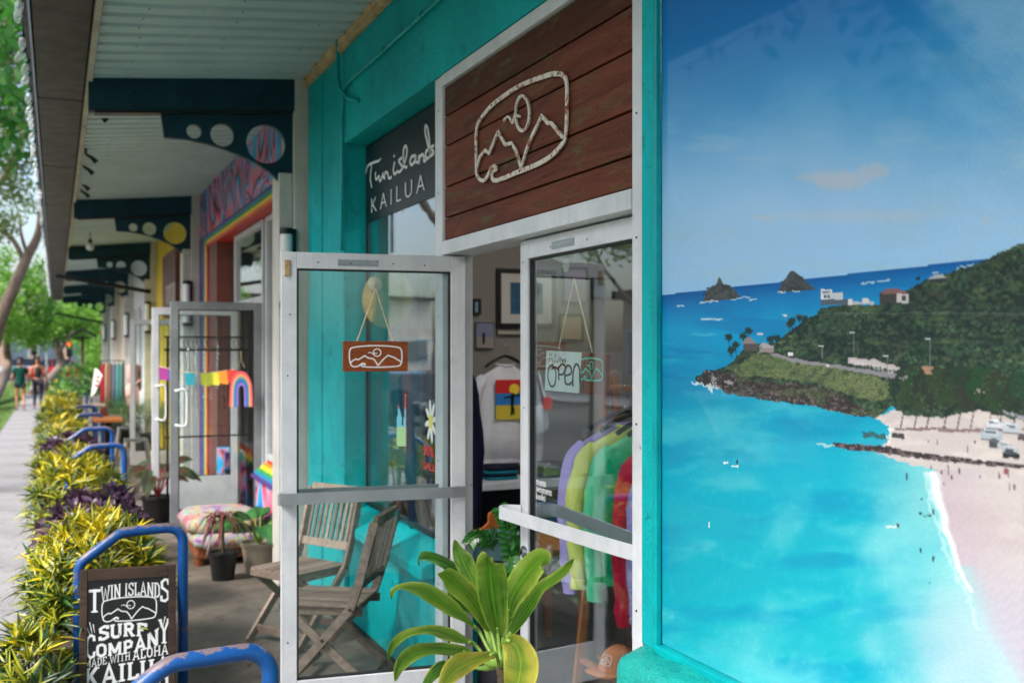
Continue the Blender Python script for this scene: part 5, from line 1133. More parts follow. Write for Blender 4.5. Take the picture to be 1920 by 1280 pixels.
brd('back_leg', .01, .04, 0, .66, -.16, -.14, M['board_frame']); brd('back_leg', WB-.04, WB-.01, 0, .66, -.16, -.14, M['board_frame'])
GL = {'T':(.8,[[(.4,0),(.4,1)],[(0,.93),(.8,.93)]],[(.4,0,.22)],[(0,.93),(.8,.93)]), 'W':(1.15,[[(.05,1),(.32,0),(.575,.8),(.83,0),(1.1,1)]],[(.07,1,.16),(1.08,1,.16)],[]), 'I':(.42,[[(.21,0),(.21,1)]],[(.21,0,.2),(.21,1,.2)],[]),
 'N':(.85,[[(.12,0),(.12,1)],[(.12,1),(.73,0)],[(.73,0),(.73,1)]],[(.12,0,.16),(.12,1,.14),(.73,1,.16)],[]), 'S':(.7,[[(.64,.74),(.6,.93),(.35,.97),(.1,.86),(.12,.62),(.35,.52),(.6,.4),(.62,.14),(.35,.03),(.08,.08),(.05,.28)]],[],[]), 'L':(.68,[[(.16,0),(.16,1)],[(.16,.06),(.62,.06),(.62,.26)]],[(.16,0,.15),(.16,1,.18)],[]),
 'A':(.9,[[(.1,0),(.45,1),(.8,0)],[(.22,.33),(.68,.33)]],[(.1,0,.17),(.8,0,.17)],[]), 'D':(.8,[[(.16,.04),(.16,.96)],[(.1,.96),(.45,.96),(.7,.78),(.72,.25),(.45,.04),(.1,.04)]],[(.14,0,.14),(.14,1,.14)],[]), 'U':(.82,[[(.14,1),(.14,.2),(.28,.04),(.54,.04),(.68,.2),(.68,1)]],[(.14,1,.17),(.68,1,.17)],[]),
 'R':(.85,[[(.16,0),(.16,1)],[(.16,.95),(.5,.95),(.66,.8),(.6,.55),(.16,.5)],[(.4,.5),(.7,0)]],[(.16,0,.17),(.72,0,.13),(.14,1,.12)],[]), 'F':(.72,[[(.16,0),(.16,1)],[(.16,.94),(.66,.94),(.66,.74)],[(.16,.52),(.5,.52)]],[(.16,0,.18),(.12,1,.12)],[]),
 'C':(.78,[[(.68,.72),(.64,.92),(.4,.97),(.14,.82),(.1,.5),(.14,.18),(.4,.03),(.64,.08),(.7,.28)]],[],[]), 'O':(.82,[[(.41,.97),(.14,.82),(.1,.5),(.14,.18),(.41,.03),(.68,.18),(.72,.5),(.68,.82),(.41,.97)]],[],[]), 'M':(1.05,[[(.14,0),(.14,1)],[(.14,1),(.52,.2)],[(.52,.2),(.9,1)],[(.9,1),(.9,0)]],[(.14,0,.15),(.9,0,.15),(.1,1,.1),(.94,1,.1)],[]),
 'P':(.78,[[(.16,0),(.16,1)],[(.16,.95),(.5,.95),(.66,.78),(.6,.5),(.16,.44)]],[(.16,0,.18),(.14,1,.12)],[]), 'Y':(.85,[[(.08,1),(.42,.48),(.78,1)],[(.42,.5),(.42,0)]],[(.42,0,.2),(.1,1,.14),(.76,1,.14)],[]), 'E':(.75,[[(.16,0),(.16,1)],[(.16,.94),(.66,.94),(.66,.76)],[(.16,.52),(.5,.52)],[(.16,.06),(.68,.06),(.68,.26)]],[(.12,1,.1),(.12,0,.1)],[]),
 'H':(.9,[[(.16,0),(.16,1)],[(.74,0),(.74,1)],[(.16,.5),(.74,.5)]],[(.16,0,.16),(.16,1,.16),(.74,0,.16),(.74,1,.16)],[]), 'K':(.88,[[(.16,0),(.16,1)],[(.2,.45),(.72,1)],[(.34,.6),(.74,0)]],[(.16,0,.16),(.16,1,.16),(.76,0,.12),(.74,1,.12)],[]), ' ':(.35,[],[],[])}
mbt = MB(); cnt = [0]
def western(txt, x0, x1, y0f, y1f, bold=.2):
    """x0..x1 in board units; y0f/y1f give bottom and top as functions of 0..1 along the line"""
    tot = sum(GL[c_][0]+.12 for c_ in txt)-.12; pos = 0
    sc = (x1-x0)/tot
    for ch in txt:
        wd, strokes, serifs, _ = GL[ch]
        def mp(a, b, c_, pos=pos):
            X = x0+(pos+a)*sc; f = (X-x0)/(x1-x0); lo, hi = y0f(f), y1f(f); return frb(X, lo+(hi-lo)*b, c_)
        hgt = y1f(.5)-y0f(.5)
        fr_ = lambda X, Y, c_, mp=mp: mp(X, Y*sc/hgt, c_)      # strokes drawn with isotropic width
        for s_ in strokes:
            q_ = [(a, b*hgt/sc) for a, b in s_]
            mbt.stroke(q_, bold, fr_, .003, .0042+.00012*(cnt[0] % 9)); cnt[0] += 1
        for (a, b, hw) in serifs:
            yb_ = b*hgt/sc+(bold*.28 if b < .5 else -bold*.28)
            mbt.stroke([(a-hw, yb_), (a+hw, yb_)], bold*.55, fr_, .003, .0042+.00012*(cnt[0] % 9)); cnt[0] += 1
        pos += wd+.12
def bu(x, y):                                                  # zoomed photo coords of the board -> board units
    return ((x-340)/376*WB, .69-(y-802)/2.207*4.92/1900)
X_ = lambda x: bu(x, 0)[0]; Yb = lambda y: bu(0, y)[1]
c1 = lambda v: (lambda f: v)
arch = lambda ve, vm: (lambda f: Yb(vm)+(Yb(ve)-Yb(vm))*(2*f-1)**2)
western('T', X_(374), X_(420), c1(Yb(975)), c1(Yb(882)), .2); western('WIN ISLAND', X_(422), X_(652), arch(936,918), arch(874,866), .19); western('S', X_(655), X_(690), c1(Yb(952)), c1(Yb(858)), .2)
western('SURF', X_(415), X_(600), arch(1088,1080), arch(1036,1026), .22)
western('C', X_(363), X_(402), c1(Yb(1156)), c1(Yb(1062)), .2); western('OMPAN', X_(404), X_(646), lambda f: Yb(1152)+(Yb(1124)-Yb(1152))*max(0,f)**3.2, lambda f: Yb(1102)+(Yb(1056)-Yb(1102))*max(0,f)**3.2, .22); western('Y', X_(648), X_(692), c1(Yb(1120)), c1(Yb(1022)), .2)
western('MADE WITH', X_(362), X_(536), lambda f: Yb(1192)+(Yb(1174)-Yb(1192))*f, lambda f: Yb(1162)+(Yb(1142)-Yb(1162))*f, .15); western('ALOHA', X_(546), X_(686), lambda f: Yb(1178)+(Yb(1164)-Yb(1178))*f, lambda f: Yb(1138)+(Yb(1124)-Yb(1138))*f, .17)
western('KAILUA', X_(362), X_(694), lambda f: Yb(1274)+(Yb(1236)-Yb(1274))*f, lambda f: Yb(1194)+(Yb(1176)-Yb(1194))*f, .2)
western('HAWAII', X_(372), X_(694), lambda f: Yb(1350)+(Yb(1320)-Yb(1350))*f, lambda f: Yb(1288)+(Yb(1252)-Yb(1288))*f, .2)
for sg_, xs in ((-1, 362), (1, 690)):
    for k in range(3): mbt.stroke([(X_(xs+(18+k*9)*-sg_), Yb(1062-k*3)), (X_(xs+(2+k*14)*-sg_), Yb(1012+10*abs(k-1)))], [.0012,.005], frb, .003, .0042)
mbt.build('lettering', M['white_vinyl'], bd)
logo(MB(), frb, X_(532), Yb(970), (X_(638)-X_(425))/2, (Yb(922)-Yb(1018))/2, .0052, .003, .0042).build('logo', M['white_vinyl'], bd)
# ------------------------------------------------------------ rainbow shop (second)
s2 = empty('shopfront', (1.8, 10.8, 0), 'rainbow trimmed gift shop front with marbled pink and blue mural', 'shopfront')
def marble(name, sc=1.2):
    m, n, b = newmat(name)
    nz_ = n.noise(sc*.42, 1.2, .45, 2.6, scale3=(1, .95, .75))
    cols = [C(20,20,34),C(230,96,130),C(84,30,120),C(10,140,205),C(30,170,220),C(200,130,150),C(225,80,120),C(20,20,36),C(20,150,210),C(215,140,170),C(100,30,120),C(235,110,140),C(10,120,190)]
    st = [(.30+.4*i/(len(cols)-1), c) for i, c in enumerate(cols)]
    n.ln(n.ramp(nz_, st, 'EASE'), b.inputs['Base Color']); b.inputs['Roughness'].default_value = .5; return m
m_marb = marble('marbled_mural', 2.2)
RB = [C(84,42,120), C(24,130,170), C(52,150,70), C(232,208,40), C(236,130,30), C(206,44,36)]
m_rb = [dirty('rainbow_paint', c, sc=5, rough=.5) for c in RB]
Y2a, Y2b = 7.885, 13.70
MB().box(1.70, 1.93, Y2a, Y2b-.01, 3.16, 3.79).build('marbled_header', m_marb, s2)
for i in range(6): MB().box(1.694+.001*i, 1.93, Y2a, 13.25-.05*i, 3.16-.027*(i+1), 3.16-.027*i-.001).build('rainbow_stripe', m_rb[i], s2)
for i in range(6): MB().box(1.694+.001*i, 1.93, 13.26-.07*i, 13.26-.07*(i-1)-.002 if i else Y2b-.01, 0, 3.159-.027*i).build('rainbow_stripe', m_rb[i], s2)
MB().box(1.71, 1.93, 12.2, 12.835, 0, 2.995).build('wall', dirty('burnt_orange_wall', C(120,62,50), C(84,40,34), sc=2, rough=.6), s2)
MB().box(1.71, 1.93, 11.52, 12.198, 0, .6).build('wall', m_marb, s2)
MB().box(1.70, 1.93, Y2a, 9.60, 0, .56).build('wall', m_marb, s2)
for i in range(6): MB().box(1.655+.03*(5-i), 1.93, Y2a, 9.62, .561+.024*(5-i), .561+.024*(6-i)-.001).build('rainbow_stripe', m_rb[::-1][i], s2)
fr_ = [(1.80,1.86,9.60,9.68,0,2.99),(1.80,1.86,9.80,9.87,0,2.99),(1.80,1.86,11.44,11.51,0,2.99),(1.80,1.86,9.871,11.439,2.19,2.26),(1.80,1.86,9.871,11.439,2.93,2.99),(1.80,1.86,7.90,9.599,2.93,2.99),(1.80,1.86,7.90,9.599,.71,.76),(1.80,1.86,8.66,8.72,.761,2.929)]
mb = MB(); [mb.box(*b) for b in fr_]; f2 = mb.build('window_frame', M['alu_mid'], s2, bevel=.003)
for b in ((1.83,1.836,7.91,8.65,.765,2.925),(1.83,1.836,8.73,9.595,.765,2.925),(1.83,1.836,9.88,11.435,2.265,2.925),(1.83,1.836,11.52,12.19,.61,2.92)): MB().box(*b).build('pane', M['glass_win'], f2)
door(s2, (1.80,9.86), (.965,9.875), .03, 2.187, 'alu_grey')[0]; dgrey = bpy.data.objects[[o.name for o in s2.children if o.name.startswith('door')][-1]]
d3, fr3, L3, n3_, a3_ = door(s2, (1.82,11.40), (.93,11.42), .03, 2.187, 'alu_white', bot=.34)
def pull(par, fr, L, z0, z1, c0=.022, mat='alu_white'):
    MB().tube(smooth2([Vector(fr(L-.05, z0, c0)), Vector(fr(L-.05, z0, c0+.05)), Vector(fr(L-.13, z0, c0+.07)), Vector(fr(L-.14, (z0+z1)/2, c0+.07)), Vector(fr(L-.13, z1, c0+.07)), Vector(fr(L-.05, z1, c0+.05)), Vector(fr(L-.05, z1, c0))], 4), .012, 8).build('pull_handle', M[mat], par, smooth=True)
ax2 = Vector((-1, .018, 0)).normalized()
fr2d = lambda a, b, c_: (1.80-a, 9.86-c_, b)
pull(dgrey, fr2d, .835, 1.04, 1.36); pull(d3, fr3, L3, 1.0, 1.35)
# shop 2 interior: blue wall, lit tubes, shelves
MB().box(3.4, 3.5, 7.65, 13.7, 0, 3.3).build('interior_panel', dirty('deep_blue_wall', C(24,58,110), C(18,44,90), sc=1, rough=.8), s2)
for i, (z, y0, y1) in enumerate(((2.0, 8.3, 9.6), (1.5, 9.7, 11.6), (.95, 9.7, 11.8), (2.45, 8.4, 9.8))):
    t = empty('tube_light', (3.1, (y0+y1)/2, z), ['lit warm tube light upper inside the rainbow shop', 'lit warm tube light at hanger height inside the rainbow shop', 'lit warm tube light at the low shelf inside the rainbow shop', 'topmost lit tube light inside the rainbow shop'][i], 'lamp', 'tube lights in the rainbow shop')
    MB().tube([(3.3, y0, z), (3.3, y1, z)], .016, 8).build('tube', plain('lit_tube', (1,.72,.42,1), .5, emit=7), t); MB().box(3.31, 3.39, y0, y1, z-.012, z+.03).build('shelf', M['ply'], t)
# marbled and black bits: hanging rainbow, bunting, crystals, rack
rbh = empty('rainbow_hanging', tuple(atd(452, 765, 9.5)), 'painted rainbow arch cutout hanging from a cord on the black rack', 'ornament')
c_ = atd(452, 762, 9.5); fh = lambda a, b, c2: (c_.x+a*CT, c_.y-a*ST-c2, c_.z+b)
cols = [C(226,84,104), C(238,150,86), C(48,140,160), C(50,90,170), C(130,110,200)]
for i, col in enumerate(cols):
    ro = .104-.0152*i; ri = ro-.015; T0 = .15
    lp = [(-ro*1.05,0)]+[(ro*math.cos(a), T0+ro*1.75*math.sin(a)) for a in [math.pi-k*math.pi/16 for k in range(17)]]+[(ro*1.05,0),(ri*1.05,0)]+[(ri*math.cos(a), T0+ri*1.75*math.sin(a)) for a in [k*math.pi/16 for k in range(17)]]+[(-ri*1.05,0)]
    MB().plate([lp], fh, 0, .008).build('arch_band', plain('arch_band', col, .6), rbh)
MB().tube([fh(-.03,.37,.004), fh(0,.44,.004), fh(.03,.37,.004)], .003, 5).build('cord', M['cord'], rbh); MB().tube([fh(0,.44,.004), fh(0,.52,.004)], .003, 5).build('cord', M['cord'], rbh)
bt = empty('bunting', tuple(atd(370, 690, 9.6)), 'string of small coloured square flags strung across the rainbow shop entrance', 'bunting')
B0, B1 = atd(297, 686, 9.7), atd(440, 692, 9.5)
mb = MB(); P = [B0.lerp(B1, k/16)+Vector((0,0,-.05*math.sin(math.pi*k/16))) for k in range(17)]; mb.tube(P, .003, 5).build('cord', M['cord'], bt)
for i, (f, col) in enumerate(((.07,C(150,50,130)),(.2,C(30,80,160)),(.42,C(30,150,170)),(.62,C(200,200,50)),(.74,C(206,200,60)),(.86,C(226,140,40)),(.97,C(200,60,50)))):
    p = B0.lerp(B1, f)+Vector((0,0,-.05*math.sin(math.pi*f))); q_ = lambda a, b: (p.x+a*CT, p.y-a*ST, p.z+b)
    MB().add([q_(-.05,0), q_(.05,-.004), q_(.045,-.125), q_(-.042,-.115)], [(0,1,2,3)]).build('flag', plain('flag_cloth', col, .8), bt, fix=False)
for i, (u, v0, v1) in enumerate(((352,655,735),(368,650,780),(382,660,745),(395,700,750),(408,640,730),(420,700,790),(338,700,800))):
    t = empty('wind_chime', tuple(atd(u, v0, 9.65)), ['strand of clear crystal beads beside the teal flag', 'longest strand of crystal beads hanging from the rack', 'crystal bead strand left of the yellow flag', 'short crystal bead strand behind the yellow flag', 'bead strand with sun catcher by the orange flag', 'dark bead strand left of the rainbow cutout', 'lowest bead strand beside the door pull'][i], 'ornament', 'bead strands on the rack')
    mb = MB(); z = v0; rr = random.Random(i)
    mb.tube([atd(u, v0, 9.65), atd(u, v1, 9.65)], .0015, 4)
    while z < v1: r = rr.uniform(.004,.013); p = atd(u+rr.uniform(-1.5,1.5), z, 9.65); mb.lathe([(0,-r),(r*.8,-r*.5),(r,0),(r*.8,r*.5),(0,r)], p, 7); z += rr.uniform(3,7)
    mb.build('beads', plain('crystal', C(205,212,218) if i != 5 else C(60,50,50), .12, .2), t, smooth=True)
rk2 = empty('clothes_rack', (1.05, 10.1, 0), 'tall black wrought iron display rack beside the grey glass door', 'rack')
a = onz(314, 981, 0); px0 = Vector((a.x, a.y, 0))
mb = MB(); pts = [px0+Vector((.0,0,.004+z)) for z in (0,.3,.6,.9,1.2,1.5,1.86)]; mb.tube(pts, .011, 8)
for k in range(60): z = .05+k*.03; mb.lathe([(.011,-.006),(.015,0),(.011,.006)], (px0.x, px0.y, z), 6)
mb.build('post', M['black_metal'], rk2)
for z in (1.865, 1.735, .86): MB().tube([px0+Vector((-.03,0,z)), px0+Vector((.80,.02,z))], .009 if z != 1.735 else .012, 8).build('rail', M['black_metal'], rk2)
mb = MB()
for k in range(16): x = px0.x+.04+.045*k; mb.tube([(x+.02*math.cos(a_), px0.y, 1.80+.05*math.sin(a_)) for a_ in [j*.7 for j in range(9)]], .003, 5)
mb.build('scrollwork', M['black_metal'], rk2); MB().tube([px0+Vector((.8,.02,0)), px0+Vector((.8,.02,1.86))], .011, 8).build('post', M['black_metal'], rk2)
MB().box(px0.x-.02, px0.x+.02, px0.y-.2, px0.y+.2, 0, .02).build('foot', M['black_metal'], rk2)

# bench with tie-dye cushion
bn = empty('bench', (1.27, 8.75, 0), 'low wicker bench with puffy pastel tie dye cushions below the rainbow sill', 'bench')
m_tie, n, b = newmat('tie_dye_cloth')
n.ln(n.ramp(n.noise(6, 3, .55, 1.2), [(.32,C(96,60,130)),(.41,C(160,130,150)),(.47,C(110,150,140)),(.53,C(176,160,104)),(.59,C(160,70,100)),(.66,C(60,90,150))]), b.inputs['Base Color']); b.inputs['Roughness'].default_value = .95
def cushion(x0, x1, y0, y1, z0, z1):
    mb = MB(); n = 28; vs = []; fs = []; R_ = ((0,.75),(.12,.93),(.35,1.0),(.65,1.0),(.88,.94),(1,.8))
    for f, s in R_:
        for k in range(n):
            a = 2*math.pi*k/n; cx = math.copysign(abs(math.cos(a))**.45, math.cos(a)); cy = math.copysign(abs(math.sin(a))**.45, math.sin(a)); w = 1+.05*math.sin(a*9)*math.sin(f*3)
            vs.append(((x0+x1)/2+(x1-x0)/2*cx*s*w, (y0+y1)/2+(y1-y0)/2*cy*s*w, z0+(z1-z0)*f+.012*mnoise.noise(Vector((cx*4, cy*4, f*3)))))
    for i in range(5):
        for k in range(n): fs.append((i*n+k, i*n+(k+1)%n, (i+1)*n+(k+1)%n, (i+1)*n+k))
    fs.append(tuple(range(5*n, 6*n))); fs.append(tuple(range(n-1,-1,-1)))
    return mb.add(vs, fs).build('cushion', m_tie, bn, smooth='auto', angle=70)
cushion(.96, 1.58, 8.45, 9.35, .23, .37); cushion(1.0, 1.56, 8.36, 8.9, .13, .25)
m_wick = dirty('wicker', C(150,86,44), C(96,50,26), sc=30, rough=.7, bump=.004, bsc=60)
MB().box(1.02, 1.55, 8.44, 9.33, .05, .18).build('base', m_wick, bn, bevel=.02)
for x in (1.05, 1.5):
    for y in (8.48, 9.28): MB().lathe([(0,0),(.035,0),(.045,.05),(0,.05)], (x, y, 0), 10).build('leg', m_wick, bn)
# potted plants in front of it
def pot(par, x, y, r, h, mat, z=0, rim=True): return MB().lathe([(0,z),(r*.78,z),(r,z+h*.9),(r*1.1,z+h*.9),(r*1.1,z+h),(r*.96,z+h),(r*.94,z+h*.93),(0,z+h*.93)], (x, y, 0), 26).build('pot', mat, par, smooth='auto')
def strap_leaves(par, c, n, L, w, mat, droop=.5, up=(.3,1.2), name='leaf', na=2, single=True, seed=1, hint=(0,0,1)):
    rr = random.Random(seed); mb = MB()
    for k in range(n):
        a = rr.uniform(0, 6.28); u_ = rr.uniform(*up); d = Vector((math.cos(a), math.sin(a), u_)).normalized(); l = L*rr.uniform(.7,1.1)
        P = [c+d*(l*s)+Vector((0,0,-droop*l*s*s)) for s in [j/8 for j in range(9)]]
        if single: leaf(MB(), P, w, hint, na=na).build(name, mat, par, smooth=True, fix=False)
        else: leaf(mb, P, w, hint, na=na)
    if not single: mb.build('foliage', mat, par, smooth=True, fix=False)
m_drac = leafmat('dracaena_leaf', C(88,64,60), C(130,60,60), C(70,90,60), .4, .15)
dr_ = empty('dracaena', (1.156, 7.91, 0), 'spiky bronze dracaena in a black plastic pot on the arcade floor', 'plant')
pot(dr_, 1.156, 7.91, .105, .21, M['pot_black']); MB().tube([(1.156,7.91,.2),(1.15,7.9,.45)], .012, 8).build('stem', m_stem, dr_)
strap_leaves(dr_, Vector((1.15,7.9,.44)), 46, .36, .020, m_drac, 1.0, (.1,2.2), seed=3)
m_phil = leafmat('broad_leaf', C(70,140,66), C(48,112,56), None, .35, .2, veins=6)
ph_ = empty('potted_plant', (1.45, 8.04, 0), 'broad leaved green plant in a beige pot beside the bronze dracaena', 'plant')
pot(ph_, 1.45, 8.04, .135, .24, M['pot_beige'])
rr = random.Random(5)
for k in range(13):
    a = rr.uniform(0,6.28); d = Vector((math.cos(a), math.sin(a), rr.uniform(.5,1.6))).normalized(); b0 = Vector((1.45,8.04,.22)); b1 = b0+d*rr.uniform(.1,.2)+Vector((0,0,.06)); e = Vector((math.cos(a), math.sin(a), rr.uniform(-.2,.6))).normalized()
    MB().tube([b0, b1], .006, 6).build('petiole', m_pet, ph_)
    P = [b1+e*(.26*s)+Vector((0,0,-.10*s*s)) for s in [j/9 for j in range(10)]]; leaf(MB(), P, .135, tocam(.9), fold=.25, na=6, wave=.004).build('leaf', m_phil, ph_, smooth=True, fix=False)
m_crt = leafmat('bronze_leaf', C(70,60,52), C(60,84,50), C(120,50,50), .35, .12, veins=6)
cr_ = empty('potted_plant', (.93, 10.75, 0), 'dark bronze leaved plant with red stems in a black pot by the grey door', 'plant')
pot(cr_, .93, 10.75, .15, .27, M['pot_black'])
for k in range(15):
    a = rr.uniform(0,6.28); d = Vector((math.cos(a), math.sin(a), rr.uniform(.8,2.6))).normalized(); b0 = Vector((.93,10.75,.25)); b1 = b0+d*rr.uniform(.2,.5)
    MB().tube([b0, b1], .006, 6).build('petiole', plain('red_stalk', C(140,40,44), .5), cr_)
    e = Vector((math.cos(a), math.sin(a), rr.uniform(-.3,.8))).normalized(); P = [b1+e*(.27*s)+Vector((0,0,-.13*s*s)) for s in [j/8 for j in range(9)]]; leaf(MB(), P, .10, tocam(.9), fold=.2, na=4).build('leaf', m_crt, cr_, smooth=True, fix=False)

# ------------------------------------------------------------ yellow shop and the ones beyond
m_yel = dirty('yellow_stucco', C(224,190,24), C(206,170,20), sc=2, rough=.7, bump=.002)
s3 = empty('shopfront', (1.8, 17, 0), 'bright yellow shop front with a dark brown hanging sign board', 'shopfront')
for b in ((1.70,1.93,14.17,19.84,2.95,3.79),(1.70,1.93,18.7,19.84,0,2.949),(1.70,1.93,14.17,14.7,0,2.949),(1.72,1.93,14.701,18.699,0,.55),(1.72,1.93,17.9,18.699,.551,2.949)): MB().box(*b).build('wall', m_yel, s3, bevel=.01)
MB().box(1.80,1.84,14.70,17.9,.55,2.949).build('window_frame', M['alu_white'], s3); MB().box(1.788,1.794,14.75,17.85,.6,2.9).build('pane', M['glass_dark'], s3)
MB().box(1.60,1.69,15.6,17.6,2.25,3.25).build('sign_board', dirty('dark_brown_board', C(104,58,48), C(84,46,40), sc=2, rough=.6), s3)
mb = MB(); fs3 = lambda a, b, c2: (1.598-c2, -a, b)
for i, (yy, zz2) in enumerate(((16.9,2.45),(16.55,2.45),(16.2,2.45),(15.85,2.45))): mb.stroke([(-yy,zz2),(-yy,zz2+.26),(-yy+.14,zz2+.26),(-yy+.14,zz2)], .05, fs3, 0, .004)
mb.build('sign_strokes', M['rust_white'], s3)
door(s3, (1.80,16.0), (1.0,16.02), .03, 2.187, 'alu_white')
walls = [(20.33,26.0,dirty('white_shop_wall', C(206,206,208), C(190,190,194), sc=1.5, rough=.7),'white painted shop front with tall window panels'), (26.5,32.2,dirty('cream_shop_wall', C(190,178,156), C(176,164,142), sc=1.5, rough=.8),'cream shop front past the white one'), (32.7,38.5,dirty('grey_teal_wall', C(120,150,144), C(104,134,130), sc=1.5, rough=.8),'last grey green shop front of the arcade')]
for (ya, yb_, mt, lab) in walls:
    s_ = empty('shopfront', (1.8, (ya+yb_)/2, 0), lab, 'shopfront')
    MB().box(1.70,1.93,ya,yb_,2.7,3.79).build('wall', mt, s_); MB().box(1.70,1.93,ya,yb_,0,.8).build('wall', mt, s_)
    n = 4; w = (yb_-ya)/n
    for k in range(n+1):
        yc = ya+k*w; MB().box(1.70,1.93,max(ya,yc-.22),min(yb_,yc+.22),.801,2.699).build('wall', mt, s_)
    for k in range(n):
        y0, y1 = ya+k*w+.221, ya+(k+1)*w-.221
        wn = MB().box(1.74,1.78,y0,y0+.05,.801,2.699).box(1.74,1.78,y1-.05,y1,.801,2.699).box(1.74,1.78,y0+.051,y1-.051,.801,.85).box(1.74,1.78,y0+.051,y1-.051,2.65,2.699).build('window', M['alu_white'], s_)
        MB().box(1.758,1.764,y0+.051,y1-.051,.851,2.649).build('pane', M['glass_dark'], wn)

# cafe tables, stools
for i, (u, v, w, lab, col) in enumerate(((202, 783, .36, 'nearer square cafe table with orange wood top outside the yellow shop', 'oak'), (178, 758, .33, 'farther square cafe table with pale wood top', 'teak'))):
    p = onz(u, v, .80); t = empty('cafe_table', (p.x, p.y, 0), lab, 'table', 'cafe tables by the hedge')
    MB().box(p.x-w/2, p.x+w/2, p.y-w*1.0, p.y+w*1.0, .76, .80).build('top', M[col], t, bevel=.004)
    MB().box(p.x-.04, p.x+.04, p.y-.04, p.y+.04, .02, .759).build('post', M['black_metal'], t); MB().box(p.x-.18, p.x+.18, p.y-.18, p.y+.18, 0, .019).build('foot', M['black_metal'], t)
def stool(u, v, lab, h=.46):
    p = onz(u, v, h); t = empty('metal_stool', (p.x, p.y, 0), lab, 'stool', 'grey metal stools'); m_ = M['alu_trim']
    MB().box(p.x-.16, p.x+.16, p.y-.16, p.y+.16, h-.03, h).build('seat', m_, t, bevel=.015)
    for sx in (-1,1):
        for sy in (-1,1): MB().bar((p.x+sx*.13,p.y+sy*.13,h-.03), (p.x+sx*.2,p.y+sy*.2,0), .05, .02, (sy,-sx,0)).build('leg', m_, t)
    for sx in (-1,1): MB().bar((p.x+sx*.18,p.y-.18,.15), (p.x+sx*.18,p.y+.18,.15), .02, .02).build('brace', m_, t)
stool(255, 822, 'grey metal stool nearest to the yellow shop door'); stool(240, 800, 'grey metal stool behind the nearest one', .5)
# palms in pots, dress rack, mannequin, flag
m_palm = leafmat('palm_frond', C(70,120,56), C(58,104,50), C(100,140,70), .45, .2)
def palm(u, v, H, lab, n=26):
    p = onz(u, v, 0); t = empty('potted_palm', (p.x, p.y, 0), lab, 'plant', 'potted palms outside the white shop'); pot(t, p.x, p.y, .16, .3, M['pot_black'])
    rr = random.Random(int(u)); mb = MB()
    for k in range(n):
        a = rr.uniform(0,6.28); d = Vector((math.cos(a)*.6, math.sin(a)*.6, rr.uniform(.8,2))).normalized(); L = H*rr.uniform(.6,1); P = [Vector((p.x,p.y,.28))+d*(L*s)+Vector((0,0,-.3*L*s*s)) for s in [j/10 for j in range(11)]]
        for j in range(3, 11):
            for sg_ in (-1,1):
                tt = (P[j]-P[j-1]).normalized(); sd2 = tt.cross(Vector((0,0,1))).normalized()*sg_; e = (sd2+tt*.8+Vector((0,0,-.3))).normalized()
                leaf(mb, [P[j], P[j]+e*.09, P[j]+e*.18+Vector((0,0,-.03))], .026, (0,0,1), na=2)
    mb.build('fronds', m_palm, t, smooth=True, fix=False)
palm(268, 868, .95, 'green potted palm nearest the white glass door'); palm(232, 838, .95, 'green potted palm behind the nearest palm'); palm(215, 815, .8, 'smaller potted palm near the dress rack'); palm(278, 845, 1.1, 'tall potted palm against the yellow wall')
dk = empty('dress_rack', (1.1, 21, 0), 'rack of red tan and grey dresses outside the white shop', 'clothes rack')
for k, col in enumerate((C(150,30,50),C(150,120,96),C(110,84,76),C(90,96,110),C(70,130,130),C(80,110,100))):
    u = 194+k*7; p = atd(u, 680, 20.5); mb = MB(); mb.tube([(p.x,p.y,p.z),(p.x,p.y,p.z-.1),(p.x,p.y,p.z-.5),(p.x+.01,p.y,p.z-(.9 if k else 1.15))], [.012,.05,.055,.075], 10)
    o = mb.build('dress', fabric('dress_cloth', col), dk, smooth=True)
    if k == 0: tag(o, 'long red dress at the left end')
a, b = atd(188, 676, 20.5), atd(232, 676, 20.5); MB().tube([a, b], .012, 8).build('rail', M['black_metal'], dk); 
for p in (a, b): MB().tube([p, Vector((p.x,p.y,0))], .012, 8).build('post', M['black_metal'], dk)
mq = empty('mannequin', tuple(onz(250, 800, 0)), 'headless mannequin in a pale pink top and long skirt by the white shop', 'mannequin')
p = onz(250, 800, 0); m_pk = fabric('pale_pink_cloth', C(214,160,150))
MB().tube([(p.x,p.y,1.5),(p.x,p.y,1.42),(p.x,p.y,1.36),(p.x,p.y,1.15),(p.x,p.y,.98)], [.04,.05,.15,.13,.11], 16).build('top', m_pk, mq, smooth=True)
MB().tube([(p.x,p.y,.99),(p.x,p.y,.8),(p.x,p.y,.35)], [.115,.17,.24], 18).build('skirt', m_pk, mq, smooth=True); MB().tube([(p.x,p.y,.36),(p.x,p.y,0)], .02, 8).build('stand', M['dark_steel'], mq); MB().tube([(p.x+.14,p.y,1.34),(p.x+.22,p.y-.05,1.1),(p.x+.05,p.y-.12,.98)], [.045,.04,.03], 8).build('arm', m_pk, mq, smooth=True)
ff = empty('feather_flag', tuple(onz(172, 768, 0)), 'small white feather flag with red marks leaning out over the hedge', 'flag')
fw = lambda a, b, c2: tuple(atd(170+a, 745-b, 19.5+c2))
MB().plate([[(0,0),(4,30),(8,56),(14,52),(22,42),(16,26),(8,8)]], fw, 0, .01).build('cloth', M['white_vinyl'], ff)
mb = MB(); [mb.stroke([(8+k*1.6,22+k*8),(13+k*1.4,24+k*8)], 3, fw, -.012, -.004) for k in range(3)]; mb.build('red_marks', m_red, ff); MB().tube([atd(170,745,19.5), onz(172,768,0)], .012, 6).build('pole', M['dark_steel'], ff)
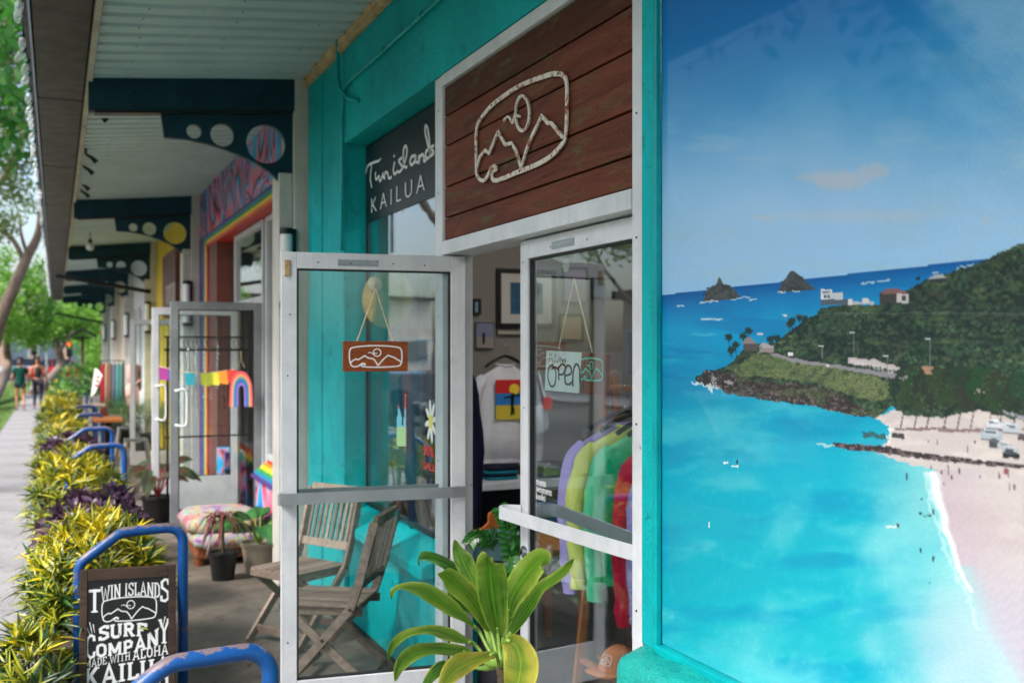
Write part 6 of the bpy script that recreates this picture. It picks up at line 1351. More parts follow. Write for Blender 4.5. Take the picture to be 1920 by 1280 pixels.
# tie bars, pendant, spot lights
for (a, b, c2, d, y, l) in ((105,517,282,547,19.85,'dark sloping tie bar under the third bracket'),(103,587,193,605,36.5,'dark sloping tie bar at the far end of the arcade')):
    A2, B2 = ony(a,b,y), ony(c2,d,y); MB().bar(A2, B2, .07, .07).build('tie_bar', M['dark_steel'], cano)
for i, (u, v, d, lab) in enumerate(((172,300,9.4,'small dark spotlight nearest the camera under the gutter edge'),(163,322,10.2,'small dark spotlight second under the gutter edge'),(152,352,11.4,'paired dark spotlight third under the gutter edge'),(160,366,11.8,'lower dark spotlight of the pair under the gutter'),(190,222,8.2,'small spotlight just past the first beam'),(158,408,14.2,'farthest small spotlight under the gutter'))):
    p = atd(u, v, d); p.x = max(p.x, .30); t = empty('spotlight', p, lab, 'lamp', 'spotlights under the gutter')
    MB().tube([Vector((p.x-.05,p.y,3.62)), p+Vector((-.05,0,.05))], .012, 6).build('arm', M['black_metal'], t); MB().tube([p+Vector((-.05,.0,.05)), p+Vector((.0,.0,.02)), p+Vector((.04,.0,-.02))], [.012,.018,.026], 12).build('head', M['black_metal'], t, smooth='auto')
p = atd(169, 462, 16.2); t = empty('pendant_lamp', p, 'small pendant bulb hanging under the second arcade bay', 'lamp')
MB().tube([p+Vector((0,0,.06)), p+Vector((0,0,.3))], .008, 6).build('cord', M['black_metal'], t); MB().lathe([(0,.12),(.03,.11),(.035,.05),(0,.04)], p, 12).build('socket', M['black_metal'], t); MB().lathe([(0,-.07),(.05,-.05),(.065,0),(.04,.05),(0,.05)], p, 14).build('bulb', M['opal'], t, smooth=True)
# bulb string along the gutter
ls = empty('light_string', (-.16, 12, 3.5), 'string of clear tear drop bulbs on green sockets along the outer gutter edge', 'string lights')
bulb = MB().lathe([(0,-.085),(.010,-.080),(.019,-.058),(.023,-.034),(.019,-.012),(.012,0),(0,0)], (0,0,0), 12).mesh('bulb', M['bulb'], True); sock = MB().lathe([(0,0),(.012,-.002),(.014,.012),(.010,.034),(0,.036)], (0,0,0), 10).mesh('socket', M['socket'], True)
y = 4.6; pts = []; rr = random.Random(2); k = 0
while y < 36:
    z = 3.55-.05*abs(math.sin(k*.8))-.02*rr.random()+.03; x = -.168+.01*rr.uniform(-1,1); pts.append((x, y, z))
    a = rr.uniform(-.9,.5); b = rr.uniform(-.6,.6); Mx = Matrix.Translation((x-.005,y,z-.03)) @ Matrix.Rotation(a*.7,4,'X') @ Matrix.Rotation(b*.5+.2,4,'Y') @ Matrix.Scale(.95,4)
    inst('bulb', bulb, ls, Mx); inst('socket', sock, ls, Mx); y += .30+.08*rr.random(); k += 1
MB().tube([tuple(p) for p in smooth2(pts, 2)], .004, 5).build('cord', M['socket'], ls)
# ------------------------------------------------------------ hedge shrubs
def np_mesh(name, tv, tf, tuv, mats, mat):
    """joins many transformed copies of a template leaf"""
    A = np.array([[list(r) for r in m] for m in mats], dtype=np.float32); tv = np.array(tv, dtype=np.float32); n = len(tv)
    V = np.einsum('kij,nj->kni', A[:, :3, :3], tv)+A[:, None, :3, 3]; K = len(mats)
    F = (np.array(tf, dtype=np.int32)[None]+(np.arange(K)*n)[:, None, None]).reshape(-1, len(tf[0]))
    me = bpy.data.meshes.new(name); me.vertices.add(K*n); me.vertices.foreach_set('co', V.reshape(-1)); me.loops.add(F.size); me.polygons.add(len(F))
    me.loops.foreach_set('vertex_index', F.ravel()); me.polygons.foreach_set('loop_start', np.arange(0, F.size, F.shape[1], dtype=np.int32)); me.update()
    if tuv is not None:
        ul = me.uv_layers.new(name='UVMap'); ul.data.foreach_set('uv', np.tile(np.array(tuv, dtype=np.float32)[np.array(tf).ravel()], (K, 1)).ravel())
    me.polygons.foreach_set('use_smooth', [True]*len(me.polygons)); me.materials.append(mat); return me
def tmpl(wr=.13, droop=.25, na=2, n=6, wide=.5):
    mb = MB(); P = [Vector((s, 0, -droop*s*s+.05*s)) for s in [j/(n-1) for j in range(n)]]
    leaf(mb, P, wr, (0,0,1), fold=.35, na=na, prof=lambda t: max(.08, math.sin(math.pi*t**wide)**.7)); return mb
TL = [tmpl(.155,.15), tmpl(.175,.4), tmpl(.145,.7)]; TP = [tmpl(.36,.25,wide=.8), tmpl(.42,.5,wide=.8)]
def cro(name, mid, edge, alt, lim): return leafmat(name, mid, edge, alt, .35, .22, altlim=lim)
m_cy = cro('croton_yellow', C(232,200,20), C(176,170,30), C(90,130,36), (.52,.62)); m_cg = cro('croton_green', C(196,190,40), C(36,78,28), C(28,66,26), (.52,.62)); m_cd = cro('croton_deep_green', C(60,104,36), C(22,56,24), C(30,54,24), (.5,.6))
m_pu = cro('purple_leaf', C(96,66,92), C(70,48,70), C(120,100,128), (.56,.66)); m_gr = cro('green_leaf', C(60,120,40), C(40,96,36), C(96,150,50), (.5,.62))
def rosettes(c, r, n, per, L, rr, droop_front=True, low=.15):
    out = []
    for i in range(n):
        ph = math.acos(1-rr.random()*(1.25)); a = rr.uniform(0, 6.2832)
        d = Vector((math.sin(ph)*math.cos(a), math.sin(ph)*math.sin(a), math.cos(ph)))
        f = rr.uniform(.66, .98); p = Vector((c[0]+d.x*r[0]*f, c[1]+d.y*r[1]*f, max(low, c[2]+d.z*r[2]*f)))
        ax = (Vector((d.x*.9, d.y, d.z*.8+.8+rr.uniform(-.3,.3)))).normalized(); q0 = ax.to_track_quat('Z', 'Y').to_matrix().to_4x4()
        for k in range(per):
            az = k*2.399+rr.uniform(-.3,.3); el = rr.uniform(.15, 1.45)*(.45+.55*k/per)+.1; l = L*rr.uniform(.5,1.25)*(.75+.3*min(1,el))
            Mx = Matrix.Translation(p+ax*(.02*(1-k/per))) @ q0 @ Matrix.Rotation(az,4,'Z') @ Matrix.Rotation(-(math.pi/2-el),4,'Y') @ Matrix.Rotation(rr.uniform(-.4,.4),4,'X') @ Matrix.Scale(l,4)
            out.append((Mx, p.z, (p-Vector(CAM)).length))
    return out
def shrub(name, c, r, n, per, L, kind, label, seed, singles=0, group='croton shrubs in the hedge', cat='shrub'):
    rr = random.Random(seed); t = empty(name, (c[0], c[1], -.1), label, cat, group)
    R_ = rosettes(c, r, n, per, L, rr); T_ = TP if kind == 'purple' else TL
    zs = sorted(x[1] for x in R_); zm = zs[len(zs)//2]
    buckets = {}
    for i, (Mx, z, dist) in enumerate(R_):
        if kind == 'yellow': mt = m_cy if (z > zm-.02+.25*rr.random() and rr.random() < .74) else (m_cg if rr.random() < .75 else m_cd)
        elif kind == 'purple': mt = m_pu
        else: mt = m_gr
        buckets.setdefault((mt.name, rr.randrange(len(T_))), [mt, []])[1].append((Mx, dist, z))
    if singles:
        allm = sorted([(d, -z, id(Mx), mt, ti_, Mx) for (mn, ti_), (mt, l) in buckets.items() for Mx, d, z in l if z > .25], key=lambda x: x[0]+.6*x[1])[:singles]
        chosen = set(x[2] for x in allm); ms = {}
        for d, _, _, mt, ti_, Mx in allm:
            key = (mt.name, ti_)
            if key not in ms: ms[key] = T_[ti_].mesh('leaf', mt, True)
            inst('leaf', ms[key], t, Mx)
        for k_ in buckets: buckets[k_][1] = [x for x in buckets[k_][1] if id(x[0]) not in chosen]
    bym = {}
    for (mn, ti_), (mt, l) in buckets.items(): bym.setdefault(mn, [mt, []])[1].append((ti_, l))
    for mn, (mt, ls_) in bym.items():
        for ti_, l in ls_:
            if not l: continue
            me = np_mesh('foliage', T_[ti_].v, T_[ti_].f, T_[ti_].uv, [x[0] for x in l], mt); o = bpy.data.objects.new('foliage', me); link(o, t); tag(o, kind='stuff')
    mb = MB()
    for k in range(14):
        a = rr.uniform(0,6.28); f = rr.uniform(.1,.8); e = Vector((c[0]+r[0]*f*math.cos(a), c[1]+r[1]*f*math.sin(a), c[2]+r[2]*.5)); b = Vector((c[0]+.3*(e.x-c[0]), c[1]+.5*(e.y-c[1]), -.1)); mb.tube([b, (b+e)/2+Vector((.02,.02,0)), e], [.012,.009,.006], 5)
    mb.build('stem', m_stem, t); return t
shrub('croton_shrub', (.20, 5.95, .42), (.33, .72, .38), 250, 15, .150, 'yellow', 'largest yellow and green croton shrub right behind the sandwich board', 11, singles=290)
shrub('croton_shrub', (.44, 2.95, .32), (.12, .2, .30), 30, 13, .14, 'yellow', 'croton shrub at the foot of the nearest bike rack', 12)
shrub('croton_shrub', (-.10, 5.25, .18), (.12, .45, .22), 46, 13, .14, 'yellow', 'low croton shrub left of the sandwich board', 19)
shrub('purple_shrub', (.24, 7.3, .44), (.33, .42, .34), 80, 11, .13, 'purple', 'dark purple leaved shrub behind the largest croton', 13, group='purple shrubs in the hedge')
0 and shrub('purple_shrub', (-.02, 6.3, .22), (.20, .7, .26), 60, 10, .12, 'purple', 'low purple shrub under the left side of the largest croton', 23, group='purple shrubs in the hedge')
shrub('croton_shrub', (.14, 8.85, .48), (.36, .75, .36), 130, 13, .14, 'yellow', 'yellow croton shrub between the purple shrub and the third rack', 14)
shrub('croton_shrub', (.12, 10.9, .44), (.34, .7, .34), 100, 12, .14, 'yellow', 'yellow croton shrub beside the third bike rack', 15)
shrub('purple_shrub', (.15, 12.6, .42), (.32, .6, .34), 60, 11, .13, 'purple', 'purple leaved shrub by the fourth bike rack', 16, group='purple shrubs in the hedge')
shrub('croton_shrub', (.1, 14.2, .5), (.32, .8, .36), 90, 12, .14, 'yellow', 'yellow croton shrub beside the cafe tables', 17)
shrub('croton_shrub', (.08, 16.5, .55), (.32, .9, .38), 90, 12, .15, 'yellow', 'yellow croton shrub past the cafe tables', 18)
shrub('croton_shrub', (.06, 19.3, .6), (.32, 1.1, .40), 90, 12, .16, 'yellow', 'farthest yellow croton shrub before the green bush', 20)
shrub('green_bush', (.42, 23.6, .85), (.52, .9, .62), 190, 12, .13, 'green', 'rounded dense green bush at the far end of the hedge', 21, group='')
shrub('croton_shrub', (.1, 26.5, .6), (.3, 1.2, .35), 60, 11, .16, 'yellow', 'small yellow shrub hidden past the green bush', 22)
# low green weeds and fallen leaves at the kerb of the planter
rr = random.Random(4); ms = []
for k in range(500):
    y = rr.uniform(3.6, 9); x = rr.uniform(-.13, .12); ms.append(Matrix.Translation((x, y, -.11)) @ Matrix.Rotation(rr.uniform(0,6.28),4,'Z') @ Matrix.Rotation(-rr.uniform(.2,1.3),4,'Y') @ Matrix.Scale(rr.uniform(.03,.08),4))
me = np_mesh('ground_cover', TP[0].v, TP[0].f, TP[0].uv, ms, m_gr); o = bpy.data.objects.new('ground_cover', me); COL.objects.link(o); tag(o, 'small green ground cover leaves along the sidewalk edge of the hedge', kind='stuff')
ms = [Matrix.Translation((-.12-abs(rr.gauss(0,.25)), rr.uniform(3.6, 13), -.117)) @ Matrix.Rotation(rr.uniform(0,6.28),4,'Z') @ Matrix.Rotation(rr.uniform(-.15,.15),4,'Y') @ Matrix.Scale(rr.uniform(.010,.035),4) for k in range(420)]
ms += [Matrix.Translation((rr.uniform(.65,1.6), rr.uniform(3.2,9), .004)) @ Matrix.Rotation(rr.uniform(0,6.28),4,'Z') @ Matrix.Scale(rr.uniform(.01,.045),4) for k in range(60)]
me = np_mesh('leaf_litter', TP[1].v, TP[1].f, TP[1].uv, ms, dirty('dead_leaf', C(96,56,48), C(60,36,34), sc=20, rough=.9)); o = bpy.data.objects.new('leaf_litter', me); COL.objects.link(o); tag(o, 'dry brown leaf litter scattered on the sidewalk and arcade floor', kind='stuff')

# ------------------------------------------------------------ trees
m_bark = dirty('bark', C(138,118,104), C(98,84,76), sc=6, rough=.9, bump=.02, bsc=10, scale3=(1,1,.3))
def foliage_mat(name, a, b): 
    m = bpy.data.materials.new(name); m.use_nodes = True; n = NT(m); p = n.n['Principled BSDF']; out = n.n['Material Output']
    base = n.mix(n.ramp(n.noise(2.2, 5, .7), [(.38,0),(.62,1)]), a, b); n.ln(base, p.inputs['Base Color']); p.inputs['Roughness'].default_value = .5
    tl = n.new('ShaderNodeBsdfTranslucent'); n.ln(base, tl.inputs[0]); mx = n.new('ShaderNodeMixShader'); mx.inputs[0].default_value = .42; n.ln(p.outputs[0], mx.inputs[1]); n.ln(tl.outputs[0], mx.inputs[2]); n.ln(mx.outputs[0], out.inputs[0]); return m
m_f1 = foliage_mat('bright_tree_leaf', C(72,130,38), C(130,176,56)); m_f2 = foliage_mat('mid_tree_leaf', C(40,104,38), C(80,146,46)); m_f3 = foliage_mat('olive_tree_leaf', C(86,112,54), C(120,140,70)); m_fl = plain('pink_blossom', C(206,130,150), .7)
def crown(t, blobs, per, size, mat, seed, name='crown'):
    rs = np.random.RandomState(seed); cen = []
    for (c, r) in blobs:
        k = max(6, int(per*r*r)); d = rs.normal(size=(k, 3)); d /= np.linalg.norm(d, axis=1)[:, None]; cc = np.array(c)[None]+d*(r*rs.uniform(.35, 1.0, size=(k, 1)))*np.array([1,1,.8])
        for q_ in cc: cen.append(q_+rs.normal(size=(22, 3))*size*2.1)
    Pn = np.concatenate(cen); K = len(Pn); u = rs.normal(size=(K,3)); u /= np.linalg.norm(u, axis=1)[:, None]; w = rs.normal(size=(K,3)); w -= u*(u*w).sum(1)[:, None]; w /= np.linalg.norm(w, axis=1)[:, None]
    s = size*rs.uniform(.6,1.3,size=(K,1)); V = np.stack([Pn-u*s, Pn+w*s*.45-u*s*.1, Pn+u*s, Pn-w*s*.45-u*s*.1], 1).astype(np.float32)
    me = bpy.data.meshes.new(name); me.vertices.add(K*4); me.vertices.foreach_set('co', V.reshape(-1)); me.loops.add(K*4); me.polygons.add(K); me.loops.foreach_set('vertex_index', np.arange(K*4, dtype=np.int32)); me.polygons.foreach_set('loop_start', np.arange(0, K*4, 4, dtype=np.int32)); me.update(); me.materials.append(mat)
    o = bpy.data.objects.new(name, me); link(o, t); return o
def tree(label, trunks, blobs, per, size, mat, seed, group='street trees'):
    b = Vector(trunks[0][0][0]); t = empty('tree', (b.x, b.y, -.14), label, 'tree', group)
    for pts, r0, r1 in trunks:
        P = smooth2(pts, 4); MB().tube(P, [r0+(r1-r0)*i/(len(P)-1) for i in range(len(P))], 10).build('trunk', m_bark, t, smooth=True)
    crown(t, blobs, per, size, mat, seed); return t
AT = lambda u, v, d: tuple(atd(u, v, d))
tree('leaning pale barked street tree filling the upper left corner', [([(-2.6,30,-.14), AT(-30,690,33), AT(4,590,33), AT(30,530,33), AT(52,480,33), AT(74,430,33), AT(80,330,32)], .26, .10), ([AT(45,490,33), AT(28,455,33), AT(4,430,33), AT(-30,400,33)], .09, .05), ([AT(52,480,33), AT(40,440,33), AT(36,400,33)], .07, .03), ([AT(-20,360,31), AT(10,330,30), AT(34,290,30), AT(48,200,29)], .13, .05), ([AT(10,250,30), AT(30,270,30), AT(44,240,30)], .08,.03)],
     [(AT(*a), r) for a, r in (((-10,30,25),1.1),((34,60,25),.75),((10,130,26),.8),((40,190,27),.55),((0,220,26),.9),((44,300,29),.55),((5,330,29),1.0),((-30,100,25),1.4),((-60,250,28),1.8),((10,-60,24),1.4),((-80,20,24),2.0),((50,380,31),.5),((0,400,32),.7),((-60,420,32),1.5))], 42, .075, m_f3, 31)
tree('bright green tree behind the leaning trunk', [([(-2.0,38,-.14), AT(14,690,40.5), AT(12,640,40.5), AT(30,560,40)], .22, .10)],
     [(AT(*a), r) for a, r in (((15,540,40),1.1),((60,540,40),.9),((30,600,40),1.2),((-30,590,38),1.6),((80,590,41),.7),((10,480,40),.5),((75,510,41),.6),((88,560,42),.6),((60,625,41),.7))], 46, .09, m_f1, 32)
tree('mid green tree over the walking people', [([(-.9,46,-.14), AT(112,690,47), AT(108,650,47), AT(100,620,47)], .24, .12), ([AT(110,660,47), AT(124,640,47), AT(140,620,47)], .1, .05)],
     [(AT(*a), r) for a, r in (((100,610,47),1.1),((128,608,48),1.0),((70,618,47),1.1),((150,600,49),.9),((112,590,48),1.1))], 40, .10, m_f1, 33)
tree('yellow green tree at the end of the arcade', [([(1.7,54,-.14), AT(176,690,54), AT(174,640,54)], .16, .08)], [(AT(*a), r) for a, r in (((172,640,54),1.1),((182,610,54),1.2),((160,600,54),1.0),((185,660,53),1.0),((176,686,52),.9),((166,575,55),1.1))], 40, .10, m_f1, 34)
for i, (x, y, h) in enumerate(((-2.3, 4, 5.2), (-2.4, 14.5, 5.6), (-15.5, 9, 5.5), (-15.2, 19, 6), (-15.4, 31, 6), (-15.5, 44, 6), (-15, -3, 6), (-2.4, -7, 5.5))):
    rr = random.Random(50+i)
    tree(['street tree beside the first shop across the grass verge', 'street tree in the verge before the leaning tree', 'tree on the far pavement opposite the teal shop', 'second tree on the far pavement', 'third tree on the far pavement', 'fourth tree on the far pavement', 'tree on the far pavement behind the camera', 'street tree behind the camera'][i],
         [([(x,y,-.14), (x+.1,y+.1,1.8), (x-.1,y,h*.6), (x+.3,y+.3,h)], .17, .07), ([(x-.05,y,h*.5), (x+.9,y+.8,h*.75), (x+1.5,y+1.4,h)], .09, .04), ([(x,y,h*.45), (x-.8,y-1,h*.75), (x-1.3,y-1.6,h*1.02)], .09, .04)],
         [((x+rr.uniform(-2,2), y+rr.uniform(-2.2,2.2), h+rr.uniform(-.6,1.6)), rr.uniform(.8,1.5)) for _ in range(10 if x > -5 else 14)], 14, .11, m_f2 if i % 2 else m_f1, 60+i)

# ------------------------------------------------------------ cars
def car(label, x, y, rz, col, suv=False, L=4.3, Wd=1.75, light=None):
    t = empty('parked_car', (x, y, -.26), label, 'car', 'cars on the street', rz); R = Matrix.Rotation(rz, 3, 'Z'); o3 = Vector((x, y, -.26)); T_ = lambda p: o3+R@Vector(p)
    paint_ = plain('car_paint', col, .25, .25); paint_.node_tree.nodes['Principled BSDF'].inputs['Coat Weight'].default_value = .6
    H = 1.62 if suv else 1.42; h = L/2
    st = [(-h,.42,.60,.55),(-h+.08,.32,.86,.82),(-h+.5,.24,.92,.9),(-h+1.0,.22,.95,.92),(.6,.2,.95,.92),(h-.9,.22,.88,.92),(h-.25,.25,.74,.86),(h,.38,.60,.72)]
    vs = []; fs = []; 
    for X, zb, zt_, w in st:
        w = w*Wd/2
        for a, b in ((-.92,0),(-1,.25),(-1,.6),(-.93,.93),(-.7,1),(.7,1),(.93,.93),(1,.6),(1,.25),(.92,0)): vs.append(T_((X, a*w, zb+(zt_-zb)*b)))
    for i in range(len(st)-1):
        for k in range(10): fs.append((i*10+k, i*10+(k+1)%10, (i+1)*10+(k+1)%10, (i+1)*10+k))
    fs += [tuple(range(10)), tuple(range(79,69,-1))]
    MB().add(vs, fs).build('body', paint_, t, smooth='auto')
    cab = [(-h+(.12 if suv else .35),.90,.80,.9),(-h+(.35 if suv else .95),H-.08,.68,.78),(-h+1.5,H,.66,.76),(.35,H-.04,.66,.76),(1.15,.93,.78,.88)]
    vs = []; fs = []
    for X, z, wt, wb in cab:
        vs += [T_((X,-wt*Wd/2,z)), T_((X,wt*Wd/2,z)), T_((X,wb*Wd/2,.90)), T_((X,-wb*Wd/2,.90))]
    for i in range(4):
        for k in range(4): fs.append((i*4+k, i*4+(k+1)%4, (i+1)*4+(k+1)%4, (i+1)*4+k))
    fs += [(0,1,2,3),(19,18,17,16)]
    MB().add(vs, fs).build('windows', plain('car_glass', C(24,28,34), .06), t)
    mb = MB(); mb.add([T_((cab[k][0]+o_, s*cab[k][2]*Wd/2*.99, cab[k][1]+.012)) for k, o_ in ((1,-.02),(2,0),(3,.05)) for s in (-1,1)], [(0,1,3,2),(2,3,5,4)])
    for s in (-1,1):
        for k in (0,2,3): mb.bar(T_((cab[k][0], s*(cab[k][2]*Wd/2+.005), cab[k][1])), T_((cab[k+1][0] if k != 2 else cab[2][0]+.05, s*((cab[k+1][2] if k != 2 else cab[2][3])*Wd/2+.008), cab[k+1][1] if k != 2 else .92)), .06, .03)
    mb.build('roof', paint_, t)
    for sx in (-1,1):
        for s in (-1,1):
            c_ = T_((sx*(h-.82), s*(Wd/2-.10), .31)); w_ = MB().lathe([(0,-.10),(.22,-.10),(.31,-.08),(.31,.08),(.22,.10),(0,.10)], c_, 22, axis=R@Vector((0,1,0))).build('wheel', plain('tyre', C(20,20,22), .8), t, smooth='auto')
            MB().lathe([(0,.102),(.20,.105),(.19,.115),(0,.118)], c_, 12, axis=R@Vector((0,s,0))).build('rim', M['alu_trim'], w_)
    for s in (-1,1):
        MB().bar(T_((-h+.03,s*(Wd/2-.2),.80)), T_((-h+.10,s*(Wd/2-.14),1.02 if suv else .84)), .16, .10).build('tail_light', plain('tail_light', C(190,20,24), .3, emit=light or 0), t); MB().bar(T_((h-.10,s*(Wd/2-.3),.64)), T_((h-.2,s*(Wd/2-.16),.68)), .12, .16).build('headlight', plain('headlight', C(220,222,226), .1), t)
    MB().bar(T_((-h-.02,-.25,.62)), T_((-h-.02,.25,.62)), .01, .12, R@Vector((1,0,0))).build('number_plate', M['white_vinyl'], t)
PI2 = math.pi/2
car('silver hatchback parked opposite the teal shop', -4.8, 12.2, PI2, C(186,190,196)); car('silver estate car with red tail lights parked further along', -4.8, 20.5, PI2, C(190,194,200), True, light=.6); car('dark parked car between the silver ones and the corner', -4.8, 27, PI2, C(60,64,72)); car('white parked car beside the grass verge near the corner', -4.7, 45, PI2, C(206,208,212), True); car('grey parked car at the left picture edge', -4.7, 53, PI2, C(120,124,130)); car('white car parked nearest opposite the camera', -4.8, 5.4, PI2, C(210,212,216), True)
car('red car crossing beyond the people', 0.4, 70, 0, C(190,24,30)); car('white van crossing at the junction left of the red car', -5.6, 71, 0, C(214,216,220), True); car('dark car crossing at the junction right side', 5.6, 70.5, 0, C(50,52,60)); car('silver car waiting far behind the junction', -1.4, 74, 0, C(180,184,190))

# ------------------------------------------------------------ far buildings, signals
bgm = dirty('far_stucco', C(206,176,150), C(190,160,136), sc=.3, rough=.9)
def farb(label, x0, x1, y0, y1, h, mat, roofm, nwin):
    t = empty('building', ((x0+x1)/2, y0, -.2), label, 'building'); MB().box(x0, x1, y0, y1, -.3, h).build('wall', mat, t); MB().box(x0-.4, x1+.4, y0-.5, y1, h+.002, h+.35).build('roof', roofm, t)
    w = (x1-x0)/nwin
    for k in range(nwin):
        f = MB().box(x0+k*w+w*.12, x0+(k+1)*w-w*.12, y0-.06, y0-.002, .5, 2.7).build('window', M['alu_white'], t); MB().box(x0+k*w+w*.16, x0+(k+1)*w-w*.16, y0-.075, y0-.062, .6, 2.6).build('pane', M['glass_dark'], f)
    return t
farb('beige shop building across the junction behind the walking people', -9, 8, 92, 104, 4.2, bgm, dirty('tile_roof', C(150,84,66), sc=1), 7)
farb('pale building far left across the junction', -30, -10, 94, 104, 6.5, dirty('pale_wall', C(214,206,196), sc=.4), M['gutter'], 6)
farb('green grey building far right across the junction', 9, 30, 92, 104, 5, dirty('sage_wall', C(150,160,150), sc=.4), M['gutter'], 6)
def sideb(label, x, y0, y1, h, mat, n):
    t = empty('building', (x, (y0+y1)/2, -.13), label, 'building'); MB().box(x-8, x, y0, y1, -.3, h).build('wall', mat, t); MB().box(x-8.3, x+.5, y0-.3, y1+.3, h+.002, h+.4).build('roof', M['gutter'], t)
    w = (y1-y0)/n
    for k in range(n):
        f = MB().box(x+.002, x+.06, y0+k*w+w*.14, y0+(k+1)*w-w*.14, .5, 2.6).build('window', M['alu_white'], t); MB().box(x+.062, x+.075, y0+k*w+w*.18, y0+(k+1)*w-w*.18, .6, 2.5).build('pane', M['glass_dark'], f)
sideb('white two storey building on the far side of the street', -20, -6, 14, 4.6, dirty('white_street_wall', C(210,206,200), sc=.5), 6); sideb('cream building further along the far side of the street', -20, 17, 40, 4.0, dirty('cream_street_wall', C(206,186,160), sc=.5), 7)
for i, (u, v, d, lab) in enumerate(((64, 644, 66, 'traffic light left of the junction showing red'), (130, 647, 64, 'traffic light right of the junction showing red'), (102, 650, 84, 'distant traffic light at the middle of the junction'))):
    p = atd(u, v, d); t = empty('traffic_light', (p.x, p.y, -.25), lab, 'traffic light', 'traffic lights at the junction')
    MB().tube([(p.x, p.y+.2, -.3), (p.x, p.y+.2, p.z+.6)], .07, 8).build('pole', M['dark_steel'], t); MB().box(p.x-.18, p.x+.18, p.y-.1, p.y+.1, p.z-.75, p.z+.3).build('housing', M['black_paint'], t)
    MB().lathe([(0,0),(.13,0),(.12,.03),(0,.05)], (p.x, p.y-.105, p.z+.1), 14, axis=(0,-1,0)).build('red_light', plain('red_signal', (1,.04,.03,1), .4, emit=1.6), t)
    for dz in (-.23, -.55): MB().lathe([(0,0),(.12,0),(.11,.02),(0,.03)], (p.x, p.y-.105, p.z+dz), 12, axis=(0,-1,0)).build('dark_lens', M['dark_steel'], t)
for i, (x, z, w, h, col, lab) in enumerate(((-5.2,2.9,2.2,.5,C(200,40,40),'red shop fascia sign on the beige building'),(-1.2,2.9,2.0,.5,C(226,220,214),'white shop fascia sign on the beige building'),(2.6,2.9,2.2,.5,C(214,110,40),'orange shop fascia sign on the beige building'))):
    o = MB().box(x, x+w, 91.7, 91.8, z, z+h).build('fascia_sign', plain('fascia_colour', col, .6)); tag(o, lab, 'sign')
# small dark roofed kiosk board past the arcade
kp = atd(155, 640, 46); t = empty('notice_shelter', (kp.x, kp.y, -.12), 'small dark gabled shelter roof on a brown post past the arcade', 'shelter')
MB().bar((kp.x,kp.y,-.14), (kp.x,kp.y,kp.z+.3), .12, .12).build('post', wood('brown_post', C(90,58,44), C(60,38,30), 'z'), t)
fk = lambda a, b, c2: (kp.x+a, kp.y+c2, kp.z+.2+b)
MB().plate([[(-.55,.05),(-.5,0),(0,.30),(.5,0),(.55,.05),(0,.42)]], fk, -.6, .6).build('roof', M['dark_steel'], t); MB().box(kp.x-.4, kp.x+.4, kp.y-.03, kp.y+.03, kp.z+.12, kp.z+.2).build('crossbeam', M['dark_steel'], t)
# street lamp post beyond the trees
sp = atd(88, 700, 60); t = empty('street_lamp', (sp.x, sp.y, -.12), 'slim grey street lamp beyond the walking people', 'lamp post')
MB().tube([(sp.x,sp.y,-.15),(sp.x,sp.y,4.6)], [.07,.05], 8).build('pole', M['alu_grey'], t); MB().lathe([(0,.0),(.14,.02),(.18,.2),(0,.26)], (sp.x,sp.y,4.6), 10).build('lantern', M['opal'], t)

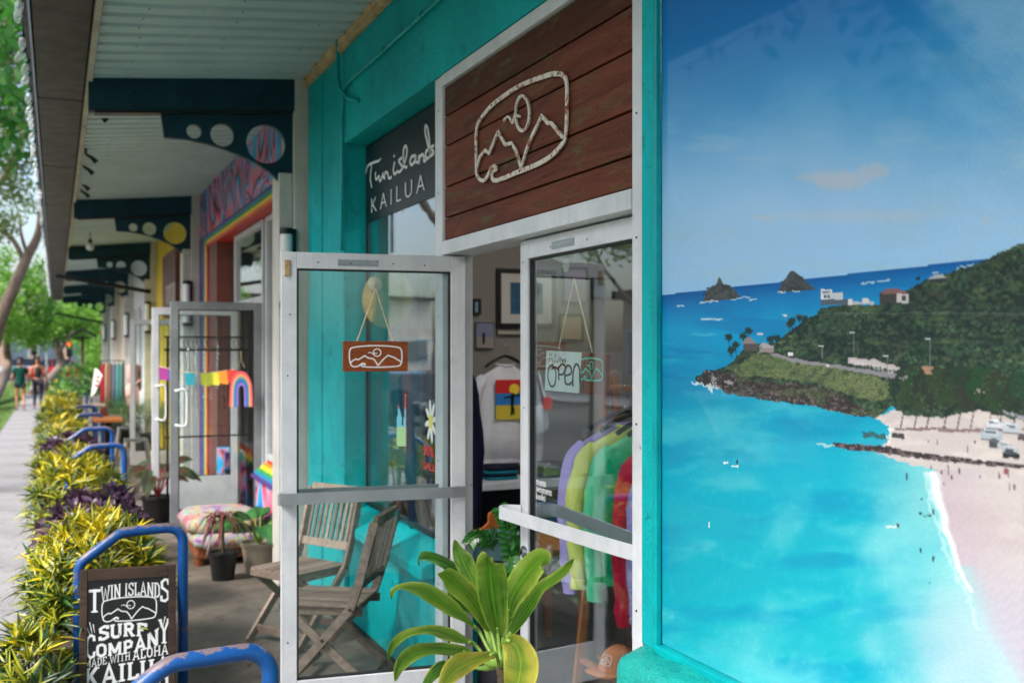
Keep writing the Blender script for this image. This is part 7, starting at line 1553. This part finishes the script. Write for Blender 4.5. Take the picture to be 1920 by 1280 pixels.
# ------------------------------------------------------------ people
m_skin = dirty('tanned_skin', C(178,124,94), C(166,112,84), sc=6, rough=.6); m_hair = plain('dark_hair', C(44,30,24), .5)
def skin_mesh(name, verts, edges, radii, mat, parent, root=0, sub=2):
    me = bpy.data.meshes.new(name); me.from_pydata(verts, edges, []); me.materials.append(mat); o = bpy.data.objects.new(name, me); link(o, parent)
    md = o.modifiers.new('skin', 'SKIN'); 
    if not me.skin_vertices: 
        bm = bmesh.new(); bm.from_mesh(me); bm.verts.layers.skin.verify(); bm.to_mesh(me); bm.free()
    for i, r in enumerate(radii):
        sv = me.skin_vertices[0].data[i]; sv.radius = r if isinstance(r, tuple) else (r, r); sv.use_root = (i == root)
    s_ = o.modifiers.new('sub', 'SUBSURF'); s_.levels = sub; s_.render_levels = sub; md.use_smooth_shade = True; return o
def person(label, x, y, rz, H, style):
    t = empty('person', (x, y, -.12), label, 'person', None, rz); R = Matrix.Rotation(rz, 3, 'Z'); o3 = Vector((x, y, -.12)); k = H/1.7
    T_ = lambda p: tuple(o3+R@(Vector(p)*k))
    # facing +x locally; mid-stride
    j = dict(pel=(0,0,.93), sp=(0,0,1.08), ch=(.01,0,1.28), nk=(.0,0,1.43), hb=(.01,0,1.50), hd=(.02,0,1.60), ht=(.015,0,1.665),
      hl=(0,.095,.88), kl=(.10,.10,.50), al=(-.02,.10,.10), tl=(.13,.11,.035), hr=(0,-.095,.88), kr=(-.02,-.10,.49), ar=(-.26,-.10,.16), tr=(-.15,-.11,.035),
      sl=(0,.17,1.38), el=(-.06,.24,1.10), wl=(.04,.26,.87), fl=(.07,.26,.78), sr=(0,-.17,1.38), er=(-.03,-.25,1.10), wr=(.12,-.25,.89), fr=(.15,-.25,.80))
    nm = list(j); V = [T_(j[n_]) for n_ in nm]; ix = {n_: i for i, n_ in enumerate(nm)}
    E = [(ix[a], ix[b]) for a, b in (('pel','sp'),('sp','ch'),('ch','nk'),('nk','hb'),('hb','hd'),('hd','ht'),('pel','hl'),('hl','kl'),('kl','al'),('al','tl'),('pel','hr'),('hr','kr'),('kr','ar'),('ar','tr'),('ch','sl'),('sl','el'),('el','wl'),('wl','fl'),('ch','sr'),('sr','er'),('er','wr'),('wr','fr'))]
    rad = dict(pel=.12, sp=.105, ch=.12, nk=.05, hb=.055, hd=.088, ht=.06, hl=.085, kl=.052, al=.034, tl=.03, hr=.085, kr=.052, ar=.034, tr=.03, sl=.05, el=.036, wl=.026, fl=.032, sr=.05, er=.036, wr=.026, fr=.032)
    skin_mesh('body', V, E, [rad[n_]*k for n_ in nm], m_skin, t, ix['pel'])
    if style == 0:
        m_ = fabric('dark_green_tshirt', C(20,74,62)); 
        vs = [T_(p) for p in ((0,0,1.40),(.01,0,1.28),(0,0,1.05),(0,0,.80),(0,.16,1.37),(-.03,.215,1.18),(0,-.16,1.37),(-.02,-.22,1.18))]
        skin_mesh('tshirt', vs, [(0,1),(1,2),(2,3),(1,4),(4,5),(1,6),(6,7)], [.075*k,.15*k,.155*k,.175*k,.085*k,.075*k,.085*k,.075*k], m_, t, 2); hz = [(.0,0,1.68),(-.04,0,1.62),(-.055,0,1.53)]
        hair = [(.0,0,1.67),(-.03,0,1.62),(-.05,0,1.54)]; hr_ = [.07,.098,.07]
        skin_mesh('shorts', [T_((0,0,.93)), T_((.01,.09,.84)), T_((.04,.10,.72)), T_((0,-.09,.84)), T_((-.01,-.10,.72))], [(0,1),(1,2),(0,3),(3,4)], [.135*k,.10*k,.092*k,.10*k,.092*k], plain('dark_shorts', C(30,40,44), .8), t, 0)
    else:
        m_ = plain('black_tank_top', C(18,18,24), .7); m_l = fabric('charcoal_leggings', C(52,52,64))
        skin_mesh('tank_top', [T_(p) for p in ((0,0,1.30),(.0,0,1.18),(0,0,1.02),(0,.07,1.40),(0,-.07,1.40))], [(0,1),(1,2),(0,3),(0,4)], [.125*k,.122*k,.13*k,.035*k,.035*k], m_, t, 1)
        skin_mesh('leggings', [T_(j[a]) for a in ('pel','hl','kl','al','hr','kr','ar')], [(0,1),(1,2),(2,3),(0,4),(4,5),(5,6)], [.135*k,.098*k,.062*k,.044*k,.098*k,.062*k,.044*k], m_l, t, 0)
        hair = [(.0,0,1.665),(-.03,0,1.62),(-.06,0,1.66),(-.09,0,1.60),(-.10,0,1.45)]; hr_ = [.07,.094,.05,.03,.02]
    skin_mesh('hair', [T_(p) for p in hair], [(i, i+1) for i in range(len(hair)-1)], [r*k for r in hr_], m_hair, t, 1)
    for s, a in ((1,'tl'),(-1,'tr')):
        p = j[a]; MB().lathe([(0,0),(.045*k,0),(.04*k,.012),(0,.014)], T_((p[0]-.05, p[1], p[2]-.034)), 14, sx=2.4, sy=1, axis=None).build('sandal', M['black_paint'], t)
    if style == 1: MB().tube([T_((.15,-.25,.80)), T_((.15,-.27,.60)), T_((.14,-.27,.5))], [.01,.05,.045], 10).build('held_bag', plain('dark_bag', C(30,28,34), .8), t)
    return t
a = onz(38, 769, -.12); b = onz(71, 766, -.12)
person('person walking away in a loose dark green t-shirt with bare legs', a.x, a.y, PI2+.05, 1.58, 0); person('person walking away in a black racerback top and charcoal leggings', b.x, b.y, PI2-.05, 1.62, 1)
